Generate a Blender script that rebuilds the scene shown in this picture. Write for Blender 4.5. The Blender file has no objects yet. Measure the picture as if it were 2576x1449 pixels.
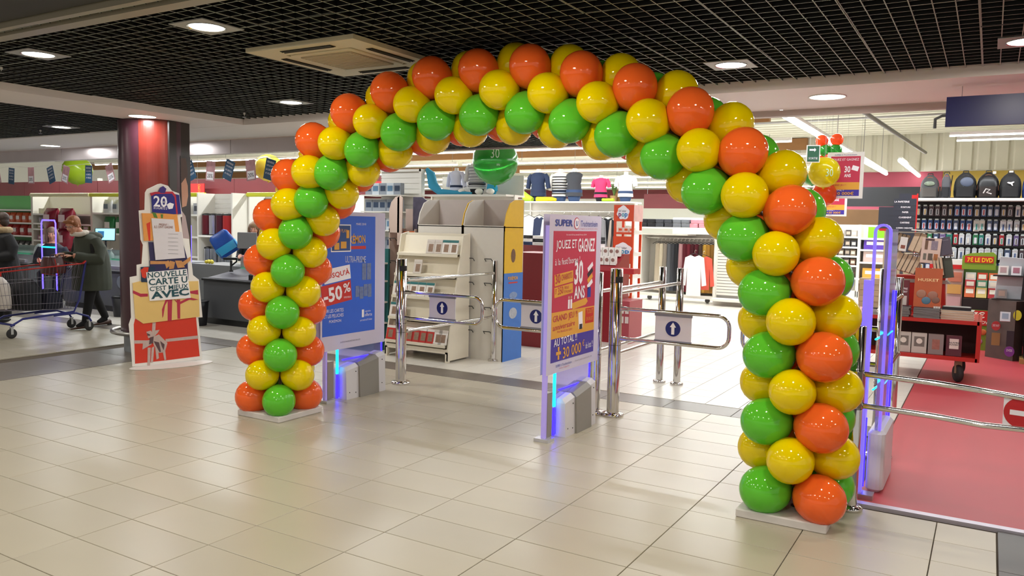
import bpy, bmesh, math, random
from mathutils import Vector, Matrix, noise
random.seed(7)
S = bpy.context.scene
COL = S.collection
# ------------------------------------------------------------------ camera
F_PX = 2012.9
YAW, PITCH, ROLL, CAMH = -0.5371, -0.0792, 0.0208, 1.58
fw = Vector((math.sin(YAW)*math.cos(PITCH), math.cos(YAW)*math.cos(PITCH), math.sin(PITCH)))
r0 = Vector((math.cos(YAW), -math.sin(YAW), 0)); u0 = r0.cross(fw)
rt = r0*math.cos(ROLL)+u0*math.sin(ROLL); up = u0*math.cos(ROLL)-r0*math.sin(ROLL)
CAM = Vector((0, 0, CAMH))
cd = bpy.data.cameras.new('camera'); cam = bpy.data.objects.new('camera', cd); COL.objects.link(cam)
m = Matrix((rt, up, -fw)).transposed().to_4x4(); m.translation = CAM
cam.matrix_world = m
cd.sensor_width = 36; cd.sensor_fit = 'HORIZONTAL'; cd.lens = 36*F_PX/2576; cd.clip_end = 200
S.camera = cam
# surveying helpers: the spot on a real plane of the room seen in direction (x, y)
def ray(x, y): return rt*((x-1288)/F_PX)+up*((724.5-y)/F_PX)+fw
def gz(x, y, z=0.0): d = ray(x, y); return CAM+d*((z-CAMH)/d.z)
def aY(x, y, Y): d = ray(x, y); return CAM+d*(Y/d.y)
def aX(x, y, X): d = ray(x, y); return CAM+d*(X/d.x)
def aP(x, y, p0, n): d = ray(x, y); return CAM+d*((p0-CAM).dot(n)/d.dot(n))
# ------------------------------------------------------------------ exposure, world, lights
S.view_settings.view_transform = 'Standard'; S.view_settings.look = 'None'
S.view_settings.gamma = 1; S.view_settings.use_curve_mapping = False
S.view_settings.exposure = 0.15
w = bpy.data.worlds.new('world'); S.world = w; w.use_nodes = True
w.node_tree.nodes['Background'].inputs[0].default_value = (1.0, 0.95, 0.89, 1)
w.node_tree.nodes['Background'].inputs[1].default_value = 0.5
def lamp(name, kind, loc, power, color=(1, 1, 1), size=0.2, sy=None, rot=(0, 0, 0), shape='DISK', spread=None, spot=None):
    d = bpy.data.lights.new(name, kind); d.energy = power; d.color = color
    if kind == 'AREA':
        d.shape = shape; d.size = size
        if sy: d.size_y = sy
        if spread: d.spread = spread
    if kind == 'SPOT': d.spot_size = spot or 2.2; d.spot_blend = 0.6; d.shadow_soft_size = size
    o = bpy.data.objects.new(name, d); o.location = loc; o.rotation_euler = rot; COL.objects.link(o); return o
WARM = (1.0, 0.94, 0.84); COOL = (0.95, 0.98, 1.0)
MALL_LIGHTS = [(-4.21, 3.34), (-6.07, 3.34), (-6.08, 5.82), (-1.67, 5.8), (0.12, 5.84),
               (-2.34, 3.34), (-0.48, 3.34), (1.4, 3.34)]
BAY_LIGHTS = [(-10.24, 5.9), (-10.24, 3.4), (-12.2, 5.9)]
for x, y in MALL_LIGHTS+BAY_LIGHTS:
    lamp('downlight_lamp', 'AREA', (x, y, 2.735), 17, WARM, 0.2)
for x, y in [(-4.2, 0.8), (-6.1, 0.8), (-2.3, 0.8), (-0.5, 0.8), (1.4, 0.8), (-8.2, 0.8), (-4.2, -1.7), (-1.5, -1.7), (-7, -1.7), (-11, 0.8), (-13, 3.4), (3.3, 3.3), (3.3, .8)]:
    lamp('downlight_lamp', 'AREA', (x, y, 2.72), 22, WARM, 0.2)
SOFFIT_LIGHTS = [(-8.13, 5.59), (-13.04, 7.33), (-10.6, 7.2), (-1.23, 7.1), (-3.6, 7.15), (-6.2, 7.15), (1.2, 7.1)]
for x, y in SOFFIT_LIGHTS:
    lamp('downlight_lamp', 'AREA', (x, y, 2.675), 12, COOL, 0.22)
TUBE_ROWS = [9.0+0, 12.9, 16.1, 19.4, 22.7, 26.0, 29.3, 32.6]
for i, y in enumerate(TUBE_ROWS[1:]):
    for x0, x1 in ((-26, -13.5), (-13.3, -3.4)):
        lamp('tube_lamp', 'AREA', ((x0+x1)/2, y, 3.27), 260, COOL, x1-x0, 0.08, shape='RECTANGLE')
lamp('tube_lamp', 'AREA', (-6.0, 9.2, 2.62), 45, COOL, 3.6, 0.08, shape='RECTANGLE')
lamp('tube_lamp', 'AREA', (-12.5, 9.4, 3.27), 150, COOL, 8.0, 0.08, shape='RECTANGLE')
lamp('tube_lamp', 'AREA', (-2.45, 16.5, 3.07), 170, COOL, 0.08, 12, shape='RECTANGLE')
lamp('tube_lamp', 'AREA', (-0.6, 9.3, 3.3), 45, COOL, 3.2, 0.08, shape='RECTANGLE')
lamp('tube_lamp', 'AREA', (0.2, 12.0, 3.05), 70, COOL, 4.5, 0.08, shape='RECTANGLE')
lamp('tube_lamp', 'AREA', (0.5, 20, 3.3), 120, COOL, 8, 0.08, shape='RECTANGLE')
# ------------------------------------------------------------------ materials
MATS = {}
def lin(c):
    if isinstance(c, str):
        c = c.lstrip('#'); c = [int(c[i:i+2], 16)/255 for i in (0, 2, 4)]
        c = [(v/12.92 if v <= .04045 else ((v+.055)/1.055)**2.4) for v in c]
    return (c[0], c[1], c[2], 1)
def mat(name, color, rough=0.5, metal=0.0, noise_amt=0.0, noise_scale=20, bump=0.0, emit=0, alpha=1, trans=0, coat=0, rnd=0, spec=None, ior=None, sheen=0, translucent=0):
    if name in MATS: return MATS[name]
    M = bpy.data.materials.new(name); M.use_nodes = True; nt = M.node_tree; N = nt.nodes; L = nt.links
    b = N['Principled BSDF']; c = lin(color)
    b.inputs['Base Color'].default_value = c; b.inputs['Roughness'].default_value = rough; b.inputs['Metallic'].default_value = metal
    if coat: b.inputs['Coat Weight'].default_value = coat; b.inputs['Coat Roughness'].default_value = .06
    if spec is not None: b.inputs['Specular IOR Level'].default_value = spec
    if ior: b.inputs['IOR'].default_value = ior
    if trans: b.inputs['Transmission Weight'].default_value = trans
    if alpha < 1: b.inputs['Alpha'].default_value = alpha
    if sheen: b.inputs['Sheen Weight'].default_value = sheen
    if emit: b.inputs['Emission Color'].default_value = c; b.inputs['Emission Strength'].default_value = emit
    # every material carries procedural tone variation
    tc = N.new('ShaderNodeTexCoord'); nz = N.new('ShaderNodeTexNoise'); nz.inputs['Scale'].default_value = noise_scale
    nz.inputs['Detail'].default_value = 2
    L.new(tc.outputs['Object'], nz.inputs['Vector'])
    hs = N.new('ShaderNodeHueSaturation'); hs.inputs['Color'].default_value = c
    mr = N.new('ShaderNodeMapRange'); a = max(noise_amt, 0.02)
    mr.inputs[3].default_value = 1-a; mr.inputs[4].default_value = 1+a
    L.new(nz.outputs['Fac'], mr.inputs[0])
    if rnd:
        oi = N.new('ShaderNodeObjectInfo'); m2 = N.new('ShaderNodeMapRange'); m2.inputs[3].default_value = 1-rnd; m2.inputs[4].default_value = 1+rnd
        L.new(oi.outputs['Random'], m2.inputs[0]); mu = N.new('ShaderNodeMath'); mu.operation = 'MULTIPLY'
        L.new(mr.outputs[0], mu.inputs[0]); L.new(m2.outputs[0], mu.inputs[1]); L.new(mu.outputs[0], hs.inputs['Value'])
    else: L.new(mr.outputs[0], hs.inputs['Value'])
    if not emit: L.new(hs.outputs[0], b.inputs['Base Color'])
    if bump:
        bp = N.new('ShaderNodeBump'); bp.inputs['Strength'].default_value = bump; bp.inputs['Distance'].default_value = 0.01
        L.new(nz.outputs['Fac'], bp.inputs['Height']); L.new(bp.outputs[0], b.inputs['Normal'])
    if translucent:
        t = N.new('ShaderNodeBsdfTranslucent'); mx = N.new('ShaderNodeMixShader'); mx.inputs[0].default_value = translucent
        t.inputs[0].default_value = c; out = N['Material Output']
        L.new(b.outputs[0], mx.inputs[1]); L.new(t.outputs[0], mx.inputs[2]); L.new(mx.outputs[0], out.inputs[0])
    MATS[name] = M; return M
def cm(hexc, rough=0.5, **k):      # a plain coloured material made once per colour
    return mat('paint_'+hexc.lstrip('#')+'_'+str(int(rough*100)), hexc, rough, **k)
WHITE = mat('white_paint', '#e9e5de', .45); CREAM = mat('cream_metal', '#e8e0cc', .4)
CHROME = mat('chrome', '#d9d6d2', .08, 1.0); STEEL = mat('brushed_steel', '#b9b7b4', .3, 1.0)
BLACK = mat('black_plastic', '#161616', .4); DGREY = mat('dark_grey_panel', '#4a4c50', .5)
LGREY = mat('light_grey_plastic', '#b8b8b8', .45); GREY = mat('grey_plastic', '#7d7d7e', .5)
RUBBER = mat('wheel_rubber', '#2b2a2a', .7)
SKIN = mat('skin', '#c98f74', .55, noise_amt=.05)
GLOWBLUE = mat('blue_light_strip', '#2a1cff', .4, emit=3.5); GLOWCYAN = mat('cyan_light_strip', '#10c8ff', .4, emit=3.5)
GLOWGREEN = mat('green_light_strip', '#30ffb8', .4, emit=4)
TUBE = mat('fluorescent_tube', '#ffffff', .4, emit=9)
DISC = mat('lamp_glow', '#fffaf0', .4, emit=4)
# ------------------------------------------------------------------ mesh builder
class MB:
    def __init__(s): s.v = []; s.f = []; s.m = []; s.ms = []; s.sm = []
    def mi(s, m):
        if m is None: m = WHITE
        if m not in s.ms: s.ms.append(m)
        return s.ms.index(m)
    def add(s, vs, fs, m=None, smooth=False):
        o = len(s.v); s.v += [tuple(v) for v in vs]; k = s.mi(m)
        for f in fs: s.f.append([i+o for i in f]); s.m.append(k); s.sm.append(smooth)
        return s
    def box(s, c, d, m=None, rot=None):
        x, y, z = d[0]/2, d[1]/2, d[2]/2
        P = [Vector((a*x, b*y, e*z)) for a in (-1, 1) for b in (-1, 1) for e in (-1, 1)]
        if rot is not None: P = [rot @ p for p in P]
        c = Vector(c); P = [p+c for p in P]
        return s.add(P, [(0, 1, 3, 2), (4, 6, 7, 5), (0, 4, 5, 1), (2, 3, 7, 6), (0, 2, 6, 4), (1, 5, 7, 3)], m)
    def span(s, a, b, m=None):
        a = Vector(a); b = Vector(b); return s.box((a+b)/2, [abs(b[i]-a[i]) for i in range(3)], m)
    def bbox(s, c, d, m=None, r=.01, rot=None, axis=2):   # box with rounded vertical edges + chamfered rims
        import itertools
        ax = [i for i in range(3) if i != axis]; hx, hy, hz = d[ax[0]]/2, d[ax[1]]/2, d[axis]/2
        r = min(r, hx*.95, hy*.95); n = 4; pts = []
        for (sx, sy, a0) in ((1, 1, 0), (-1, 1, 90), (-1, -1, 180), (1, -1, 270)):
            for k in range(n):
                a = math.radians(a0+90*k/(n-1)); pts.append((sx*(hx-r)+r*math.cos(a), sy*(hy-r)+r*math.sin(a)))
        cham = min(r*.5, hz*.4); L = [(-hz, cham), (-hz+cham, 0), (hz-cham, 0), (hz, cham)]; V = []
        for z, q in L:
            for (x, y) in pts:
                p = [0, 0, 0]; p[ax[0]] = x*(1-q/hx); p[ax[1]] = y*(1-q/hy); p[axis] = z; V.append(Vector(p))
        if rot is not None: V = [rot @ p for p in V]
        V = [p+Vector(c) for p in V]; N = len(pts); Fc = []
        for j in range(3):
            for i in range(N): a = j*N+i; b = j*N+(i+1) % N; Fc.append((a, b, b+N, a+N))
        Fc.append(tuple(range(N))[::-1]); Fc.append(tuple(range(3*N, 4*N)))
        if axis == 1: Fc = [tuple(reversed(f)) for f in Fc]
        return s.add(V, Fc, m)
    def loft(s, rings, m=None, smooth=True, cap=True, closed=True):   # rings: list of point lists, equal length
        n = len(rings[0]); V = [p for r in rings for p in r]; Fc = []
        for j in range(len(rings)-1):
            for i in range(n if closed else n-1):
                a = j*n+i; b = j*n+(i+1) % n; Fc.append((a, b, b+n, a+n))
        s.add(V, Fc, m, smooth)
        if cap and closed:
            s.add(rings[0], [tuple(range(n))[::-1]], m); s.add(rings[-1], [tuple(range(n))], m)
        return s
    def tube(s, path, r, m=None, n=8, cap=True, closed=False):
        P = [Vector(p) for p in path]; k = len(P); rr = r if isinstance(r, (list, tuple)) else [r]*k
        rings = []; ref = None
        for i, p in enumerate(P):
            if closed: t = P[(i+1) % k]-P[i-1]
            else: t = P[min(i+1, k-1)]-P[max(i-1, 0)]
            t.normalize()
            if ref is None:
                ref = Vector((0, 0, 1)) if abs(t.z) < .9 else Vector((1, 0, 0))
                a = t.cross(ref).normalized()
            else:
                a = (a-t*a.dot(t)).normalized()
            b = t.cross(a)
            rings.append([p+a*(rr[i]*math.cos(2*math.pi*j/n))+b*(rr[i]*math.sin(2*math.pi*j/n)) for j in range(n)])
        if closed: rings.append(rings[0]); return s.loft(rings, m, cap=False)
        return s.loft(rings, m, cap=cap)
    def lathe(s, prof, c=(0, 0, 0), m=None, n=20, axis=Vector((0, 0, 1)), smooth=True, cap=True):
        c = Vector(c); q = Vector((0, 0, 1)).rotation_difference(axis)
        rings = [[c+q @ Vector((r*math.cos(2*math.pi*j/n), r*math.sin(2*math.pi*j/n), z)) for j in range(n)] for r, z in prof]
        return s.loft(rings, m, smooth, cap)
    def prism(s, pts, d, m=None, ms=None):   # polygon (3-D points) extruded by vector d; front face pts+d
        n = len(pts); P = [Vector(p) for p in pts]; d = Vector(d)
        s.add(P+[p+d for p in P], [(i, (i+1) % n, (i+1) % n+n, i+n) for i in range(n)], ms or m)
        s.add(P, [tuple(range(n))[::-1]], ms or m); s.add([p+d for p in P], [tuple(range(n))], m); return s
    def ell(s, c, r, m=None, n=12, k=8, rot=None):
        R = []
        for j in range(k+1):
            a = math.pi*j/k; R.append([Vector((r[0]*max(math.sin(a), .02)*math.cos(2*math.pi*i/n), r[1]*max(math.sin(a), .02)*math.sin(2*math.pi*i/n), -r[2]*math.cos(a))) for i in range(n)])
        if rot is not None: R = [[rot @ p for p in q] for q in R]
        c = Vector(c); R = [[p+c for p in q] for q in R]
        return s.loft(R, m)
    def mesh(s, name):
        me = bpy.data.meshes.new(name); me.from_pydata(s.v, [], s.f)
        for x in s.ms: me.materials.append(x)
        me.polygons.foreach_set('material_index', s.m); me.polygons.foreach_set('use_smooth', s.sm)
        bm = bmesh.new(); bm.from_mesh(me); bmesh.ops.recalc_face_normals(bm, faces=bm.faces); bm.to_mesh(me); bm.free()
        me.update(); return me
    def build(s, name, parent=None, loc=(0, 0, 0), rot=(0, 0, 0)):
        return link(name, s.mesh(name), parent, loc, rot)
def link(name, me, parent=None, loc=(0, 0, 0), rot=(0, 0, 0), scale=(1, 1, 1)):
    o = bpy.data.objects.new(name, me); COL.objects.link(o); o.location = loc; o.rotation_euler = rot; o.scale = scale
    if parent:
        o.parent = parent
    return o
# children are authored in world coordinates: every thing's Empty carries its base position, parts are shifted back
def thing(name, label, cat, loc=(0, 0, 0), rotz=0, group=None):
    o = bpy.data.objects.new(name, None); COL.objects.link(o); o.location = loc; o.rotation_euler = (0, 0, rotz)
    o.empty_display_size = .1
    o['label'] = label; o['category'] = cat
    if group: o['group'] = group
    return o
def tag(o, label, cat, group=None):
    o['label'] = label; o['category'] = cat
    if group: o['group'] = group
    return o
def struct(o): o['kind'] = 'structure'; return o
def stuff(o): o['kind'] = 'stuff'; return o
def copy_tree(o, parent=None):
    c = o.copy(); COL.objects.link(c)
    if parent: c.parent = parent
    for ch in list(o.children): copy_tree(ch, c)
    return c
def T(o): # inverse location of a thing for world-authored parts
    return -Vector(o.location)
# lettering: converted text laid on a plane given by its lower-left corner, right vector and up vector
_txt = {}
def text(s, parent, p0, u, v, w, h, material, off=.002, name='lettering', shear=0, rot=0, bold=0, depth=.0008, loc0=None):
    cu = bpy.data.curves.new('t', 'FONT'); cu.body = s; cu.resolution_u = 2; cu.offset = bold*.6; cu.shear = shear
    cu.extrude = 0
    ob = bpy.data.objects.new('t', cu); COL.objects.link(ob)
    dg = bpy.context.evaluated_depsgraph_get(); me = bpy.data.meshes.new_from_object(ob.evaluated_get(dg))
    bpy.data.objects.remove(ob)
    if not me.vertices: return None
    xs = [q.co.x for q in me.vertices]; ys = [q.co.y for q in me.vertices]
    x0, x1, y0, y1 = min(xs), max(xs), min(ys), max(ys)
    u = Vector(u).normalized(); v = Vector(v).normalized(); n = u.cross(v); p0 = Vector(p0)
    ca, sa = math.cos(rot), math.sin(rot)
    for q in me.vertices:
        a = (q.co.x-x0)/max(x1-x0, 1e-6)*w-w/2; b = (q.co.y-y0)/max(y1-y0, 1e-6)*h-h/2
        a, b = a*ca-b*sa, a*sa+b*ca
        q.co = p0+u*(a+w/2)+v*(b+h/2)+n*off
    me.materials.clear(); me.materials.append(material); me.name = name
    if loc0 is not None:
        for q in me.vertices: q.co -= loc0
    return link(name, me, parent)
ORD = ['first', 'second', 'third', 'fourth', 'fifth', 'sixth', 'seventh', 'eighth', 'ninth', 'tenth', 'eleventh', 'twelfth', 'thirteenth', 'fourteenth', 'fifteenth', 'sixteenth', 'seventeenth', 'eighteenth', 'nineteenth', 'twentieth']
def od(i): return ORD[i] if i < 20 else ('twenty-'+ORD[i-20] if i < 29 else 'thirtieth' if i == 29 else 'thirty-'+ORD[i-30])
HB = Vector((0, 0, 0))
# ================================================================== SETTING
# ---- floors: individual ceramic tiles over a recessed grout bed
TILE = mat('beige_floor_tile', '#b2aa97', .31, noise_amt=.05, noise_scale=3, rnd=.035, spec=.5)
TILEW = mat('store_floor_tile', '#d9d4c9', .28, noise_amt=.04, noise_scale=3, rnd=.03, spec=.5)
GROUT = mat('dark_grout', '#584c3e', .9)
BAND = mat('grey_stone_band', '#6e665d', .35, noise_amt=.08, noise_scale=6, rnd=.04)
REDF = mat('red_vinyl_floor', '#b8434a', .42, noise_amt=.09, noise_scale=1.2)
GX, GY, TX, TY = -5.581, 2.499, .602, .298
def tile_mesh(name, a, b, m, g=.0022, h=.012, ch=.0015):
    M = MB(); x, y = a/2-g, b/2-g
    M.add([(-x, -y, 0), (x, -y, 0), (x, y, 0), (-x, y, 0), (-x, -y, h-ch), (x, -y, h-ch), (x, y, h-ch), (-x, y, h-ch),
           (-x+ch, -y+ch, h), (x-ch, -y+ch, h), (x-ch, y-ch, h), (-x+ch, y-ch, h)],
          [(0, 1, 5, 4), (1, 2, 6, 5), (2, 3, 7, 6), (3, 0, 4, 7), (4, 5, 9, 8), (5, 6, 10, 9), (6, 7, 11, 10), (7, 4, 8, 11), (8, 9, 10, 11)], m)
    return M.mesh(name)
def lay(floor_root, cells, tm, name, m, a, b, g, limit, ref=Vector((0, 0, 0))):
    cells.sort(key=lambda c: (c[0]-ref.x)**2+(c[1]-ref.y)**2)
    for c in cells[:limit]:
        o = link(name, tm, floor_root, (c[0], c[1], -.012+random.uniform(-.0002, .0003)))
    rest = cells[limit:]
    if rest:
        M = MB()
        for x, y in rest:
            X, Y = a/2-g, b/2-g
            M.add([(x-X, y-Y, -.012), (x+X, y-Y, -.012), (x+X, y+Y, -.012), (x-X, y+Y, -.012), (x-X, y-Y, 0), (x+X, y-Y, 0), (x+X, y+Y, 0), (x-X, y+Y, 0)],
                  [(4, 5, 6, 7), (0, 1, 5, 4), (1, 2, 6, 5), (2, 3, 7, 6), (3, 0, 4, 7)], m)
        stuff(M.build(name, floor_root))
def inview(x, y, pad=150):
    v = Vector((x, y, 0))-CAM; z = v.dot(fw)
    if z < .3: return False
    px = 1288+F_PX*v.dot(rt)/z; py = 724.5-F_PX*v.dot(up)/z
    return -pad < px < 2576+pad and py < 1449+pad
mall = struct(MB().span((-26, -5, -.10), (6, 6.66, -.0135), GROUT).build('floor'))
cells = []; side = []; rest = []
for i in range(-34, 18):
    for j in range(-16, 14):
        x = GX+TX*(i+.5); y = GY+TY*(j+.5)
        if y+TY/2 > 6.68 or y < -2: continue
        if x+TX/2 > .42 or x-TX/2 < -25: continue
        if -8.98 < x < -7.92: continue
        if x > -.6 and y > 4.9: continue
        (cells if inview(x, y) else rest).append((x, y))
nv = len(cells)
lay(mall, cells, tile_mesh('tile', TX, TY, TILE), 'tile', TILE, TX, TY, .0022, 300)
lay(mall, rest, None, 'tile', TILE, TX, TY, .0022, 0)

# grey bands of stone running past the column and across the entrance
bm1 = tile_mesh('band_tile', .94, .596, BAND)
for k in range(16): link('band_tile', bm1, mall, (-8.47, 6.66-.298-.596*k, -.012))
bm2 = tile_mesh('band_tile', .602, .34, BAND)
for k in range(40): link('band_tile', bm2, mall, (-.9-.602*k, 6.845, -.012))
bm3 = tile_mesh('band_tile', .60, .596, mat('slate_band', '#55524f', .4, noise_amt=.08, noise_scale=6, rnd=.04))
for k in range(8): link('band_tile', bm3, mall, (.42, 4.93-.30-.596*k, -.012))
for k in range(8): link('band_tile', bm3, mall, (1.02, 4.93-.30-.596*k, -.012))
struct(MB().span((-.60, 4.93, -.012), (5, 4.985, .012), mat('threshold_metal', '#c9c3cf', .35, .6)).build('trim_1'))
struct(MB().span((-.60, 4.985, -.10), (6, 15.2, .0), REDF).build('floor'))
store = struct(MB().span((-26, 6.66, -.10), (-.6, 40, -.0135), GROUT).span((-.6, 15.2, -.10), (8, 40, -.002), TILEW).build('floor'))
cells = []; far = []
for i in range(0, 83):
    for j in range(0, 108):
        x = -.76-.305*i; y = 7.03+.1525+.305*j
        if inview(x, y, 40): (cells if y < 20 else far).append((x, y))
lay(store, cells, tile_mesh('tile', .305, .305, TILEW), 'tile', TILEW, .305, .305, .0018, 300)
lay(store, [c for c in far if c[1] < 30], None, 'tile', TILEW, .305, .305, .002, 0)
struct(MB().span((-26, 29.9, -.012), (-.6, 40, -.001), TILEW).build('floor'))
cutt = tile_mesh('tile', .279, TY, TILE)
for k in range(22): link('tile', cutt, mall, (-.0235, GY+TY*8-TY/2-TY*k, -.012))
# ---- ceilings: open-cell grid panels, one object per panel
GRIDC = mat('black_grid_side', '#0d0e0f', .5); GRIDE = mat('grid_edge_lit_tone', '#9aa096', .5)  # blade undersides paler than the sides: floor bounce light painted into the colour
def grid_mesh(n=6, c=.105, hgt=.035, t=.006):
    M = MB(); L = n*c
    for k in range(n+1):
        e = -L/2+k*c
        if k == 0: e += t/2
        if k == n: e -= t/2
        for ax in (0, 1):
            z = 0
            lo = (e-t/2, -L/2, z) if ax == 0 else (-L/2, e-t/2, z)
            hi = (e+t/2, L/2, hgt) if ax == 0 else (L/2, e+t/2, hgt)
            a, b = Vector(lo), Vector(hi)
            M.add([(a.x, a.y, a.z), (b.x, a.y, a.z), (b.x, b.y, a.z), (a.x, b.y, a.z)], [(0, 3, 2, 1)], GRIDE)
            if ax == 0:
                for x in (a.x, b.x): M.add([(x, a.y, a.z), (x, b.y, a.z), (x, b.y, b.z), (x, a.y, b.z)], [(0, 1, 2, 3)], GRIDC)
            else:
                for y in (a.y, b.y): M.add([(a.x, y, a.z), (b.x, y, a.z), (b.x, y, b.z), (a.x, y, b.z)], [(0, 1, 2, 3)], GRIDC)
    me = bpy.data.meshes.new('grid_panel'); me.from_pydata(M.v, [], M.f)
    for x in M.ms: me.materials.append(x)
    me.polygons.foreach_set('material_index', M.m); return me
GM = grid_mesh()
SOFF = mat('white_soffit', '#f2e9e4', .6, noise_amt=.03, noise_scale=2); FASC = mat('fascia', '#b9aba3', .5)
PLEN = mat('black_plenum', '#050505', .9)
ceil = struct(MB().span((-26, -8, 3.5), (6, 10.1, 3.55), PLEN).span((-26, -8, 2.83), (6, -7.9, 3.5), PLEN).span((5.9, -8, 2.83), (6, 6.6, 3.5), PLEN).span((-26, -8, 2.83), (-25.9, 6.5, 3.5), PLEN).build('ceiling'))  # roof of the plenum, plus unseen side walls added to keep world light out
skip = [(-4.0, 4.37, .52)]+[(x, y, .12) for x, y in MALL_LIGHTS+BAY_LIGHTS]
def grid_bay(x0, x1, y0, y1, z):
    p = .63; i = 0; x = x1
    while x-p > x0-.3:
        y = y1
        while y-p > y0-.3:
            cx, cy = x-p/2, y-p/2
            if not any(abs(cx-a) < .05+s*0+.0 and abs(cy-b) < .05 for a, b, s in skip):
                if inview_c(cx, cy, z): link('grid_panel', GM, ceil, (cx, cy, z+random.uniform(-.0015, .003)), (random.uniform(-.004, .004), random.uniform(-.004, .004), 0))
            y -= p
        x -= p
def inview_c(x, y, z, pad=90):
    v = Vector((x, y, z))-CAM; d = v.dot(fw)
    if d < .2: return False
    px = 1288+F_PX*v.dot(rt)/d; py = 724.5-F_PX*v.dot(up)/d
    r = F_PX*.5/d
    return -r-pad < px < 2576+pad+r and -r-pad < py
grid_bay(-7.68, 2.4, 2.95, 6.62, 2.757)
grid_bay(-17, -8.62, 2.6, 6.44, 2.70)
grid_bay(-9.4, -3.4, 8.0, 10.05, 2.70)
# plaster soffit beams round the bays
bw = MB()
bw.span((-26, 6.61, 2.69), (6, 7.74, 3.5), SOFF)            # front beam
bw.span((-8.57, -8, 2.69), (-7.69, 6.60, 3.5), SOFF)        # cross beam by the column
bw.span((-26, 6.46, 2.69), (-8.60, 6.61, 3.5), SOFF)
struct(bw.build('ceiling'))
struct(MB().span((-8.4, 10.07, 2.68), (-3.2, 10.13, 3.4), FASC).span((-3.36, 8, 2.68), (-3.28, 10.13, 3.4), FASC).build('trim_2'))
# rail at the edge of the darker solid ceiling nearer the camera
rl = MB(); DARKC = mat('dark_solid_ceiling', '#2c2b27', .6, noise_amt=.1, noise_scale=30)
rl.span((-7.69, -8, 2.765), (6, 2.72, 2.82), DARKC)
struct(rl.build('ceiling'))
struct(MB().span((-7.69, 2.74, 2.735), (6, 2.785, 2.80), mat('rail_metal', '#a7a08d', .4, .3)).span((-7.69, 2.785, 2.77), (6, 2.86, 2.80), BLACK).span((-7.69, 2.86, 2.735), (6, 2.95, 2.80), MATS['rail_metal']).build('trim_3'))
# shutter housing over the entrance, in panels
SHUT = mat('shutter_housing', '#bdb3b2', .28, .75, noise_amt=.06, noise_scale=4)
sh = struct(MB().span((-26, 7.76, 2.50), (-7.2, 7.90, 2.69), SOFF).build('trim_4'))
for k in range(9): MB().span((-26+2.09*k+.004, 7.745, 2.497), (-26+2.09*(k+1)-.004, 7.76, 2.688), SHUT).build('shutter_panel', sh)
struct(MB().span((-7.2, 7.745, 2.635), (6, 7.85, 2.69), FASC).build('trim_5'))
# ---- the big shop hall
DECK = mat('white_roof_deck', '#d6d5c6', .55, noise_amt=.04, noise_scale=2)
M = MB()
y = 10.2
while y < 39:
    M.span((-40, y, 4.2), (10, y+.24, 4.26), DECK); M.span((-40, y+.24, 4.26), (10, y+.48, 4.32), DECK); y += .48
struct(stuff(M.build('ceiling')) if False else M.build('ceiling'))
WBACK = mat('hall_wall', '#dcdcd2', .6, noise_amt=.03, noise_scale=1)
struct(MB().span((-40, 38, 0), (10, 38.2, 4.3), WBACK).build('wall_back'))
struct(MB().span((-40.2, 7.9, 0), (-40, 38, 4.3), WBACK).build('wall_left'))
struct(MB().span((6, 4.9, 0), (6.2, 38, 4.3), WBACK).build('wall_right'))
FRIEZE = mat('dark_red_frieze', '#6a2228', .5, noise_amt=.18, noise_scale=1.5)
fr = struct(MB().span((-40, 37.9, 3.0), (-6, 37.98, 3.45), FRIEZE).build('trim_6'))
# corrugated cladding hanging over the right-hand wing, yellow wall under it
cl = MB(); CLAD = mat('corrugated_cladding', '#c9c5b4', .5, noise_amt=.04, noise_scale=2)
x = -6.4
while x < 6:
    cl.add([(x, 24, 3.24), (x+.25, 24, 3.24), (x+.29, 24.05, 3.24), (x+.36, 24.05, 3.24), (x+.40, 24, 3.24), (x, 24, 5.4), (x+.25, 24, 5.4), (x+.29, 24.05, 5.4), (x+.36, 24.05, 5.4), (x+.40, 24, 5.4)],
           [(0, 1, 6, 5), (1, 2, 7, 6), (2, 3, 8, 7), (3, 4, 9, 8)], CLAD); x += .40
cl.span((-6.4, 24.06, 3.22), (6, 24.2, 4.19), CLAD)
struct(cl.build('wall_wing'))
struct(MB().span((-2.3, 24.3, 0), (6, 24.5, 3.3), mat('ochre_wall', '#c9ac4e', .6, noise_amt=.04)).span((-3.4, 24.28, 1.8), (-1.2, 24.3, 3.3), mat('rose_panel', '#a8485a', .6, noise_amt=.25, noise_scale=1.5)).build('wall_yellow'))
# beams and hangers under the deck
for k, yy in enumerate((17.6, 24.0-.2, 30.8)):
    bm_ = MB(); bm_.span((-40, yy, 3.86), (-4.6 if k else -4.2, yy+.16, 4.18), mat('glulam_beam', '#8d6238', .6, noise_amt=.12, noise_scale=3))
    struct(bm_.build('trim_'+str(7+k)))
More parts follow.
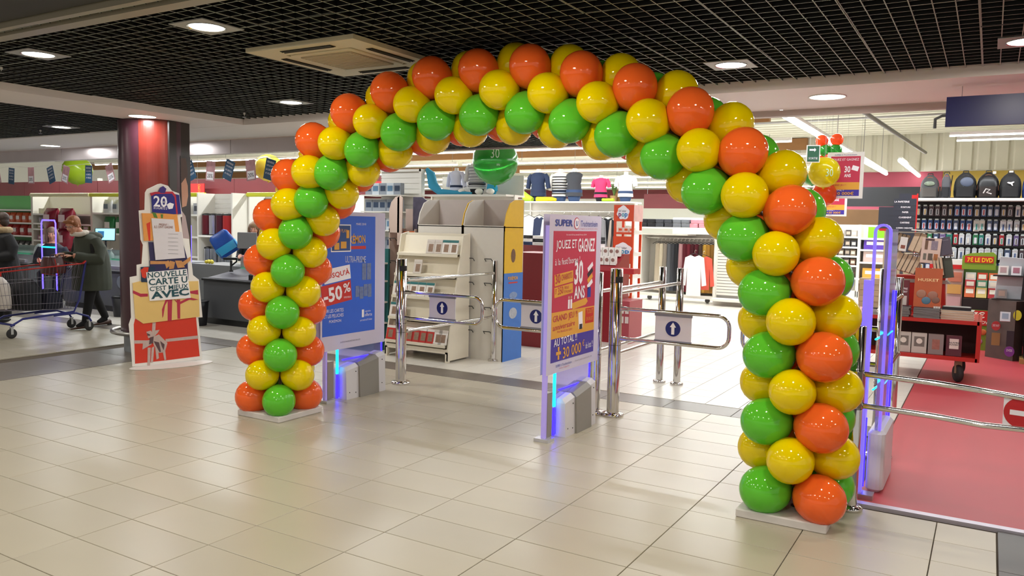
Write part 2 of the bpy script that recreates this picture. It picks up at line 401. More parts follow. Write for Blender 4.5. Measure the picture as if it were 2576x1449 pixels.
# ---- column beside the left beam
PUR = mat('aubergine_laminate', '#482630', .28, noise_amt=.12, noise_scale=14)
WOOD = mat('red_wood_laminate', '#74281e', .3, noise_amt=.18, noise_scale=10, bump=.05)
DPAN = mat('dark_brown_panel', '#2e2420', .35)
colm = thing('column', 'round dark red laminate column with a flat dark side panel, under the ceiling beam', 'column', (-8.55, 6.01, 0), math.radians(54.9))
def arc(cx, cy, r, a0, a1, n): return [(cx+r*math.cos(math.radians(a0+(a1-a0)*k/n)), cy+r*math.sin(math.radians(a0+(a1-a0)*k/n))) for k in range(n+1)]
def wallarc(M, pts, z0, z1, m, th=.012, c=(0, 0)):
    for (x0, y0), (x1, y1) in zip(pts, pts[1:]):
        M.add([(x0, y0, z0), (x1, y1, z0), (x1, y1, z1), (x0, y0, z1)], [(0, 1, 2, 3)], m, True)
shaft = MB(); shaft.lathe([(.345, 0), (.345, 2.69)], (0, 0, 0), mat('column_base_grey', '#8f9499', .4), 40)
shaft.build('shaft', colm)
M = MB(); M.lathe([(.375, .20), (.375, 2.688)], (0, 0, 0), PUR, 48); M.build('laminate_cladding', colm)
M = MB(); pts = arc(0, 0, .38, -113, -62, 12); wallarc(M, pts, .22, 2.688, WOOD); M.build('wood_panel', colm)
M = MB(); M.prism([(.155, -.352, .22), (.172, -.362, .22), (.398, -.12, .22), (.39, .05, .22), (.355, .05, .22)], (0, 0, 2.465), DPAN); M.build('side_panel', colm)
M = MB(); M.tube([(x, y, .235) for x, y in arc(0, 0, .47, 0, 352, 44)], .024, STEEL, 8, closed=True); M.build('bumper_ring', colm)
for a in (200, 290, 20, 110): MB().tube([(.34*math.cos(math.radians(a)), .34*math.sin(math.radians(a)), .235), (.47*math.cos(math.radians(a)), .47*math.sin(math.radians(a)), .235)], .012, STEEL, 6).build('ring_bracket', colm)
# advertising photo on the side panel: a woman seen from behind in a pale coat
pu = Vector((.226, .242, 0)).normalized(); pn = Vector((pu.y, -pu.x, 0)); po = Vector((.400, -.12, 0))-pu*.165
def cpoly(pts, m, off, name='poster_print'):
    M = MB(); M.prism([po+pu*a+Vector((0, 0, b))+pn*.001 for a, b in pts], pn*off, m); M.build(name, colm)
cpoly([(0, .9), (.165, .9), (.165, 2.30), (0, 2.30)], mat('poster_dark', '#2b201d', .4), .003, 'poster')
cpoly([(.01, 2.27), (.09, 2.28), (.12, 2.12), (.10, 1.98), (.01, 1.94)], mat('print_brown_hair', '#4a2f22', .5), .004)
cpoly([(.01, 1.98), (.08, 2.05), (.115, 1.96), (.12, 1.84), (.09, 1.72), (.02, 1.70)], mat('print_skin', '#c68f72', .5), .005)
cpoly([(.01, 1.66), (.07, 1.60), (.13, 1.35), (.155, .92), (.01, .92)], mat('print_pale_coat', '#b8a09c', .5), .006)
# ---- downlights
def downlight(x, y, z, plate, label, size=.31, group=None):
    t = thing('downlight', label, 'ceiling light', (x, y, z))
    M = MB()
    if plate: 
        n = 24; r = .115; sq = []
        for k in range(n):
            a = 2*math.pi*k/n; c, s = math.cos(a), math.sin(a); q = max(abs(c), abs(s)); sq.append((c/q*size/2, s/q*size/2))
        V = [(a, b, 0) for a, b in sq]+[(r*math.cos(2*math.pi*k/n), r*math.sin(2*math.pi*k/n), 0) for k in range(n)]
        M.add(V, [(k, (k+1) % n, (k+1) % n+n, k+n) for k in range(n)], mat('lamp_plate', '#a9a9a5', .45))
        M.add([(a, b, .006) for a, b in sq]+[(a, b, 0) for a, b in sq], [(k, (k+1) % n, (k+1) % n+n, k+n) for k in range(n)], MATS['lamp_plate'])
        M.build('plate', t)
        MB().lathe([(.116, -.003), (.108, .004), (.095, .03), (.085, .045)], (0, 0, 0), mat('lamp_reflector', '#e8e8e4', .15, .9), 24, cap=False).build('reflector', t)
        MB().lathe([(.104, -.001), (.05, .002)], (0, 0, 0), DISC, 24).build('bulb', t)
    else:
        MB().lathe([(.145, .015), (.15, -.004), (.14, -.006), (.135, .012)], (0, 0, 0), WHITE, 28, cap=False).build('ring', t)
        MB().lathe([(.137, -.004), (.10, -.008)], (0, 0, 0), mat('lamp_glow_strong', '#fff4e6', .4, emit=9), 28).build('bulb', t)
    return t
labs = ['round downlight in a square plate, upper left above the air conditioner', 'round downlight in a square plate, tinted blue, at the far left near the rail',
        'small round downlight in a square plate behind the air conditioner', 'round downlight in a square plate above the right shoulder of the balloon arch',
        'partly cut-off square downlight plate at the right edge of the grid ceiling']
for (x, y), l in zip(MALL_LIGHTS[:5], labs): downlight(x, y, 2.748, True, l)
downlight(-10.24, 5.9, 2.694, True, 'small square-plate downlight in the darker left ceiling bay')
for (x, y), l in zip([SOFFIT_LIGHTS[0], SOFFIT_LIGHTS[1], SOFFIT_LIGHTS[2], SOFFIT_LIGHTS[3]],
        ['bright round soffit lamp just left of the column top', 'bright round soffit lamp at far left above the bunting', 'bright round soffit lamp half hidden by the column', 'bright round soffit lamp right of the balloon arch']):
    downlight(x, y, 2.688, False, l)
# ---- air conditioning cassette
ACM = mat('ivory_plastic', '#cfc3a2', .45); ac = thing('air_conditioner', 'square ivory ceiling cassette air conditioner left of the balloon arch top', 'air conditioner', (-4.0, 4.37, 2.75))
M = MB(); R_ = .49; r_ = .30
for sx, sy, w_, d_ in ((0, 1, .98, .19), (0, -1, .98, .19), (1, 0, .19, .60), (-1, 0, .19, .60)):
    M.box((sx*.395, sy*.395, -.012), (w_, d_, .03), ACM)
M.build('frame', ac)
M = MB(); M.bbox((0, 0, -.018), (.575, .575, .03), ACM, .03); M.build('grille_frame', ac)
M = MB(); M.bbox((0, 0, -.035), (.47, .47, .008), mat('grille_beige', '#a89c82', .7, noise_amt=.2, noise_scale=90), .02)
for k in range(15): M.box((0, -.21+.03*k, -.040), (.44, .004, .003), ACM)
M.build('intake_grille', ac)
for a in range(4):
    q = Matrix.Rotation(a*math.pi/2, 3, 'Z'); M = MB()
    M.box(q @ Vector((0, .395, -.0285)), (.46, .055, .004) if a % 2 == 0 else (.055, .46, .004), mat('slot_black', '#1a1712', .8)); 
    for e in (-.012, .012): M.box(q @ Vector((0, .395+e, -.033)), (.45, .006, .006) if a % 2 == 0 else (.006, .45, .006), mat('slot_vane', '#3a3626', .5))
    M.build('air_outlet', ac)
for x, y in ((-6.9, 3.5), (-10.9, 6.0), (-7.2, 6.2)):
    z = 2.757 if x > -8 else 2.70
    s = MB(); s.lathe([(.012, 0), (.012, -.02), (.004, -.022), (.004, -.045), (.022, -.047), (.022, -.052)], (0, 0, 0), STEEL, 10)
    o = s.build('sprinkler', None, (x, y, z)); tag(o, {-6.9: 'small metal sprinkler head between the two upper left downlights', -10.9: 'small sprinkler head in the darker left ceiling bay', -7.2: 'small sprinkler head near the inner corner of the soffit'}[x], 'sprinkler')
# ================================================================== BALLOON ARCH
BG = mat('green_balloon_latex', '#62c832', .06, noise_amt=.03, spec=.5, translucent=.12)
BO = mat('orange_balloon_latex', '#fb6a28', .06, noise_amt=.03, spec=.5, translucent=.12)
BY = mat('yellow_balloon_latex', '#f5d800', .06, noise_amt=.03, spec=.5, translucent=.14)
def balloon_mesh(name, m, k=1.0):
    # axis +Z points outward; knot near 0
    M = MB(); prof = [(.010, .020), (.006, .028), (.012, .036), (.045, .055), (.082, .085), (.110, .120), (.126, .160), (.131, .200), (.127, .240), (.114, .278), (.092, .308), (.062, .330), (.032, .341), (.003, .3445)]
    prof = [(r*k, z) for r, z in prof]
    M.lathe(prof, (0, 0, 0), m, 28); me = M.mesh(name); 
    return me
MG, MO, MY = balloon_mesh('balloon', BG), balloon_mesh('balloon', BO), balloon_mesh('balloon', BY)
COLD = [(-4.905, .150), (-4.889, .526), (-4.862, .877), (-4.801, 1.220), (-4.706, 1.546), (-4.524, 1.818), (-4.292, 2.051), (-3.969, 2.222), (-3.616, 2.340), (-3.274, 2.410),
        (-2.918, 2.428), (-2.552, 2.424), (-2.214, 2.354), (-1.883, 2.258), (-1.571, 2.106), (-1.289, 1.892), (-1.050, 1.610), (-.905, 1.278), (-.862, .910), (-.858, .536), (-.846, .153)]
YEL = [(-4.83, .363), (-4.82, .714), (-4.774, 1.057), (-4.703, 1.396), (-4.570, 1.709), (-4.348, 1.942), (-4.112, 2.147), (-3.783, 2.282), (-3.409, 2.381), (-3.072, 2.415),
       (-2.721, 2.430), (-2.374, 2.383), (-2.036, 2.313), (-1.709, 2.190), (-1.406, 2.024), (-1.140, 1.776), (-.953, 1.466), (-.853, 1.101), (-.843, .724), (-.830, .359)]
AY = 4.57
arch = thing('balloon_arch', 'large arch of green, orange and yellow balloons over the shop entrance', 'balloon arch', (-2.88, AY, 0))
A0 = Vector((-2.88, AY, 0))
def tang(i):
    a = COLD[max(i-1, 0)]; b = COLD[min(i+1, 20)]; return Vector((b[0]-a[0], 0, b[1]-a[1])).normalized()
def put(me, c, d, s, sw):
    q = Vector((0, 0, 1)).rotation_difference(d); o = link('balloon', me, arch); o.rotation_mode = 'QUATERNION'; o.rotation_quaternion = q
    o.location = c-A0; o.scale = (sw, sw, s)
for i, (x, z) in enumerate(COLD):
    t = tang(i); n = Vector((t.z, 0, -t.x)) ; n = -n   # outward
    mid = Vector((-2.88, 0, 1.0)); c = Vector((x, AY, z))
    if (Vector((x, 0, z))-mid).dot(n) < 0: n = -n
    if z < .2: n = Vector((-1 if x < -3 else 1, 0, 0))
    for sn, sy, me in ((-1, -1, MG), (1, -1, MO), (1, 1, MG), (-1, 1, MO)):
        d = (n*sn+Vector((0, sy, 0))).normalized(); k = random.uniform(.985, 1.015)*(1.02 if me is MO else 1.0)
        put(me, c, d, k*.985, k*1.0)
for i, (x, z) in enumerate(YEL):
    a, b = COLD[i], COLD[i+1]; t = Vector((b[0]-a[0], 0, b[1]-a[1])).normalized(); n = Vector((-t.z, 0, t.x))
    mx, mz = (a[0]+b[0])/2, (a[1]+b[1])/2
    c = Vector(((x+mx)/2 if i > 3 and i < 16 else mx, AY, (z+mz)/2))
    if (c-Vector((-2.88, AY, 1.0))).dot(n) < 0: n = -n
    for d in (n, -n, Vector((0, -1, 0)), Vector((0, 1, 0))):
        k = random.uniform(.93, .97); put(MY, c, d, k, k)
path = []
for i in range(20):
    for f in (0, .5): path.append(Vector((COLD[i][0]*(1-f)+COLD[i+1][0]*f, AY, COLD[i][1]*(1-f)+COLD[i+1][1]*f)))
path.append(Vector((COLD[20][0], AY, COLD[20][1])))
path = [Vector((path[0].x, AY, .05))]+path+[Vector((path[-1].x, AY, .05))]
MB().tube([p-A0 for p in path], .011, mat('pole_grey', '#8a7f7a', .4, .5), 8).build('pole', arch)
SLAB = mat('concrete_slab', '#cfc9c4', .7, noise_amt=.08, noise_scale=9, bump=.3)
for cx in (-4.905, -.885):
    o = MB().bbox((0, 0, .0235), (.475, .475, .047), SLAB, .012).build('base_slab', arch, (cx-A0.x, 4.575-AY, 0))
    MB().lathe([(.03, .047), (.03, .053), (.016, .055), (.016, .11)], (0, 0, 0), BLACK, 12).build('pole_socket', o, ((COLD[0][0] if cx < -3 else COLD[20][0])-cx, -.005, 0))
# ================================================================== SECURITY ANTENNAS
ACR = mat('clear_acrylic', '#cfc8ff', .08, trans=.85, ior=1.15, spec=.4)
ACRT = mat('violet_acrylic_edge', '#b3a2f4', .2, emit=.12)
PEDW = mat('pedestal_white', '#d5d3d6', .4); PEDG = mat('pedestal_grey', '#8b8780', .45)
def antenna(X, label, y0=5.08):
    t = thing('security_antenna', label, 'security gate', (X, y0, 0))
    M = MB(); M.box((0, 0, .80), (.035, .022, 1.56), ACRT); M.build('front_profile', t)
    M = MB(); M.box((0, .01, .012), (.12, .10, .024), mat('clear_foot', '#c9c9cf', .2, .5)); M.box((.015, .05, .19), (.012, .075, .33), mat('brushed_grey_plate', '#9c958e', .45, .4)); M.build('foot', t)
    # rounded clear panel
    L, H = .58, 1.63; pts = []
    for k in range(9): a = math.pi*k/16; pts.append((0, .16+L-.09+.09*math.sin(a)*1.0 if False else .16+L-.09+.09*math.cos(a), H-.09+.09*math.sin(a)))
    for k in range(9): a = math.pi/2+math.pi*k/16; pts.append((0, .16+.09+.09*math.cos(a), H-.09+.09*math.sin(a)))
    pts += [(0, .16, .02), (0, .16+L, .02)]
    M = MB(); M.prism([Vector(p)+Vector((-.006, 0, 0)) for p in pts], (.012, 0, 0), ACR); M.build('clear_panel', t)
    M = MB(); M.box((0, .152, .63), (.018, .016, .80), GLOWBLUE if False else GLOWCYAN); M.build('light_strip', t)
    MB().box((0, .152, .115), (.018, .016, .21), GLOWBLUE).build('light_strip', t)
    MB().box((0, .16+L+.008, .70), (.014, .012, .9), GLOWBLUE).build('light_strip', t)
    MB().box((0, .16+L/2, .345), (.016, L*.8, .01), GLOWBLUE).build('light_strip', t)
    # pedestal: bulging grey centre between white ends
    def prof(y): return .285+.085*max(0, min(1, (y-.19)/.50))
    for (a, b, m, w) in ((.18, .34, PEDW, .088), (.34, .60, PEDG, .105), (.60, .71, PEDW, .088)):
        za, zb = prof(a), prof(b)
        V = [(-w, a, .0), (w, a, 0), (w, b, 0), (-w, b, 0), (-w*.9, a, za-.03), (w*.9, a, za-.03), (w*.9, b, zb-.03), (-w*.9, b, zb-.03), (-w*.55, a+.01, za), (w*.55, a+.01, za), (w*.55, b-.01, zb), (-w*.55, b-.01, zb)]
        M = MB(); M.add(V, [(0, 3, 2, 1), (0, 1, 5, 4), (1, 2, 6, 5), (2, 3, 7, 6), (3, 0, 4, 7), (4, 5, 9, 8), (5, 6, 10, 9), (6, 7, 11, 10), (7, 4, 8, 11), (8, 9, 10, 11)], m)
        M.build('pedestal' if m is PEDG else 'pedestal_end', t)
    M = MB()
    for y, z in ((.30, .24), (.22, .06), (.66, .30), (.66, .08), (.30, .05)): M.lathe([(.005, 0), (.005, .004)], (.085, y, z), BLACK, 8, axis=Vector((1, 0, 0)))
    M.build('screw', t)
    return t
antenna(-4.90, 'security antenna behind the left foot of the balloon arch, wearing the blue discount poster', 5.08)
antenna(-2.73, 'security antenna in the middle of the entrance, wearing the red anniversary poster', 5.08)
# third one: seen end-on, a clear arched loop without poster
t3 = thing('security_antenna', 'violet-lit clear arched security antenna without poster, right of the balloon arch', 'security gate', (-.585, 5.08, 0))
for z in ():
    pass
def loop(r0_, wx):
    P = []
    for k in range(13): a = math.pi*k/12; P.append((wx*math.cos(a), r0_*math.sin(a)))
    return P
M = MB(); M.prism([(-.04, 0, .03), (.01, 0, .03), (.01, 0, 1.30), (-.04, 0, 1.30)], (0, .03, 0), MATS.get('glowing_acrylic') or mat('glowing_acrylic', '#8d78f2', .2, emit=.5, alpha=.8)); M.build('front_profile', t3)
M = MB(); M.prism([(-.045, -.03, 0), (.075, -.03, 0), (.075, .06, 0), (-.045, .06, 0)], (0, 0, .03), STEEL); M.build('foot', t3)
M = MB()
arcp = [(.05*math.cos(math.pi*k/10), 1.58+.05*math.sin(math.pi*k/10)) for k in range(11)]
inn = [(.035*math.cos(math.pi*k/10), 1.58+.035*math.sin(math.pi*k/10)) for k in range(11)]
out = [(.05, .04)]+arcp+[(-.05, .04)]; inn = [(.035, .04)]+inn+[(-.035, .04)]
for k in range(len(out)-1):
    a, b, c, d = out[k], out[k+1], inn[k+1], inn[k]
    M.prism([(a[0]+.03, .16, a[1]), (b[0]+.03, .16, b[1]), (c[0]+.03, .16, c[1]), (d[0]+.03, .16, d[1])], (0, .045, 0), mat('glowing_acrylic', '#8d78f2', .2, emit=.5, alpha=.8))
M.build('clear_arch', t3)
MB().span((.045, .17, .04), (.062, .74, 1.60), ACR).build('clear_panel', t3)
MB().span((-.008, .165, .02), (.002, .175, .45), GLOWBLUE).build('light_strip', t3)
MB().span((.064, .72, .30), (.074, .735, 1.2), GLOWBLUE).build('light_strip', t3)
for z in (.62, .93): MB().tube([(.02, .2, z), (.06, .72, z+.0)], .006, GLOWCYAN, 6).build('light_strip', t3)
M = MB(); M.bbox((.06, .40, .19), (.10, .52, .38), PEDW, .04); M.build('pedestal', t3)
for k in range(7): MB().span((.063, .22, 1.42-k*.13), (.066, .27, 1.45-k*.13), mat('grey_print', '#8f88a8', .5)).build('printed_mark', t3)
# ================================================================== GATES
def post(name, x, y, h, label, r=.045, t=None, rings=(), scanner=False, group=None):
    t = thing(name, label, 'gate post', (x, y, 0), group=group)
    M = MB(); M.lathe([(r, .02), (r, h-.004), (r-.004, h), (.003, h)], (0, 0, 0), CHROME, 28); M.build('tube', t)
    M = MB(); M.lathe([(r*1.75, 0), (r*1.8, .008), (r*1.8, .016), (r*1.65, .026), (r*1.05, .032)], (0, 0, 0), CHROME, 24); M.build('floor_flange', t)
    M = MB()
    for z in rings: M.lathe([(r+.0006, z-.0018), (r+.0006, z+.0018)], (0, 0, 0), BLACK, 24, cap=False)
    if rings: M.build('joint_line', t)
    if scanner:
        M = MB(); pts = arc(0, 0, r+.0012, -75, 20, 8); wallarc(M, pts, h-.115, h-.065, BLACK); M.build('sensor_window', t)
    return t
SIGNB = mat('sign_blue', '#14206e', .4); SIGNW = mat('sign_white', '#e3dfe6', .4); HOLD = mat('sign_holder', '#8c8c96', .35, .4)
def arrow_sign(t, xc, zc, y=-.012, w=.30, h=.225, loc=Vector((0, 0, 0))):
    M = MB(); M.box((xc, y+.012, zc), (w, .006, h), SIGNW); s = M.build('sign_panel', t)
    for e in (-1, 1): MB().box((xc, y+.010, zc+e*(h/2-.005)), (w+.01, .014, .022), HOLD).build('sign_holder', t)
    M = MB(); M.lathe([(.062, 0), (.062, .0015)], (xc, y+.0085, zc), SIGNB, 32, axis=Vector((0, -1, 0))); M.build('blue_disc', s)
    M = MB(); q = y+.0065
    P = [(-.0125, -.046), (.0125, -.046), (.0125, .012), (.026, .012), (0, .052), (-.026, .012), (-.0125, .012)]
    M.add([(xc+a, q, zc+b) for a, b in P], [(0, 1, 2, 6), (3, 4, 5)], mat('white_arrow', '#ffffff', .4)); M.build('arrow', s)
def swing(t, sgn, label=None, L=.93, ztop=.905, zbot=.655, r=.0155):
    # rounded loop from the post outwards
    P = [(sgn*.03, 0, ztop), (sgn*(L-.09), 0, ztop)]
    for k in range(1, 6): a = math.pi/2*k/6; P.append((sgn*(L-.09+.09*math.sin(a)), 0, ztop-.09+.09*math.cos(a)))
    P.append((sgn*L, 0, ztop-.09)); P.append((sgn*L, 0, zbot+.09))
    for k in range(1, 6): a = math.pi/2*k/6; P.append((sgn*(L-.09+.09*math.cos(a)), 0, zbot+.09-.09*math.sin(a)))
    P += [(sgn*(L-.09), 0, zbot), (sgn*.03, 0, zbot)]
    M = MB(); M.tube(P, r, CHROME, 12); M.build('swing_arm', t)
    for z in (ztop, zbot): MB().tube([(sgn*.02, 0, z), (sgn*.11, 0, z)], r+.004, CHROME, 12).build('arm_hinge', t)
g1 = post('entrance_gate', -4.895, 6.12, 1.225, 'tall chrome gate post with arrow-signed swing arm, right of the blue poster', .052, rings=(.51, .91, .60), scanner=True); swing(g1, 1, L=.94); arrow_sign(g1, .49, .78)
g2 = post('entrance_gate', -2.80, 6.10, 1.20, 'chrome gate post half hidden behind the red anniversary poster, its swing arm reaching left', .048, rings=(.51, .91)); swing(g2, -1, L=1.0); arrow_sign(g2, -.58, .78)
g3 = post('entrance_gate', -2.64, 6.125, 1.235, 'tall chrome gate post right of the red poster, swing arm reaching right', .052, rings=(.60, .96, 1.12), scanner=True); swing(g3, 1, L=.95); arrow_sign(g3, .50, .775)
g4 = post('entrance_gate', -.595, 6.08, 1.33, 'tall chrome gate post behind the violet clear antenna, right of the balloon arch', .052, rings=(.51, .96), scanner=True); swing(g4, -1, L=.98); arrow_sign(g4, -.5, .775)
def rail_post(x, y, h, label, r=.036): return post('rail_post', x, y, h, label, r)
rp = [rail_post(-4.86, 7.77, 1.165, 'thinner chrome rail post in front of the grey cardboard display'), rail_post(-2.83, 7.735, 1.185, 'left one of the two thinner chrome rail posts standing close together'),
      rail_post(-2.64, 7.72, 1.18, 'right one of the two thinner chrome rail posts standing close together'), rail_post(-.665, 7.74, 1.19, 'thinner chrome rail post standing on the edge of the red floor')]
def rails(p, x, y0, y1, zs):
    for z in zs:
        M = MB(); M.tube([(x-p.location.x, y0-p.location.y, z), (x-p.location.x, y1-p.location.y, z)], .0165, CHROME, 12)
        for y in (y0, y1): M.ell((x-p.location.x, y-p.location.y, z), (.021, .021, .021), CHROME, 8, 6)
        M.build('rail', p)
rails(rp[0], -4.86, 6.17, 7.735, (1.02, .52)); rails(rp[1], -2.83, 6.15, 7.70, (1.03, .52)); rails(rp[2], -2.64, 6.18, 7.685, (1.03, .52)); rails(rp[3], -.64, 6.14, 7.71, (1.03, .52))
g5 = post('exit_gate', -.605, 4.83, 1.055, 'shorter chrome gate post with a long arm reaching across the red floor', .04, rings=(.805, .585))
MB().lathe([(.048, .59), (.048, .80)], (0, 0, 0), CHROME, 24).build('pivot_sleeve', g5)
for z in (.785, .605):
    P = [(.04, 0, z), (.40, 0, z-.01), (.62, -.015, z-.022), (.80, -.045, z-.032 if z > .7 else z-.012), (1.1, -.13, z-.05 if z > .7 else z-.02), (1.4, -.25, z-.06 if z > .7 else z-.03)]
    MB().tube(P, .0165, CHROME, 12).build('swing_arm', g5)
M = MB(); M.box((.79, -.045, .675), (.16, .006, .19), SIGNW, Matrix.Rotation(-.18, 3, 'Z')); sp = M.build('sign_panel', g5)
RM = Matrix.Rotation(-.18, 3, 'Z'); ax = RM @ Vector((0, -1, 0)); cpt = Vector((.79, -.045, .675))
MB().lathe([(.078, 0), (.078, .001)], cpt+ax*.0035, mat('sign_red', '#b3161f', .4), 32, axis=ax).build('red_disc', sp)
M = MB(); M.box(cpt+ax*.0052, (.10, .001, .026), SIGNW, RM); M.build('white_bar', sp)
# ================================================================== POSTERS ON THE ANTENNAS
YX = (0, 1, 0); ZX = (0, 0, 1)
def sheet(M, y0, y1, z0, z1, m, x=0.0, t=.0012): M.span((x-t/2, y0, z0), (x+t/2, y1, z1), m)
INKB = mat('ink_blue', '#2a3f9e', .4); INKW = mat('ink_white', '#f4f0f6', .4); INKR = mat('ink_red', '#c23350', .4); INKY = mat('ink_yellow', '#e2a53c', .4); INKP = mat('ink_indigo', '#4133a0', .4)
INKD = mat('ink_dark', '#2b2730', .5); INKT = mat('ink_teal', '#1f4d58', .5); INKRED = mat('ink_scarlet', '#cc2f26', .4)
SLV = mat('poster_sleeve', '#ded8ec', .35, translucent=.15)
P2 = thing('poster', 'tall red, yellow and blue anniversary poster sleeved over the middle security antenna', 'poster', (-2.705, 5.05, .49))
L2 = Vector((-2.705, 5.05, .49)); LL = L2
def loc_txt(par, L, s, y0, y1, z0, z1, m, x=None, off=.003, **k):
    return text(s, par, Vector((L.x if x is None else x, y0, z0))-L, YX, ZX, y1-y0, z1-z0, m, off=off, **k)
M = MB(); sheet(M, 0, .88, 0, 1.17, SLV); sheet(M, 0, .88, 0, 1.17, SLV, -.05); M.build('sleeve', P2)
M = MB(); sheet(M, .06, .79, .455, 1.05, INKR, .0015); pr_ = M.build('printed_sheet', P2)
M = MB(); sheet(M, .06, .79, .26, .455, INKY, .0015); M.build('printed_sheet', P2)
M = MB(); sheet(M, .06, .79, .085, .26, INKP, .0015); M.build('printed_sheet', P2)
def t2(s, y0, y1, z0, z1, m, **k): return text(s, P2, (0, y0, z0), YX, ZX, y1-y0, z1-z0, m, off=k.pop('off', .004), **k)
t2('SUPER', .08, .36, 1.085, 1.135, INKB, bold=.03); t2('Truchtersheim', .50, .80, 1.085, 1.13, INKB); t2('le magasin au service du client', .46, .80, 1.062, 1.073, INKR)
M = MB(); M.lathe([(.045, 0), (.045, .002)], (.001, .43, 1.108), INKR, 24, axis=Vector((1, 0, 0))); M.lathe([(.039, 0), (.039, .003)], (.001, .43, 1.108), INKW, 24, axis=Vector((1, 0, 0))); M.build('round_logo', P2)
t2('U', .412, .448, 1.088, 1.128, INKB, off=.0055, bold=.04)
t2('Du mardi 20 au samedi 24 mars 2018', .26, .60, 1.018, 1.028, INKW)
t2('JOUEZ ET', .10, .44, .90, .985, INKW, rot=.02, bold=.02); t2('GAGNEZ', .46, .76, .89, .995, INKW, bold=.03)
t2("à la festi'borne !", .09, .50, .805, .855, INKW, rot=.03)
M = MB(); M.box((.003, .24, .70), (.001, .30, .085), INKY, Matrix.Rotation(.08, 3, 'X')); M.box((.003, .24, .61), (.001, .30, .075), INKY, Matrix.Rotation(.08, 3, 'X')); M.build('yellow_label', P2)
t2('30', .10, .18, .665, .735, INKR, rot=.08, bold=.02, off=.005); t2('CHARIOTS', .195, .37, .69, .735, INKR, rot=.08, off=.005); t2('ET', .10, .13, .59, .625, INKR, off=.005); t2('350', .145, .23, .585, .64, INKR, rot=.08, off=.005); t2("BONS", .25, .32, .62, .64, INKR, off=.005); t2("D'ACHAT", .25, .37, .59, .61, INKR, off=.005)
t2('30', .41, .56, .64, .83, INKW, bold=.05); t2('ANS', .41, .60, .53, .63, INKW, bold=.04)
M = MB()
for k in range(4): M.box((.003, .69, .77-.045*k), (.001, .10, .034), [INKW, INKD, INKY, INKW][k], Matrix.Rotation(.5, 3, 'X'))
M.box((.003, .68, .57), (.001, .06, .08), INKB); M.build('ticket_print', P2)
M = MB(); M.prism([(.002, .36, .50), (.002, .63, .53), (.002, .66, .50), (.002, .62, .475), (.002, .40, .455)], (.001, 0, 0), INKY); M.build('ribbon_print', P2)
M = MB()
for yy in (.33, .37): M.box((.003, yy, .50), (.001, .028, .07), INKW); M.lathe([(.012, 0), (.012, .001)], (.002, yy, .55), mat('print_skin2', '#caa08a'), 10, axis=Vector((1, 0, 0)))
M.build('figure_print', P2)
t2('GRAND JEU !!', .08, .48, .375, .435, INKR, bold=.01, rot=.03); t2('anniversaire', .08, .44, .325, .365, INKR, rot=.03); t2('PAR TIRAGE AU SORT', .15, .40, .298, .313, INKR)
M = MB(); M.box((.003, .54, .36), (.001, .07, .13), INKW, Matrix.Rotation(.1, 3, 'X')); M.box((.004, .545, .31), (.001, .05, .04), INKD); M.build('machine_print', P2)
M = MB(); M.box((.003, .70, .385), (.001, .15, .12), INKRED); M.build('red_label', P2)
t2('TOUT', .64, .76, .40, .435, INKY, off=.005); t2('EN UN LOT', .64, .76, .345, .375, INKY, off=.005)
t2('AU TOTAL !!', .10, .48, .205, .262, INKW, bold=.02, rot=.03, off=.005)
M = MB(); M.box((.0035, .18, .145), (.001, .075, .024), INKY); M.box((.0035, .18, .176), (.001, .024, .034), INKY); M.box((.0035, .18, .114), (.001, .024, .034), INKY); M.build('plus_print', P2)
t2('30 000', .25, .56, .10, .185, INKY, rot=.04, bold=.02); t2('€', .58, .62, .15, .20, INKY); t2('de lots !!', .64, .77, .125, .175, INKW, rot=.04)
t2('SUPER U Truchtersheim', .14, .40, .042, .062, INKB); t2('mon magasin', .2, .36, .022, .034, INKR); t2('Ouvert du lundi au samedi de 8h à 20h', .46, .76, .045, .058, mat('ink_grey', '#9a95a8', .5))
P1 = thing('poster', 'large bright blue discount poster sleeved over the antenna behind the arch foot', 'poster', (-4.875, 5.0, .45))
M = MB(); sheet(M, .0, .84, 0, 1.21, SLV); sheet(M, 0, .84, 0, 1.21, SLV, -.05); M.build('sleeve', P1)
INKSKY = mat('ink_sky_blue', '#2b62d6', .4, noise_amt=.08, noise_scale=3)
M = MB(); sheet(M, .02, .70, .13, 1.175, INKSKY, .0015); M.build('printed_sheet', P1)
def t1(s, y0, y1, z0, z1, m, **k): return text(s, P1, (0, y0, z0), YX, ZX, y1-y0, z1-z0, m, off=k.pop('off', .004), **k)
M = MB(); M.box((.0032, .195, .50), (.001, .37, .18), INKRED, Matrix.Rotation(.12, 3, 'X')); M.build('red_label', P1)
M = MB(); M.box((.0042, .20, .665), (.001, .33, .125), INKW, Matrix.Rotation(.12, 3, 'X')); M.build('white_label', P1)
t1("JUSQU'À", .05, .355, .63, .70, INKRED, rot=.12, off=.006, bold=.03); t1('-50', .03, .26, .43, .56, INKW, rot=.12, off=.006, bold=.05); t1('%', .275, .365, .50, .585, INKW, rot=.12, off=.006, bold=.03); t1('DE REMISE IMMÉDIATE', .28, .37, .45, .47, INKW, off=.006)
t1('SUR LES CARTES', .04, .28, .335, .365, INKW); t1('ET LES PELUCHES', .04, .28, .290, .320, INKW); t1('POKÉMON', .10, .25, .245, .275, INKW)
t1('MARS 2018', .44, .57, 1.095, 1.115, INKW); t1('POKÉMON', .28, .56, .93, 1.02, INKY, bold=.04, rot=.04); t1('1', .52, .55, .26, .33, INKW); t1('vignette', .56, .64, .30, .32, INKW); t1('offerte', .56, .66, .265, .295, INKW); t1('par tranche de 5€ d\'achat', .5, .66, .22, .245, INKW)
M = MB(); M.box((.003, .44, .895), (.001, .26, .028), INKRED); M.build('red_bar', P1)
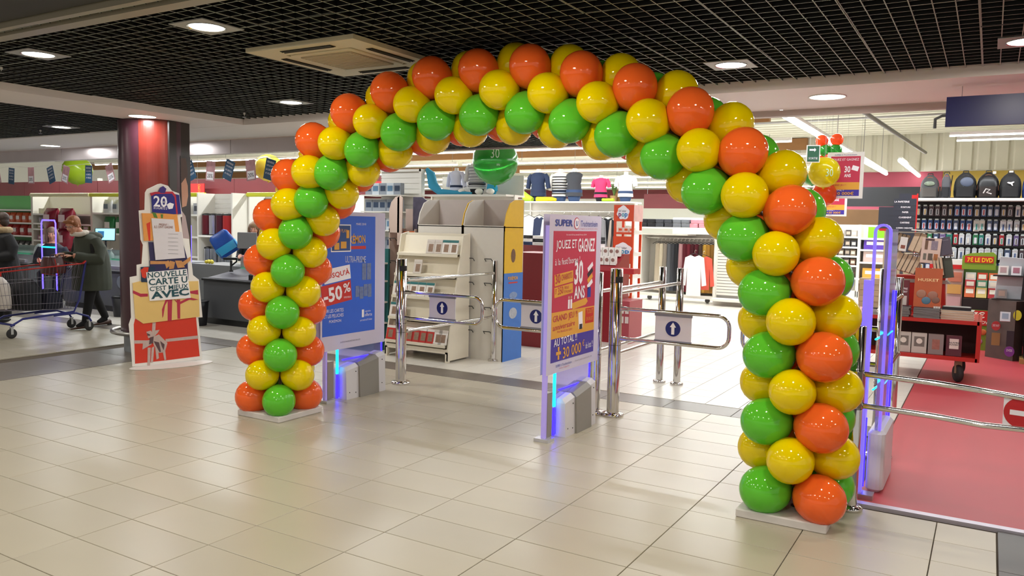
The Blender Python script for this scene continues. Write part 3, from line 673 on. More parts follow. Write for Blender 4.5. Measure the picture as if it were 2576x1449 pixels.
t1('ULTRA-PRISME', .30, .57, .76, .82, mat('ink_chrome', '#b9c2df', .4), rot=-.03, bold=.02)
M = MB(); sheet(M, .12, .37, .86, 1.10, INKW, .004); M.build('small_notice', P1)
M = MB(); sheet(M, .13, .36, .87, 1.09, mat('ink_deep_blue', '#234a8a', .4), .0052); M.build('notice_print', P1)
t1('BON PLAN', .17, .32, 1.03, 1.06, INKY, off=.0065)
for (a, b, c_, d_) in ((.16, .22, .88, .94), (.24, .31, .89, .95), (.31, .345, .98, 1.05)): M = MB(); sheet(M, a, b, c_, d_, INKY, .0065); M.build('notice_picture', P1)
for (a, c_, w_, h_) in ((.55, .60, .055, .15), (.615, .60, .055, .15), (.46, .45, .05, .10), (.515, .43, .05, .11), (.57, .45, .05, .11), (.625, .44, .05, .12)):
    M = MB(); M.box((.0032, a, c_+h_/2), (.0015, w_, h_), mat('card_pack_print', '#6d7da6', .35, noise_amt=.4, noise_scale=30)); M.build('card_pack_picture', P1)
t1('LA LISTE DES MAGASINS PARTICIPANTS SUR LE SITE', .24, .50, .055, .068, mat('ink_grey2', '#5b5870', .5))
# ================================================================== CARDBOARD GIFT TOWER (flat, printed, standing on the floor)
c0 = gz(335, 925); c1 = gz(512, 908); cu_ = (c1-c0); cu_.z = 0; cu_.normalize(); cn = cu_.cross(Vector((0, 0, 1)))
gift = thing('cardboard_display', 'cardboard cut-out tower of printed gift boxes standing in front of the column', 'display', c0)
def gp(zx, zy, off=0): return aP(290+zx*.3315, 460+zy*.3315, c0, cn)-c0+cn*off
WCARD = mat('white_card', '#ece8e2', .5)
out = [(130, 1395), (120, 1260), (102, 1075), (120, 1020), (110, 715), (163, 705), (162, 622), (200, 615), (210, 470), (192, 430), (178, 210), (222, 205), (225, 75), (240, 48), (275, 32), (320, 10), (345, 5), (400, 22), (430, 60), (485, 80), (510, 255), (495, 262), (515, 420), (560, 425), (590, 700), (635, 735), (662, 1020), (630, 1022), (660, 1338)]
M = MB(); M.prism([gp(*p) for p in out][::-1], cn*-.006, WCARD); M.build('card_body', gift)
_gl = [0]
def gpoly(pts, m, name='print', off=None):
    _gl[0] += 1; o = .0012+.0005*_gl[0] if off is None else off
    M = MB(); M.prism([gp(*p, off=.0008) for p in pts], cn*(o-.0008), m); return M.build(name, gift)
G_RED = mat('gift_red', '#d63a24', .42, noise_amt=.03); G_GOLD = mat('gift_gold', '#e6c277', .45, noise_amt=.07, noise_scale=5); G_RIB = mat('gift_magenta_ribbon', '#b8324a', .4)
G_SIL = mat('gift_silver_ribbon', '#c3ada6', .4, noise_amt=.15, noise_scale=30); G_ORG = mat('gift_orange', '#e59a4c', .45, noise_amt=.06); G_NAVY = mat('gift_navy', '#252a5c', .45); G_BLUE = mat('gift_blue', '#26267e', .4)
gpoly([(140, 1075), (150, 1030), (210, 1068), (612, 1015), (640, 1315), (400, 1345), (150, 1372)], G_RED, 'red_box_print')
gpoly([(282, 1060), (307, 1058), (300, 1180), (274, 1180)], G_SIL, 'ribbon_print'); gpoly([(143, 1195), (250, 1195), (250, 1218), (143, 1220)], G_SIL, 'ribbon_print'); gpoly([(380, 1185), (628, 1158), (629, 1182), (382, 1207)], G_SIL, 'ribbon_print')
for pts in ([(235, 1130), (270, 1120), (290, 1160), (250, 1180)], [(300, 1120), (335, 1115), (320, 1140), (295, 1165)], [(210, 1200), (270, 1190), (275, 1225), (205, 1265)], [(280, 1170), (330, 1150), (395, 1215), (375, 1285), (330, 1290), (290, 1230)],
            [(245, 1250), (268, 1250), (262, 1385), (243, 1385)], [(275, 1250), (295, 1240), (285, 1360), (268, 1365)], [(300, 1240), (320, 1240), (330, 1330), (312, 1340)], [(355, 1260), (375, 1255), (385, 1340), (372, 1345)]):
    gpoly(pts, G_SIL, 'bow_print')
for pts in ([(262, 1175), (290, 1165), (285, 1215), (255, 1225)], [(290, 1200), (330, 1210), (345, 1280), (335, 1285), (310, 1240)], [(240, 1140), (262, 1150), (262, 1160), (244, 1158)], [(340, 1200), (372, 1225), (366, 1270), (352, 1240)]): gpoly(pts, mat('bow_shadow_print', '#5c4447', .5), 'bow_print')
gpoly([(130, 760), (190, 745), (235, 755), (628, 745), (638, 1015), (210, 1068), (150, 1025)], G_GOLD, 'gold_box_print')
gpoly([(133, 815), (190, 840), (245, 840), (245, 862), (190, 865), (133, 838)], G_RIB, 'ribbon_print'); gpoly([(565, 822), (625, 812), (627, 848), (567, 838)], G_RIB, 'ribbon_print')
for pts in ([(395, 888), (430, 885), (425, 1045), (395, 1045)], [(400, 885), (375, 930), (362, 1010), (355, 1025), (352, 960), (380, 885)], [(465, 885), (490, 885), (490, 1030), (470, 1030)], [(440, 880), (480, 905), (560, 868), (628, 885), (590, 890), (560, 885), (480, 925)]):
    gpoly(pts, G_RIB, 'ribbon_print')
gpoly([(258, 590), (545, 600), (553, 735), (262, 735)], mat('gift_indigo', '#2f2a55', .45), 'blue_box_print'); gpoly([(250, 448), (512, 460), (550, 600), (262, 595)], MATS['gift_indigo'], 'blue_box_print')
gpoly([(262, 592), (400, 594), (400, 615), (262, 617)], mat('gift_bronze', '#c98e56', .45, noise_amt=.2, noise_scale=20), 'ribbon_print')
for pts in ([(370, 600), (400, 588), (420, 620), (385, 650)], [(410, 590), (450, 600), (440, 650), (405, 655)], [(450, 590), (500, 590), (525, 640), (470, 645)], [(500, 605), (570, 560), (565, 590), (520, 625)]): gpoly(pts, MATS['gift_bronze'], 'bow_print')
gpoly([(192, 638), (298, 633), (300, 750), (195, 752)], mat('gift_teal', '#1d3350', .45), 'teal_box_print'); gpoly([(190, 660), (215, 640), (250, 640), (245, 670), (225, 725), (200, 715)], G_RED, 'bow_print')
gpoly([(198, 230), (465, 235), (482, 368), (468, 430), (215, 440)], G_ORG, 'orange_box_print'); gpoly([(232, 310), (262, 295), (262, 440), (250, 440)], G_RED, 'ribbon_print')
gpoly([(275, 222), (305, 232), (318, 268), (290, 262)], mat('leaf_green', '#4f7a2c', .5), 'leaf_print'); gpoly([(340, 238), (358, 238), (356, 268), (344, 268)], MATS['leaf_green'], 'leaf_print')
gpoly([(270, 85), (412, 78), (480, 92), (496, 235), (440, 238), (278, 222)], G_BLUE, 'blue_box_print')
gpoly([(262, 78), (300, 68), (430, 66), (455, 95), (470, 235), (458, 238), (445, 110), (425, 82), (300, 85), (270, 100)], mat('gift_crimson', '#b8263a', .4), 'ribbon_print')
gpoly([(325, 65), (340, 35), (360, 25), (383, 45), (372, 78), (340, 78)], mat('gift_purple', '#3b2a7a', .4), 'bow_print')
def gtext(s, a, b, h, m, off=.022, name='lettering', bold=0):   # a: lower-left, b: lower-right in survey coordinates, h: height (m)
    pa = gp(*a); pb = gp(*b); u = (pb-pa); L = u.length; u.normalize(); v = u.cross(cn) * -1
    v = cn.cross(u)
    return text(s, gift, pa, u, v, L, h, m, off=off, name=name, bold=bold)
gtext('20', (285, 180), (388, 185), .115, INKW, bold=.03); gtext('ANS', (345, 152), (370, 153), .02, INKW, off=.024); gtext('DE LA', (285, 198), (318, 200), .022, INKW); gtext('CARTE U', (320, 200), (388, 204), .03, INKW, bold=.02)
gpoly([(385, 165), (410, 150), (440, 160), (430, 195), (400, 200)], INKW, 'tag_print', .021)
gpoly([(268, 268), (438, 278), (450, 370), (498, 372), (525, 568), (300, 585)], mat('paper_notice', '#dcd6da', .25), 'paper_notice', .026)
gtext('PRESENT !', (325, 322), (395, 325), .02, mat('ink_brown', '#8a4a30', .5), off=.029); gtext('ILS ONT GAGNE', (290, 342), (430, 345), .025, MATS['ink_brown'], off=.029)
for k in range(6): gpoly([(395, 385+30*k), (470, 388+30*k), (470, 390+30*k), (395, 387+30*k)], GREY, 'printed_line', .028)
gpoly([(230, 678), (538, 652), (568, 872), (258, 895)], mat('label_white', '#f2eeee', .4), 'label_print', .021)
gtext('NOUVELLE', (242, 722), (535, 700), .060, INKT, off=.024, bold=.02); gtext('CARTE U', (250, 778), (543, 755), .070, INKT, off=.024, bold=.03); gtext("C'EST MIEUX", (257, 822), (548, 797), .050, INKT, off=.024, bold=.02); gtext('AVEC', (268, 882), (555, 850), .078, INKT, off=.024, bold=.06)
b0 = (c0+c1)/2; M = MB(); rr = []
for k in range(28):
    a = 2*math.pi*k/28; rr.append(b0+cu_*(.43*math.cos(a))+cn*(.09+.17*math.sin(a))-c0+Vector((0, 0, .002)))
M.prism(rr, (0, 0, .005), WCARD); M.build('card_foot', gift)
# ================================================================== SHOPPING CART
WIRE = mat('cart_wire', '#8d8894', .3, .9); CRED = mat('cart_red_plastic', '#c22a22', .4); CBLUE = mat('cart_blue_frame', '#252a78', .4)
OXc = Vector((-10.82, 5.95, 0)); cart = thing('shopping_cart', 'wire shopping cart with blue frame and red handle, pushed by the woman in olive', 'shopping cart', OXc)
def cw(x, y, z): return Vector((x, y, z))-OXc
xn, xf, yr, yf = -10.60, -11.06, 6.36, 5.16
BT = [(xn, yr, .93), (xn, yf, .84), (xf, yf, .84), (xf, yr, .93)]; BB = [(xn-.05, yr-.12, .31), (xn-.05, yf+.12, .36), (xf+.05, yf+.12, .36), (xf+.05, yr-.12, .31)]
def lerp(a, b, f): return tuple(a[i]*(1-f)+b[i]*f for i in range(3))
M = MB()
for i in range(4):
    a0, a1, b0_, b1 = BT[i], BT[(i+1) % 4], BB[i], BB[(i+1) % 4]; n = 24 if i % 2 == 0 else 10
    for k in range(n+1):
        p, q = lerp(a0, a1, k/n), lerp(b0_, b1, k/n); M.tube([cw(*p), cw(*q)], .0022, WIRE, 4, cap=False)
    for f in (.3, .6, .85): M.tube([cw(*lerp(a0, b0_, f)), cw(*lerp(a1, b1, f))], .0028, WIRE, 4, cap=False)
for k in range(11): M.tube([cw(*lerp(BB[0], BB[3], k/10)), cw(*lerp(BB[1], BB[2], k/10))], .0025, WIRE, 4, cap=False)
stuff(M.build('wire_basket', cart))
MB().tube([cw(*p) for p in BT], .009, CRED, 8, closed=True).build('basket_rim', cart)
for x in (xn, xf): MB().box(cw(x, yf+.06, .825), (.03, .16, .05), CRED).build('corner_cap', cart)
MB().tube([cw(xn, 6.53, 1.0), cw(xf, 6.53, 1.0)], .019, CRED, 12).build('handle', cart)
for x in (xn, xf):
    MB().tube([cw(x, 6.36, .93), cw(x, 6.44, 1.0), cw(x, 6.50, 1.03), cw(x, 6.56, .98), cw(x, 6.58, .95)], .016, CRED, 8).build('handle_bracket', cart)
    MB().tube([cw(x, 6.40, .96), cw(x-.0, 6.30, .45), cw(x, 6.22, .28), cw(x, 5.55, .24), cw(x, 5.40, .16)], .014, CBLUE, 8).build('frame_tube', cart)
    MB().tube([cw(x, 5.95, .25), cw(x, 6.25, .26), cw(x, 6.42, .20), cw(x, 6.46, .13)], .014, CBLUE, 8).build('frame_tube', cart)
MB().tube([cw(xn, 5.44, .17), cw(xf, 5.44, .17)], .014, CBLUE, 8).build('cross_tube', cart)
for x, y in ((xn-.02, 6.44), (xf+.02, 6.44), (xn-.02, 5.42), (xf+.02, 5.42)):
    o = MB().lathe([(.03, -.013), (.058, -.015), (.063, -.008), (.063, .008), (.058, .015), (.03, .013)], (0, 0, 0), RUBBER, 20, axis=Vector((1, 0, 0))).build('wheel', cart, cw(x, y, .0635))
    MB().box((.018, 0, .035), (.005, .03, .09), LGREY).box((-.018, 0, .035), (.005, .03, .09), LGREY).box((0, 0, .082), (.045, .04, .01), LGREY).build('fork', o)
M = MB()
for k in range(8): M.tube([cw(xf+.04+.055*k, 6.30, .92), cw(xf+.04+.055*k, 6.12, .74)], .0025, WIRE, 4, cap=False)
M.tube([cw(xf+.03, 6.0, 1.0), cw(xf+.02, 6.05, .78), cw(xn-.05, 6.05, .78), cw(xn-.04, 6.0, 1.0)], .006, CRED, 6); stuff(M.build('child_seat', cart))
# things lying in the cart
def sack(name, c, r, m, label, cat, seedk=1, handles=None, group=None):
    M = MB(); R = []
    for j in range(9):
        a = j/8; z = -r[2]+2*r[2]*a; q = [1.0, 1.04, 1.05, 1.03, 1.0, .97, .9, .72, .45][j]
        R.append([Vector((r[0]*q*(abs(math.cos(t))**.6)*math.copysign(1, math.cos(t))*(1+.10*noise.noise(Vector((t*1.7, z*9, seedk)))), r[1]*q*(abs(math.sin(t))**.6)*math.copysign(1, math.sin(t))*(1+.12*noise.noise(Vector((t*2, z*8, seedk+5)))), z)) for t in [2*math.pi*i/20 for i in range(20)]])
    M.loft(R, m); o = M.build(name, None, c); tag(o, label, cat, group); return o
BAGBR = mat('brown_leather', '#4a1f1a', .35, noise_amt=.12, bump=.1)
hb = thing('handbag', 'dark brown leather handbag standing in the child seat of the cart', 'handbag', (-10.79, 6.06, .80))
M = MB(); R = []
for j in range(7):
    z = .22*j/6; q = [.97, 1.0, 1.0, .97, .92, .86, .80][j]; R.append([Vector((.12*q*math.copysign(abs(math.cos(t))**.5, math.cos(t)), .135*q*math.copysign(abs(math.sin(t))**.5, math.sin(t)), z)) for t in [2*math.pi*i/20 for i in range(20)]])
M.loft(R, BAGBR); M.build('body', hb)
for y in (-.05, .05): MB().tube([(.09, y-.05, .2), (.10, y-.03, .25), (.10, y+.03, .26), (.09, y+.05, .2)], .007, BAGBR, 6).build('strap', hb)
MB().box((.118, 0, .12), (.006, .03, .04), STEEL).build('clasp', hb)
sack('carrier_bag', (-10.84, 5.36, .575), (.15, .14, .20), mat('white_film_bag', '#c9c0b6', .4, noise_amt=.2, noise_scale=12), 'crumpled white carrier bag at the front of the shopping cart', 'bag', 3)
sack('tote_bag', (-10.83, 5.72, .53), (.17, .15, .20), mat('black_tote', '#15161d', .7), 'black shopping tote in the middle of the cart', 'bag', 8)
sack('tote_bag', (-10.83, 6.02, .46), (.15, .13, .13), mat('dark_blue_tote', '#171a2c', .7), 'dark blue folded tote at the rear of the cart, under the handbag', 'bag', 12)
# ================================================================== PEOPLE
def remeshed(M, name, parent, vox=.011, smooth=6, assign=None, mats=None, loc=(0, 0, 0)):
    me = M.mesh('tmp'); ob = bpy.data.objects.new('tmp', me); COL.objects.link(ob)
    r = ob.modifiers.new('r', 'REMESH'); r.mode = 'VOXEL'; r.voxel_size = vox; r.use_smooth_shade = True
    s = ob.modifiers.new('s', 'SMOOTH'); s.iterations = smooth; s.factor = .5
    dg = bpy.context.evaluated_depsgraph_get(); me2 = bpy.data.meshes.new_from_object(ob.evaluated_get(dg)); bpy.data.objects.remove(ob)
    me2.materials.clear()
    for x in mats: me2.materials.append(x)
    for p in me2.polygons:
        p.use_smooth = True
        p.material_index = assign(p.center) if assign else 0
    me2.name = name; return link(name, me2, parent, loc)
def ring(c, rx, ry, n=16, yaw=0, tilt=0):
    out = []; q = Matrix.Rotation(yaw, 3, 'Z') @ Matrix.Rotation(tilt, 3, 'X')
    for k in range(n): a = 2*math.pi*k/n; out.append(Vector(c)+q @ Vector((rx*math.cos(a), ry*math.sin(a), 0)))
    return out
def head(M, c, s=1.0, yaw=0, pitch=0, m=SKIN):   # face looks along -Y before yaw; c: head centre
    q = Matrix.Rotation(yaw, 3, 'Z') @ Matrix.Rotation(pitch, 3, 'X'); c = Vector(c)
    P = lambda x, y, z: c+q @ Vector((x, y, z))*s
    M.ell(c+q @ Vector((0, .012, .025))*s, (.072*s, .092*s, .085*s), m, 16, 12, q)     # cranium
    M.ell(c+q @ Vector((0, -.022, -.035))*s, (.055*s, .062*s, .075*s), m, 14, 10, q)   # face and jaw
    M.ell(P(0, -.062, -.088), (.024*s, .020*s, .020*s), m, 10, 8)                         # chin
    M.tube([P(0, -.082, .012), P(0, -.098, -.012), P(0, -.108, -.028), P(0, -.088, -.036)], [.009*s, .011*s, .014*s, .010*s], m, 8)
    for e in (-1, 1):
        M.ell(P(e*.072, .010, -.012), (.010*s, .020*s, .030*s), m, 8, 6, q)             # ears
        M.ell(P(e*.030, -.068, .022), (.020*s, .012*s, .008*s), m, 8, 6, q)             # brow
        M.ell(P(e*.035, -.060, -.030), (.020*s, .018*s, .018*s), m, 8, 6, q)            # cheek
    M.ell(P(0, -.080, -.058), (.022*s, .010*s, .007*s), m, 8, 6, q)                       # lips
    return P, q
def face_details(par, P, q, s=1.0, glasses=False, lips='#a2524c'):
    for e in (-1, 1):
        M = MB(); M.ell(P(e*.030, -.074, .004), (.012*s, .008*s, .007*s), mat('eye_white', '#dcd6d0', .2), 10, 6, q); o = M.build('eye', par)
        M = MB(); M.ell(P(e*.030, -.081, .003), (.0055*s, .003*s, .0055*s), mat('eye_dark', '#2c201a', .2), 8, 6, q); M.build('iris', o)
    M = MB(); M.ell(P(0, -.0885, -.058), (.020*s, .004*s, .006*s), mat('lips', lips, .4), 10, 6, q); M.build('mouth', par)
    if glasses:
        M = MB()
        for e in (-1, 1):
            M.tube([P(e*.030+.021*math.cos(a), -.094, .002+.016*math.sin(a)) for a in [2*math.pi*k/14 for k in range(14)]], .0018, STEEL, 5, closed=True)
            M.tube([P(e*.052, -.092, .004), P(e*.078, -.02, .006), P(e*.078, .01, .0)], .0016, STEEL, 5)
        M.tube([P(-.01, -.097, .006), P(.01, -.097, .006)], .0016, STEEL, 5); M.build('glasses', par)
def hand(M, wrist, d, palm_n, m=SKIN, s=1.0, curl=.5):
    # palm + five curled fingers; d: direction, palm_n: normal out of the back of the hand
    d = Vector(d).normalized(); n = Vector(palm_n); n = (n-d*n.dot(d)).normalized(); sde = d.cross(n); w = Vector(wrist)
    c = w+d*.045*s
    q = Matrix((sde, d, n)).transposed(); M.ell(c, (.040*s, .048*s, .016*s), m, 12, 8, q)
    for i, (o, L) in enumerate(((-.030, .062), (-.010, .074), (.010, .078), (.029, .070))):
        p = w+d*.078*s+sde*o*s; P = [p-d*.02*s, p]; dd = d.copy(); k = L*s/3
        for j in range(3): dd = (dd-n*curl*.7).normalized(); P.append(P[-1]+dd*k)
        M.tube(P, [.0085*s, .0088*s, .008*s, .0075*s, .006*s], m, 8)
    p = w+d*.02*s-sde*.030*s; M.tube([p, p+d*.02*s-sde*.022*s, p+d*.045*s-sde*.030*s-n*.012*s, p+d*.062*s-sde*.024*s-n*.024*s], [.012*s, .0105*s, .009*s, .007*s], m, 8)
TROU = mat('black_trousers', '#0f0e0f', .8); GCOAT = mat('olive_parka', '#41463a', .75, noise_amt=.14, noise_scale=6, bump=.25)
SHOE = mat('brown_leather_shoe', '#4b3226', .35); HAIRB = mat('auburn_hair', '#93582f', .55, noise_amt=.25, noise_scale=60, bump=.4)
OW = Vector((-10.84, 6.57, 0)); wm = thing('person', 'woman with short auburn hair, glasses and an olive parka leaning over her shopping cart', 'person', OW)
B = MB()
hc = (.0, -.20, 1.45); PW, QW = head(B, hc, 1.04, yaw=.35, pitch=.38)
B.tube([(0, -.04, 1.28), (0, -.10, 1.33), (0, -.15, 1.40)], [.06, .055, .05], SKIN, 12)
B.loft([ring((0, .05, .80), .155, .115), ring((0, .05, .95), .165, .125), ring((0, .04, 1.10), .17, .12), ring((0, 0, 1.24), .185, .10), ring((0, -.03, 1.31), .10, .07)], TROU)
LEGS = [((.09, .04, .84), (.085, -.03, .45), (.08, -.10, .09), (.08, -.22, .045)), ((-.09, .06, .84), (-.11, .16, .46), (-.12, .33, .11), (-.12, .21, .05))]
for a, b, c, d in LEGS: B.tube([a, lerp(a, b, .5), b, lerp(b, c, .5), c], [.10, .085, .068, .058, .048], TROU, 14); B.tube([c, lerp(c, d, .4), d], [.045, .040, .03], TROU, 10)
for e in (1, -1):
    B.tube([(e*.18, -.02, 1.24), (e*.24, -.06, 1.02), (e*.13, -.28, 1.03)], [.055, .048, .035], SKIN, 10)
hand(B, (.125, -.29, 1.03), (-.45, -.9, .08), (.1, .05, 1)); hand(B, (-.10, -.29, 1.05), (.35, -.9, .0), (-.1, .05, 1))
remeshed(B, 'body', wm, .008, 2, lambda c: 0 if (c.z > 1.30 or (c.y < -.24 and c.z > .9)) else 1, [SKIN, TROU])
face_details(wm, PW, QW, 1.04, True)
M = MB()
M.loft([ring((0, .06, .54), .27, .245, 20), ring((0, .06, .64), .275, .25, 20), ring((.0, .06, .85), .265, .24, 20), ring((0, .06, 1.02), .25, .215, 20), ring((0, .04, 1.16), .235, .185, 20), ring((0, .0, 1.26), .21, .145, 20), ring((0, -.02, 1.32), .12, .10, 20)], GCOAT)
for e in (1, -1): M.tube([(e*.16, .0, 1.25), (e*.23, .03, 1.12), (e*.28, .00, .99), (e*.19, -.14, .995), (e*.13, -.255, 1.03)], [.09, .095, .092, .08, .06], GCOAT, 14)
M.ell((0, .10, 1.29), (.15, .10, .07), GCOAT, 16, 10)     # hood lying on the back
remeshed(M, 'parka', wm, .011, 3, None, [GCOAT])
M = MB()
for k in range(9):
    a = -math.pi*.1+math.pi*1.2*k/8
M.tube([Vector((.095*math.cos(a), -.105+.085*math.sin(a), 1.335+.018*math.sin(a*1.0)+.006*math.sin(3*a))) for a in [2*math.pi*k/18 for k in range(18)]], .032, mat('cream_scarf', '#d6cdbf', .8, noise_amt=.1, bump=.3), 10, closed=True)
M.build('scarf', wm)
M = MB(); 
M.ell(PW(0, .022, .036), (.086, .104, .088), HAIRB, 18, 12, QW); M.ell(PW(0, .055, -.01), (.074, .062, .075), HAIRB, 14, 10, QW)
for e in (-1, 1): M.ell(PW(e*.062, .0, .025), (.024, .05, .052), HAIRB, 10, 8, QW)
for k in range(7): M.ell(PW(-.055+.018*k, -.062, .072-.003*abs(k-3)), (.016, .026, .022), HAIRB, 8, 6, QW)
remeshed(M, 'hair', wm, .008, 2, None, [HAIRB])
for (a, b, c, d) in LEGS:
    M = MB(); f = Vector((d[0]-c[0], d[1]-c[1], 0)).normalized(); o = Vector((c[0], c[1], 0))
    M.loft([ring(o-f*.055+Vector((0, 0, .055)), .03, .03, 12), ring(o+f*.0+Vector((0, 0, .05)), .042, .048, 12)], SHOE)
    R = []
    for s_, w_, h_ in ((-.075, .020, .06), (-.05, .034, .075), (0, .036, .07), (.06, .038, .05), (.12, .042, .038), (.17, .030, .028), (.205, .008, .018)):
        p = o+f*s_; sd = Vector((-f.y, f.x, 0)); R.append([p+sd*(w_*math.cos(t))+Vector((0, 0, max(.004, .5*h_+.012+.5*h_*math.sin(t)))) for t in [2*math.pi*k/12 for k in range(12)]])
    M.loft(R, SHOE); M.box(o-f*.055+Vector((0, 0, .014)), (.045, .045, .028), BLACK); M.build('shoe', wm)
# person at the left edge, back in a long black coat
OP = Vector((-12.36, 6.20, 0)); pm = thing('person', 'person in a long black coat with a tan fur collar, cut by the left edge', 'person', OP)
COATK = mat('black_coat', '#131418', .8, noise_amt=.15, noise_scale=5, bump=.2)
B = MB(); PP, QP = head(B, (0, .0, 1.49), 1.0, yaw=-.9, pitch=.1); B.tube([(0, 0, 1.3), (0, 0, 1.42)], .055, SKIN, 10)
B.loft([ring((0, 0, .8), .16, .12), ring((0, 0, 1.1), .17, .12), ring((0, 0, 1.26), .19, .10), ring((0, 0, 1.35), .08, .07)], TROU)
for e in (-1, 1): B.tube([(e*.09, 0, .85), (e*.09, 0, .45), (e*.09, .02, .09), (e*.1, -.1, .05)], [.1, .07, .05, .035], TROU, 12); B.tube([(e*.18, 0, 1.25), (e*.26, .02, 1.0), (e*.20, -.2, .95)], [.055, .048, .035], SKIN, 10); hand(B, (e*.20, -.2, .95), (0, -1, .1), (0, 0, 1))
remeshed(B, 'body', pm, .010, 2, lambda c: 0 if (c.z > 1.32 or c.y < -.19 and c.z > .8) else 1, [SKIN, TROU]); face_details(pm, PP, QP)
M = MB(); M.loft([ring((0, .02, .42), .30, .26, 20), ring((0, .02, .7), .27, .23, 20), ring((0, .01, 1.0), .235, .18, 20), ring((0, 0, 1.24), .225, .14, 20), ring((0, 0, 1.34), .11, .10, 20)], COATK)
for e in (1, -1): M.tube([(e*.17, .0, 1.25), (e*.25, .03, 1.10), (e*.27, .00, .98), (e*.21, -.17, .955)], [.08, .08, .075, .06], COATK, 14)
remeshed(M, 'coat', pm, .012, 3, None, [COATK])
M = MB(); M.tube([Vector((.12*math.cos(a), .10*math.sin(a), 1.345)) for a in [2*math.pi*k/18 for k in range(18)]], .052, mat('tan_fur', '#a08c6c', .9, noise_amt=.3, noise_scale=40, bump=.6), 10, closed=True); M.build('fur_collar', pm)
HAIRD = mat('dark_brown_hair', '#3a2a22', .55, noise_amt=.25, noise_scale=60, bump=.4)
M = MB(); M.ell(PP(0, .02, .035), (.084, .102, .086), HAIRD, 18, 12, QP); M.ell(PP(0, .05, -.02), (.074, .062, .08), HAIRD, 14, 10, QP); remeshed(M, 'hair', pm, .009, 2, None, [HAIRD])
for e in (-1, 1): M = MB(); M.ell((e*.095, -.06, .04), (.045, .12, .038), BLACK, 12, 8); M.build('shoe', pm)
# seated cashier and second shopper behind the tills
def upper(label, o, yaw, hz, coat, hair, scarfm=None, stand=False, long_=True):
    t = thing('person', label, 'person', o, yaw); B = MB(); P_, Q_ = head(B, (0, -.03, hz), 1.0, pitch=.15); B.tube([(0, 0, hz-.2), (0, -.01, hz-.08)], .052, SKIN, 10)
    B.loft([ring((0, 0, hz-.70), .16, .12), ring((0, 0, hz-.4), .165, .115), ring((0, 0, hz-.24), .185, .10), ring((0, 0, hz-.16), .08, .07)], TROU)
    for e in (-1, 1):
        if stand: B.tube([(e*.09, 0, hz-.66), (e*.09, 0, .42), (e*.09, .02, .08), (e*.1, -.1, .05)], [.1, .07, .05, .035], TROU, 12)
        else: B.tube([(e*.09, 0, hz-.66), (e*.11, -.42, hz-.68), (e*.11, -.44, .12), (e*.11, -.54, .05)], [.1, .07, .05, .035], TROU, 12)
        B.tube([(e*.18, 0, hz-.25), (e*.24, -.06, hz-.48), (e*.16, -.30, hz-.45)], [.055, .045, .034], SKIN, 10); hand(B, (e*.16, -.30, hz-.45), (-e*.2, -1, 0), (0, 0, 1))
    remeshed(B, 'body', t, .010, 2, lambda c: 0 if (c.z > hz-.17 or c.y < -.26 and hz-.6 < c.z < hz-.3) else 1, [SKIN, TROU]); face_details(t, P_, Q_)
    M = MB(); M.loft([ring((0, 0, hz-.72), .19, .15), ring((0, 0, hz-.45), .19, .14), ring((0, 0, hz-.25), .205, .12), ring((0, 0, hz-.17), .10, .09)], coat)
    for e in (1, -1): M.tube([(e*.16, .0, hz-.25), (e*.235, .0, hz-.40), (e*.24, -.07, hz-.49), (e*.17, -.27, hz-.455)], [.07, .066, .06, .05], coat, 12)
    remeshed(M, 'jacket', t, .012, 3, None, [coat])
    M = MB(); M.ell(P_(0, .02, .035), (.085, .102, .086), hair, 18, 12, Q_)
    if long_:
        for e in (-1, 1): M.tube([P_(e*.05, .02, .07), P_(e*.078, .01, .0), P_(e*.085, .02, -.10), P_(e*.08, .03, -.20)], [.035, .034, .036, .022], hair, 10)
        M.tube([P_(0, .08, .03), P_(0, .09, -.1), P_(0, .09, -.22)], [.05, .07, .05], hair, 12)
    remeshed(M, 'hair', t, .010, 2, None, [hair])
    if scarfm: MB().tube([Vector((.105*math.cos(a), -.01+.09*math.sin(a), hz-.165)) for a in [2*math.pi*k/16 for k in range(16)]], .035, scarfm, 8, closed=True).build('scarf', t)
    return t
upper('smiling seated cashier with long light brown hair behind the blue light frame', (-14.25, 8.0, 0), .9, 1.25, mat('navy_jacket', '#1b1d2b', .7), mat('light_brown_hair', '#7d6250', .55, noise_amt=.2, noise_scale=60, bump=.4))
upper('woman with long blond-brown hair and a pale scarf behind the till nearest the arch', (-10.62, 9.35, 0), .6, 1.42, mat('black_jacket', '#1b1a1c', .7), mat('blond_brown_hair', '#8a6a48', .55, noise_amt=.25, noise_scale=60, bump=.4), mat('pink_scarf', '#c8aaa8', .9), True)
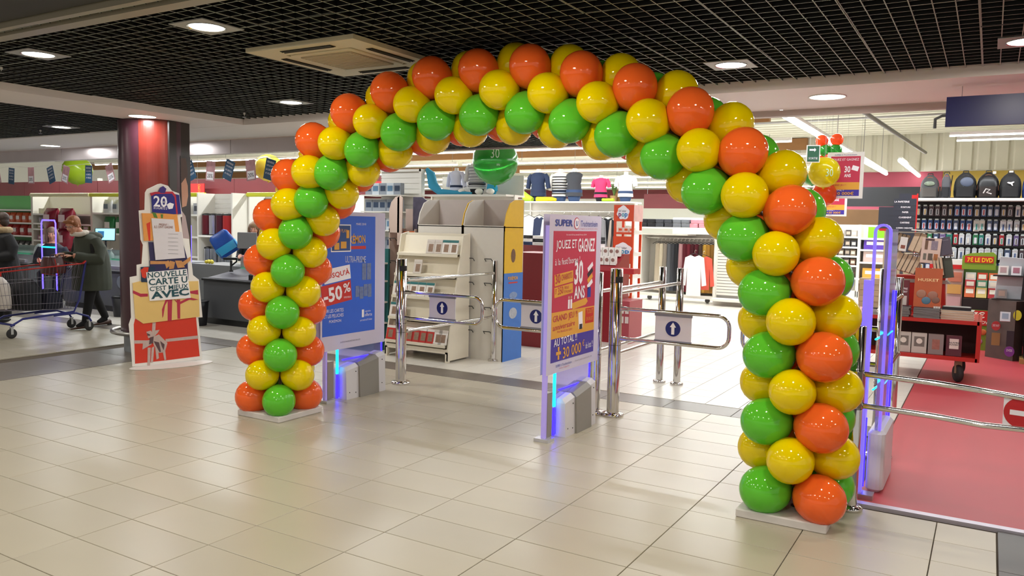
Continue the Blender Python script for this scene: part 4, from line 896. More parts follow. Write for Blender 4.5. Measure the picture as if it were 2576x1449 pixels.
# ================================================================== CHECKOUTS
CKG = mat('checkout_grey', '#55585c', .5); BELT = mat('conveyor_belt', '#4f4a52', .5); BUFF = mat('black_buffer', '#0f0f10', .6); TOPP = mat('checkout_top', '#8b8790', .35)
def checkout(X0, label, W=2.7, Y=7.93, desk=.3):
    t = thing('checkout', label, 'checkout', (X0, Y, 0)); 
    MB().bbox((W/2, .36, .37), (W, .70, .56), CKG, .02).build('cabinet', t)
    MB().span((.02, .04, 0), (W-.02, .68, .09), BLACK).build('plinth', t)
    MB().bbox((W/2, .36, .665), (W+.03, .75, .035), BUFF, .02).build('buffer_edge', t)
    M = MB(); M.add([(.05, .06, .69), (W-.05, .06, .69), (W-.05, .66, .80), (.05, .66, .80)], [(0, 1, 2, 3)], BELT); M.add([(.05, .06, .68), (W-.05, .06, .68), (W-.05, .06, .69), (.05, .06, .69)], [(0, 1, 2, 3)], TOPP); M.add([(.05, .66, .68), (.05, .66, .80), (.05, .06, .69), (.05, .06, .68)], [(0, 1, 2, 3)], TOPP); M.build('conveyor_belt', t)
    M = MB(); M.box((W*.62, .14, .725), (W*.55, .06, .05), TOPP, Matrix.Rotation(.0, 3, 'X')); M.build('side_rail', t)
    MB().bbox((W*.36, .13, .73), (.16, .09, .10), BUFF, .03).build('roller_cover', t)
    MB().lathe([(.10, 0), (.11, .008), (.09, .012)], (W*.78, .008, .50), mat('speaker_disc', '#7e8790', .3, .4), 20, axis=Vector((0, -1, 0))).build('round_cover', t)
    MB().span((.0, .72, .70), (W*.62, .735, .98), mat('screen_glass', '#b7c7c4', .1, trans=.7, ior=1.1)).build('glass_screen', t)
    MB().span((-.0, .70, .755), (W*.55, .715, .785), GLOWGREEN).build('light_strip', t)
    MB().span((desk, .80, .0), (W, 1.5, .82), mat('till_desk', '#77797b', .5)).build('till_desk', t)
    return t
ck = checkout(-10.15, 'grey checkout with conveyor belt just left of the arch foot', desk=-1.35)
ck2 = checkout(-13.85, 'grey checkout between the column and the woman in the parka', W=2.15, desk=-.95); ck3 = checkout(-17.65, 'white-panelled checkout at the far left behind the shopping cart')
# blue-lit frames over the lanes
def light_frame(x, y, label, z0=.1):
    t = thing('security_antenna', label, 'security gate', (x, y, 0)); M = MB(); w = .21
    P = [(-w, 0, z0), (-w, 0, 1.44), (-w+.03, 0, 1.49), (w-.03, 0, 1.49), (w, 0, 1.44), (w, 0, z0)]
    M.tube(P, .011, mat('violet_glow', '#4a3cff', .4, emit=5), 8); M.build('lit_frame', t)
    MB().tube([(-w, 0, 1.04), (w, 0, 1.04)], .012, GLOWCYAN, 8).build('cross_bar', t)
    MB().bbox((0, 0, .12), (.46, .14, .24), LGREY, .03).build('base', t); return t
light_frame(-13.55, 7.55, 'blue glowing frame of an anti-theft gate in front of the seated cashier'); light_frame(-11.95, 8.95, 'blue glowing frame partly hidden behind the cardboard display')
# things on the tills
def monitor(c, yaw, w, h, scr, label, tilt=.2, back=False):
    t = thing('till_monitor', label, 'monitor', c, yaw); q = Matrix.Rotation(-tilt, 3, 'X')
    MB().bbox((0, 0, .30), (w, .03, h), BLACK if not back else GREY, .012, q, axis=1).build('housing', t)
    if not back:
        o = MB().box(Vector((0, 0, .30))+q @ Vector((0, -.017, 0)), (w-.03, .002, h-.03), scr, q).build('screen', t)
        MB().box(Vector((-w*.2, 0, .30))+q @ Vector((0, -.019, .0)), (w*.3, .001, h*.5), mat('screen_picture', '#1d5f8e', .4, emit=.6), q).build('screen_picture', t)
    MB().tube([(0, .02, 0), (0, .02, .28)], .018, BLACK, 8).build('stand', t); MB().bbox((0, .02, .008), (.16, .14, .016), BLACK, .02).build('foot', t); return t
monitor(aY(265, 590, 8.9)-Vector((0, 0, .30)), .75, .36, .24, mat('screen_glow', '#8fd8f2', .3, emit=1.2), 'till monitor with a light blue screen, between the woman in the parka and the column')
monitor(aY(622, 605, 8.85)-Vector((0, 0, .30)), .75, .30, .26, None, 'grey till monitor seen from behind, near the arch', .1, True)
bc = Vector((-10.75, 8.85, .98)); t = thing('carrier_bag', 'bright blue carrier bag held up tilted over the till', 'bag', bc); q = Matrix.Rotation(.75, 3, 'Z') @ Matrix.Rotation(-.6, 3, 'Y')
t.location = aY(574, 612, 8.75)-Vector((-.08, 0, .24))
BAGB = mat('blue_bag_film', '#1c4fa8', .3, noise_amt=.2, noise_scale=8); BAGC = mat('cyan_bag_band', '#3aa6dc', .3)
M = MB(); R = []
for j, (z, a, b) in enumerate(((0, .15, .05), (.02, .17, .06), (.14, .18, .07), (.26, .17, .07), (.36, .16, .05), (.40, .12, .02))):
    R.append([q @ Vector((a*math.copysign(abs(math.cos(u_))**.5, math.cos(u_)), b*math.sin(u_)+.01*math.sin(3*u_), z)) + Vector((0, 0, .07)) for u_ in [2*math.pi*k/20 for k in range(20)]])
M.loft(R, BAGB); M.build('body', t); M = MB(); M.loft([[p*1.0+(p-R[0][0]*0).normalized()*0 for p in [q @ Vector((1.02*a*math.copysign(abs(math.cos(u_))**.5, math.cos(u_)), 1.05*b*math.sin(u_), z))+Vector((0, 0, .07)) for u_ in [2*math.pi*k/20 for k in range(20)]]] for z, a, b in ((.05, .175, .064), (.14, .182, .072), (.18, .182, .073))], BAGC, cap=False); M.build('printed_band', t)
def item(M, name, loc, label, cat, rot=(0, 0, 0), group=None): return tag(M.build(name, None, loc, rot), label, cat, group)
M = MB()
for k in range(5): M.ell((.035*k-.07, .02*((k % 2)-.5), .035+.01*(k % 2)), (.035, .03, .03), mat('lemon_yellow', '#d9c83c', .5), 10, 8)
item(M, 'lemon_net', (-11.12, 8.84, .82), 'small net of yellow lemons on the till desk', 'fruit')
MB_ = MB(); MB_.bbox((0, 0, .09), (.16, .10, .18), mat('pink_white_box', '#d98a96', .4), .008); item(MB_, 'carton', (-10.2, 8.83, .82), 'small pink and white carton on the till below the grey monitor', 'box', (0, 0, .6))
t = thing('till_terminal', 'black card terminal on a swivel arm at the end of the conveyor belt', 'card terminal', (-9.95, 8.30, .77)); MB().lathe([(.03, 0), (.03, .02), (.018, .03), (.018, .17)], (0, 0, 0), BLACK, 12).build('stand', t); MB().bbox((0, -.01, .20), (.20, .10, .035), BLACK, .01, Matrix.Rotation(.5, 3, 'Z')).build('keypad', t); MB().tube([(.02, 0, .1), (.10, .02, .16), (.12, .0, .22)], .012, BLACK, 6).build('arm', t)
t = thing('soap_bottle', 'white pump bottle standing on the till beside the column', 'bottle', aY(280, 655, 8.75)); MB().lathe([(.045, 0), (.05, .02), (.05, .11), (.03, .14), (.018, .15), (.018, .17)], (0, 0, 0), WHITE, 16).build('bottle', t); MB().tube([(0, 0, .17), (0, 0, .21), (.04, 0, .215)], .008, WHITE, 6).build('pump', t)
M = MB(); sack('carrier_bag', (-15.15, 8.3, .90), (.13, .10, .14), mat('translucent_white_bag', '#bccfd2', .3), 'white plastic carrier bag on the checkout between the cashier and the woman', 'bag', 21)
def basket_bin(x, y, label, r=.14, h=.32):
    t = thing('waste_bin', label, 'waste bin', (x, y, 0)); MB().lathe([(r*.78, .0), (r*.8, .01), (r, h), (r*.96, h), (r*.76, .03)], (0, 0, 0), mat('bin_black', '#232327', .5), 24, cap=False).lathe([(r*.78, .004), (.002, .004)], (0, 0, 0), MATS['bin_black'], 24).build('bucket', t); MB().lathe([(r*1.04, h-.01), (r*1.05, h+.004), (r*.97, h+.004)], (0, 0, 0), MATS['bin_black'], 24, cap=False).build('rim', t)
basket_bin(-11.75, 7.66, 'black waste bin left of the column'); basket_bin(-9.98, 7.72, 'black waste bin right of the cardboard gift tower', .15, .36)
# ================================================================== BUNTING over the tills
FLB = mat('flag_petrol', '#1f4a6b', .6); FLP = mat('flag_pink_photo', '#b98b90', .6, noise_amt=.35, noise_scale=14)
bun = thing('bunting', 'string of petrol blue and pink photo flags hanging above the tills', 'bunting', (-12.7, 8.15, 2.49))
sx = [(-.0+v) for v in (-16.9, -16.35, -15.8, -15.15, -14.55, -14.0, -13.35, -12.8, -12.1, -11.4, -10.75, -10.2, -9.75, -9.35, -8.9, -8.5)]
MB().tube([(x+12.7, 0, -.02-.03*(i % 2)) for i, x in enumerate(sx)], .004, WHITE, 5).build('string', bun)
for i, x in enumerate(sx):
    a = [.35, -.25, .1, .0, -.3, .3, .05, -.35, .0, .25, -.4, .1, .35, -.1, .25, 0][i]; isb = i % 2 == 0; q = Matrix.Rotation(a, 3, 'Y')
    M = MB(); M.box(q @ Vector((0, 0, -.17)), (.20, .003, .30), FLB if isb else FLP, q); o = M.build('flag', bun, (x+12.7, 0, -.03))
    if isb:
        for k in range(4): text(['BIENVENUE', 'LES JOURS', 'LA CARTE U', 'A VOUS'][k], o, q @ Vector((-.07, 0, -.08-.055*k)), q @ Vector((1, 0, 0)), q @ Vector((0, 0, 1)), .14, .028, INKW, off=.003)
    else:
        MB().box(q @ Vector((0, -.003, -.24)), (.15, .002, .12), INKW, q).build('flag_label', o); text('20%', o, q @ Vector((-.06, -.003, -.27)), q @ Vector((1, 0, 0)), q @ Vector((0, 0, 1)), .12, .06, INKD, off=.003)
# big single balloons
def big_balloon(name, c, r, m, label, txt=None, squash=.95):
    t = thing(name, label, 'balloon', c); M = MB(); M.lathe([(.004, -r*1.08), (.012, -r*1.04), (.01, -r*1.0), (r*.35, -r*.93), (r*.70, -r*.72), (r*.92, -r*.38), (r, 0), (r*.95, r*.35), (r*.78, r*.65), (r*.5, r*.86), (r*.2, r*.96), (.002, r*.975)], (0, 0, 0), m, 28); M.build('skin', t)
    if txt:
        d = (CAM-Vector(c)); d.z = 0; d.normalize(); u = Vector((0, 0, 1)).cross(d)
        for (s_, a, b, w_, h_) in txt:
            me_o = text(s_, t, u*a+Vector((0, 0, b)), u, (0, 0, 1), w_, h_, mat('balloon_print', '#c9e8c8', .4), off=0)
            for v_ in me_o.data.vertices:
                p = v_.co; rr_ = max(r*r-p.dot(p), .01) ; v_.co = p.normalized()*(r*1.004) if False else p+d*(math.sqrt(max(r*r-(p.x**2+p.y**2+p.z**2), 0))*1.0+.004)
    MB().tube([(0, 0, r*.95), (0, 0, (4.29 if c[1] > 8 else 3.5)-c[2])], .0012, LGREY, 4).build('cord', t)
    return t
GBT = mat('clear_green_balloon', '#2f9e33', .15, trans=.25, noise_amt=.08, noise_scale=60); YBT = mat('clear_yellow_balloon', '#e6d411', .15, trans=.2, translucent=.3); OBT = mat('clear_orange_balloon', '#f0622a', .15, trans=.2, translucent=.3)
big_balloon('round_balloon', (-6.66, 10.6, 2.54), .36, GBT, 'large green balloon printed with 30 hanging under the arch crown', [('30', -.07, .03, .13, .15), ('ans', .02, -.08, .05, .03)])
big_balloon('round_balloon', (-17.3, 10.3, 2.56), .31, mat('lime_balloon', '#a9c62c', .2, translucent=.3), 'large lime green balloon behind the bunting at left')
big_balloon('round_balloon', (-10.45, 9.5, 2.44), .23, mat('pale_yellow_balloon', '#e8d04a', .2, translucent=.3), 'pale yellow balloon hanging between the column and the arch')
# ================================================================== SHELVING BEHIND THE TILLS
SH = mat('shelf_white', '#e4e0d6', .45); SLATG = mat('slat_panel_grey', '#c9c7c6', .45); RAILW = mat('price_rail', '#f2f0ea', .4); SLOT = mat('slat_groove', '#77736e', .6)
def gondola(x0, x1, y, h, shelves, label, depth=.45, slat=False, header=None, backm=None):
    t = thing('shelf_unit', label, 'shelving', ((x0+x1)/2, y, 0)); W = x1-x0; w2 = W/2
    MB().span((-w2, depth, .0), (w2, depth+.03, h), backm or SH).build('back_panel', t)
    for e in (-1, 1): MB().span((e*w2-.02, 0, 0), (e*w2+.02, depth+.03, h), SH).build('upright', t)
    MB().span((-w2, .0, 0), (w2, depth, .14), SH).build('base_shelf', t)
    for z in shelves:
        o = MB().span((-w2+.02, .02, z-.012), (w2-.02, depth, z), SH).build('shelf', t)
        MB().span((-w2+.02, .0, z-.03), (w2-.02, .012, z+.012), RAILW).build('price_rail', o)
    if slat: slats(t, -w2+.02, w2-.02, depth-.008, .2, h-.02)
    if header: MB().tube([(-w2, -.02, h), (w2, -.02, h)], .05, header, 10).build('header_bar', t)
    return t
def slats(t, x0, x1, y, z0, z1, p=.10, m=None, name='slat'):
    z = z0
    while z+p <= z1+.001:
        MB().span((x0, y, z+.006), (x1, y+.008, z+p-.006), m or SH).build(name, t); z += p
YEL_ = mat('lime_yellow_header', '#cfd22a', .4); CRH = mat('cream_header', '#e6e2b4', .4)
gondola(-26, -22.15, 11.9, 2.1, (.6, 1.0, 1.35, 1.7), 'white shelving bay at the far left edge with red bags', backm=mat('green_header', '#3d8d3a', .5))
gondola(-22.1, -19.45, 11.9, 2.1, (.6, .9, 1.2, 1.35, 1.6), 'white shelving bay with rows of tins, behind the cashier', header=CRH)
gondola(-19.4, -15.7, 11.9, 2.1, (.7, 1.15, 1.65), 'white shelving bay with green and white sacks under a lime header, left of the column', header=YEL_)
gondola(-15.65, -15.08, 11.9, 2.1, (.7, 1.15, 1.65), 'narrow shelving bay with appliances just right of the column', header=YEL_)
gb = gondola(-14.85, -13.75, 11.5, 2.12, (1.2,), 'slatted end unit carrying red and chrome waste bins', slat=True)
gb2 = gondola(-13.7, -10.9, 11.9, 2.1, (), 'peg wall with rows of small packets under a lime header', header=YEL_)
# packs: rounded pillow bag prototypes
def pillow(w, d, h, m, m2=None):
    M = MB(); R = []
    for j, (z, k, q) in enumerate(((0, .92, .9), (.1, 1, 1), (.5, 1, 1), (.8, .98, .75), (.93, 1, .3), (1, 1, .12))):
        R.append([(w/2*k*math.copysign(abs(math.cos(a))**.45, math.cos(a)), d/2*q*math.sin(a), h*z) for a in [2*math.pi*i/12 for i in range(12)]])
    M.loft(R, m)
    if m2: M.box((0, -d/2-.002, h*.5), (w*.5, .006, h*.35), m2)
    return M.mesh('pack')
def tin(r, h, m, m2):
    M = MB(); M.lathe([(r, 0), (r, h*.12), (r, h*.88), (r, h), (r*.9, h)], (0, 0, 0), m, 14); M.lathe([(r*1.01, h*.2), (r*1.01, h*.8)], (0, 0, 0), m2, 14, cap=False); return M.mesh('tin')
def carton_mesh(w, d, h, m, m2, nm='carton'):
    M = MB(); M.box((0, 0, h/2), (w, d, h), m); M.box((0, -d/2-.0015, h*.55), (w*.7, .003, h*.45), m2); return M.mesh(nm)
def row(me, name, x0, x1, n, y, z, label, cat, group, gap=0, jit=.004, ry=0):
    out = []
    for k in range(n):
        x = x0+(x1-x0)*(k+.5)/n; o = link(name, me if not isinstance(me, list) else me[k % len(me)], None, (x+random.uniform(-jit, jit), y+random.uniform(-jit, jit), z), (0, 0, random.uniform(-.06, .06)+ry))
        tag(o, label.replace('{n}', od(k)), cat, group); out.append(o)
    return out
RB = pillow(.34, .16, .30, mat('red_foil', '#b3221c', .3), mat('foil_white', '#e9e4de', .4)); GB_ = pillow(.42, .18, .42, mat('green_foil', '#2b7a45', .3, noise_amt=.15, noise_scale=9), MATS['foil_white']); WB_ = pillow(.30, .16, .34, mat('grey_white_foil', '#cfd0d2', .35), mat('foil_bluegrey', '#5a6a7a', .4)); DK = pillow(.26, .12, .26, mat('dark_foil', '#2c2a26', .4), MATS['foil_white'])
OG = pillow(.30, .14, .28, mat('orange_foil', '#cf5a2a', .3), MATS['foil_white']); MR = pillow(.55, .30, .50, mat('crimson_film', '#8e2438', .25, noise_amt=.3, noise_scale=10), mat('film_pinkwhite', '#e0c0c6', .3))
row(OG, 'snack_bag', -24.2, -22.3, 6, 12.1, 1.35, '{n} orange snack bag on the upper shelf at the far left edge', 'bag', 'orange bags, far left upper shelf')
row(RB, 'snack_bag', -24.2, -22.3, 5, 12.1, 1.0, '{n} red snack bag on the middle shelf at the far left edge', 'bag', 'red bags, far left middle shelf')
row(DK, 'snack_bag', -24.2, -22.3, 7, 12.1, .6, '{n} dark bag on the lowest shelf at the far left edge', 'bag', 'dark bags, far left lowest shelf')
TN = tin(.085, .17, mat('tin_grey', '#9d9ba6', .35), mat('tin_label_lilac', '#b9aebd', .4)); TN2 = tin(.085, .15, mat('tin_cream', '#d9d2b8', .35), mat('tin_label_pale', '#e9e6c8', .4))
row(TN2, 'tin', -22.0, -20.6, 7, 12.05, 1.6, '{n} cream tin on the top shelf behind the cashier', 'tin', 'cream tins on the top shelf')
row(TN, 'tin', -22.0, -20.4, 8, 12.05, 1.35, '{n} lilac tin on the second shelf behind the cashier', 'tin', 'lilac tins on the second shelf')
CP = carton_mesh(.24, .2, .13, mat('magenta_pack', '#a04a68', .4), mat('pack_pale', '#e2cfd4', .4)); row(CP, 'carton', -22.0, -19.6, 8, 12.05, .9, '{n} magenta carton on the lower shelf behind the cashier', 'box', 'magenta cartons on the lower shelf')
CP2 = carton_mesh(.24, .2, .11, mat('olive_pack', '#8c8a48', .4), MATS['pack_pale']); row(CP2, 'carton', -22.0, -19.6, 8, 12.05, 1.2, '{n} olive carton on the middle shelf behind the cashier', 'box', 'olive cartons on the middle shelf')
row(MR, 'film_pack', -20.5, -19.2, 2, 11.35, 1.25, '{n} crimson film-wrapped pack stacked above the woman in the parka', 'pack', 'upper crimson film packs'); row(MR, 'film_pack', -20.6, -19.3, 2, 11.35, .75, '{n} crimson film-wrapped pack in the lower stack above the woman in the parka', 'pack', 'middle crimson film packs'); row(MR, 'film_pack', -20.6, -19.3, 2, 11.35, .25, '{n} crimson film-wrapped pack near the floor behind the woman', 'pack', 'lower crimson film packs')
MB_ = MB(); MB_.bbox((0, 0, .12), (1.5, .7, .24), mat('pallet_wood', '#9a7a4c', .7), .01); item(MB_, 'pallet', (-19.9, 11.35, 0), 'wooden pallet under the crimson film packs', 'pallet')
row(WB_, 'sack', -19.2, -15.8, 9, 12.1, 1.65, '{n} white and grey sack on the top shelf under the lime header', 'sack', 'white sacks on the top shelf'); row(GB_, 'sack', -19.2, -15.8, 7, 12.1, 1.15, '{n} green sack on the middle shelf left of the column', 'sack', 'green sacks on the middle shelf')
AP = carton_mesh(.20, .2, .26, mat('silver_box', '#b9bcc4', .3, .4), mat('box_dark', '#4a4e58', .4)); row(AP, 'appliance_box', -15.6, -15.1, 2, 12.05, 1.65, '{n} silver appliance on the shelf right of the column', 'box', 'silver appliances')
# waste bins on the slatted end unit
def can(x, y, z, r, h, m, label, lid=BLACK):
    t = thing('pedal_bin', label, 'waste bin', (x, y, z)); MB().lathe([(r, 0), (r, h)], (0, 0, 0), m, 24).build('drum', t); MB().lathe([(r*1.01, h), (r*.95, h+.03), (r*.5, h+.045), (.005, h+.05)], (0, 0, 0), lid, 24).build('lid', t); MB().lathe([(r*1.02, 0), (r*1.02, .03)], (0, 0, 0), BLACK, 24).build('base_ring', t)
MROON = mat('maroon_enamel', '#5e1620', .25, .2); REDEN = mat('red_enamel', '#a32020', .3)
for k, (m, l) in enumerate(((MROON, 'maroon'), (mat('chrome_bin', '#b9bcc6', .15, 1.0), 'chrome'), (mat('dark_purple_enamel', '#4a1826', .25, .2), 'dark purple'), (REDEN, 'bright red'))): can(-14.69+.225*k, 11.62, 1.45-.25+.001, .11, .50-.06, m, l+' cylindrical bin in the upper row of the slatted end unit')
for k in range(4): can(-14.65+.20*k+(.06 if k > 1 else 0), 11.62, .14, .125 if False else .095, .78, MATS['chrome_bin'], od(k)+' tall chrome pedal bin from the left in the lower row of the slatted unit')
# peg wall packets
PK = carton_mesh(.10, .05, .13, mat('packet_white', '#e6e2da', .4), mat('packet_brown', '#8d8270', .5), 'packet')
for r in range(5):
    row(PK, 'hanging_packet', -13.65, -11.9, 14, 12.26, 1.86-.26*r, '{n} packet on the '+od(r)+' row of the peg wall behind the blond shopper', 'packet', 'packets on the '+od(r)+' peg row')
    MB().span((-13.65+12.3, .39-.02, 2.0-.26*r), (-11.9+12.3, .41-.02, 2.03-.26*r), mat('peg_labels', '#33323a', .5)).build('peg_label_strip', gb2)
# fascia banners above
PRB = mat('banner_red', '#c61f1e', .5)
fz = thing('wall_banner', 'long dark red photo banner above the shelves behind the tills', 'banner', (-20, 14.3, 0))
k = 0
x = -31.0
while x < -12.0:
    MB().span((x+20+.01, 0, 2.18), (x+20+1.99, .03, 2.62), FRIEZE).build('banner_panel', fz); x += 2.0
for x in (-31, -23, -17.4, -12): MB().span((x+20-.05, .03, 0), (x+20+.05, .13, 2.7), SH).build('post', fz)
for x, l in ((-18.2, 'small red hanging sign with yellow writing right of the column'), (-11.9, 'red hanging sign with yellow lettering left of the arch')):
    t = thing('hanging_sign', l, 'sign', (x, 14.1, 2.2)); MB().box((0, 0, .14), (.56, .02, .30), PRB).build('panel', t); MB().tube([(0, 0, .29), (0, 0, 2.09)], .003, GREY, 4).build('cord', t); text('PROMO', t, (.13, -.012, .0), (0, 0, 1), (-1, 0, 0), .27, .10, INKY, off=.002)
# ================================================================== HALL LIGHTING: visible tubes
for i, y in enumerate(TUBE_ROWS[1:]):
    for x0, x1 in ((-26, -13.5), (-13.3, -3.4)):
        t = thing('light_strip', od(i)+' ceiling row of tubes from the front, '+('left half' if x0 < -20 else 'right half'), 'light strip', ((x0+x1)/2, y, 3.30)); w_ = (x1-x0)/2
        MB().span((-w_, -.035, .0), (w_, .035, .06), WHITE).build('housing', t); MB().tube([(-w_, 0, -.012), (w_, 0, -.012)], .018, TUBE, 8).build('tube', t)
        for q_ in (-.6, .6): MB().tube([(w_*q_, 0, .06), (w_*q_, 0, .99)], .006, GREY, 5).build('hanger', t)
t = thing('light_strip', 'long bright fluorescent strip running into the shop above the yellow balloon', 'light strip', (-2.45, 17, 3.12)); MB().span((-.035, -6.1, 0), (.035, 6.1, .06), WHITE).build('housing', t); MB().tube([(0, -6.1, -.015), (0, 6.1, -.015)], .045, mat('strong_tube', '#ffffff', .4, emit=18), 8).build('tube', t)
for q_ in (-5, -1.7, 1.7, 5): MB().tube([(0, q_, .06), (0, q_, 1.2)], .006, GREY, 5).build('hanger', t)
t = thing('light_strip', 'short bright fluorescent strip above the first backpack', 'light strip', (-1.75, 21.5, 3.12)); MB().span((-.035, -2.6, 0), (.035, 2.6, .06), WHITE).build('housing', t); MB().tube([(0, -2.6, -.015), (0, 2.6, -.015)], .045, MATS['strong_tube'], 8).build('tube', t)
for k, (y, z, x0) in enumerate(((12.5, 3.08, -.55), (13.3, 3.0, -.6), (14.5, 3.05, -.55))):
    t = thing('light_strip', ['upper', 'middle', 'lower'][k]+' of the three slim light strips below the blue sign', 'light strip', (1.0, y, z)); MB().span((x0-1.0, -.03, 0), (2.5, .03, .04), WHITE).build('housing', t); MB().tube([(x0-1.0, 0, -.01), (2.5, 0, -.01)], .014, TUBE, 8).build('tube', t)
t = thing('light_strip', 'small box light hanging behind the soffit right of the arch', 'light strip', (-1.15, 10.5, 3.15)); MB().box((0, 0, .03), (.50, .10, .05), WHITE).build('housing', t); MB().box((0, 0, 0), (.46, .08, .012), TUBE).build('tube', t)
M = MB(); M.tube([(-8, 15.5, 3.55), (3, 15.5, 3.62)], .02, LGREY, 8); item(M, 'conduit', (0, 0, 0), 'thin pale conduit crossing under the roof right of the arch', 'pipe')
M = MB(); M.tube([(-2.2, 11.5, 3.38), (-1.7, 20, 3.35)], .035, GREY, 8); item(M, 'pipe', (.35, 0, .0), 'grey pipe running into the shop beside the bright strip', 'pipe')
M = MB(); M.tube([(-.9, 15, 3.3), (-.9, 15, 3.45), (-.8, 15, 3.5), (1.2, 15, 3.62)], .025, DGREY, 8); item(M, 'pipe', (0, 0, 0), 'dark bent pipe on the corrugated wall below the blue sign', 'pipe')
# blue hanging sign
t = thing('hanging_sign', 'plain dark blue hanging sign at the upper right corner', 'sign', (.35, 7.0, 2.39)); MB().span((-.70, -.02, 0), (.9, .02, .222), mat('navy_sign', '#14155c', .35)).build('panel', t)
for x in (-.6, .1): MB().tube([(x, 0, .222), (x, 0, .30)], .002, GREY, 4).build('cable', t)
# ================================================================== BROCHURE RACK AND CARDBOARD DISPLAYS
t = thing('brochure_rack', 'cream metal brochure rack with sloping shelves behind the left gate', 'rack', (-5.65, 7.33, 0)); rk = t
RW = .44
for e in (-1, 1):
    M = MB(); M.prism([(e*RW, 0, .02), (e*RW, .0, .14), (e*RW, .28, 1.44), (e*RW, .42, 1.47), (e*RW, .42, .02)], (e*.018, 0, 0), CREAM); M.build('side_frame', t)
    M = MB(); M.span((e*RW-.02, .0, 0), (e*RW+.02, .04, .12), CREAM); M.lathe([(.018, 0), (.018, .02)], (e*RW, .02, 0), BLACK, 10); M.build('foot', t)
MB().span((-RW, .38, .1), (RW, .42, 1.46), CREAM).build('back_panel', t); MB().span((-RW, 0, .10), (RW, .42, .15), CREAM).build('base_frame', t)
SHZ = [(.20, .03), (.47, .09), (.72, .15), (.98, .20), (1.22, .25)]
for z, y in SHZ:
    M = MB(); M.add([(-RW, y-.06, z), (RW, y-.06, z), (RW, y+.06, z+.012), (-RW, y+.06, z+.012), (-RW, y+.11, z+.21), (RW, y+.11, z+.21), (-RW, y-.06, z-.03), (RW, y-.06, z-.03)], [(0, 1, 2, 3), (3, 2, 5, 4), (6, 7, 1, 0)], CREAM)
    M.add([(-RW, y-.06, z-.02), (RW, y-.06, z-.02), (RW, y+.10, z-.01), (-RW, y+.10, z-.01)], [(0, 1, 2, 3)], CREAM); M.build('sloping_shelf', t)
def brochure(x, y, z, label, cover, band, lean=.24, w=.115, h=.165, grp=None, yaw=0):
    t = thing('brochure', label, 'brochure', (x, y, z), yaw, grp); q = Matrix.Rotation(-lean, 3, 'X'); o = q @ Vector((0, 0, h/2))
    b = MB().box(o, (w, .012, h), cover, q).build('pages', t); MB().box(o+q @ Vector((0, -.0068, h*.40)), (w, .0015, h*.18), band, q).build('title_band', t)
    MB().box(o+q @ Vector((w*.05, -.0068, -h*.10)), (w*.55, .0015, h*.55), mat('cover_photo', '#8f7460', .4, noise_amt=.45, noise_scale=35), q).build('cover_picture', t)
CVT = mat('cover_white', '#e6e1da', .35); TEALB = mat('title_teal', '#2c6f70', .4); COVR = mat('cover_red', '#c2332c', .35); SEP = mat('cover_sepia', '#cfc6bc', .35)
def bro_row(si, xs, cover, band, what, **k):
    z, y = SHZ[si]
    for i, x in enumerate(xs): brochure(-5.65+x, 7.33+y-.035, z+.004, what.replace('{n}', od(i)), cover, band, **k)
bro_row(4, (.03, .14), SEP, SEP, '{n} black and white photo brochure on the top rack shelf'); bro_row(4, (.25, .36), CVT, TEALB, '{n} teal-titled brochure on the top rack shelf')
bro_row(3, (-.12,), SEP, SEP, 'single black and white photo brochure on the second rack shelf')
bro_row(2, (-.38, -.26, -.14, -.02, .10), CVT, TEALB, '{n} teal-titled brochure from the left on the middle rack shelf')
bro_row(1, (-.38, -.27), CVT, TEALB, '{n} teal-titled brochure on the fourth rack shelf')
bro_row(0, (-.38, -.27, -.1, .0, .1, .2), COVR, CVT, '{n} red and white brochure from the left on the lowest rack shelf'); bro_row(0, (.31, .38), CVT, SEP, '{n} grey and white brochure at the right end of the lowest rack shelf')
# shelf in teal, standing left of the rack
t = thing('brochure_stand', 'teal cardboard stand of brochures partly hidden behind the blue poster', 'rack', (-6.64, 7.42, 0)); TEAL = mat('teal_card', '#1f5f60', .5)
MB().span((-.28, .0, 0), (.28, .3, .30), TEAL).build('base', t); MB().span((-.28, .27, .3), (.28, .30, 1.25), TEAL).build('back_panel', t)
text('OFFERT', t, (-.22, -.002, .18), (1, 0, 0), (0, 0, 1), .44, .07, INKW, off=.003)
for z in (.32, .58, .84, 1.06): MB().span((-.27, .08, z), (.27, .27, z+.02), WHITE).build('shelf', t)
for r, z in enumerate((.34, .60, .86, 1.08)):
    for k in range(4): brochure(-6.83+.125*k, 7.55, z+.002, od(k)+' brochure from the left on the '+od(r)+' shelf of the teal stand', CVT, TEALB, lean=.1, w=.10, h=.15)
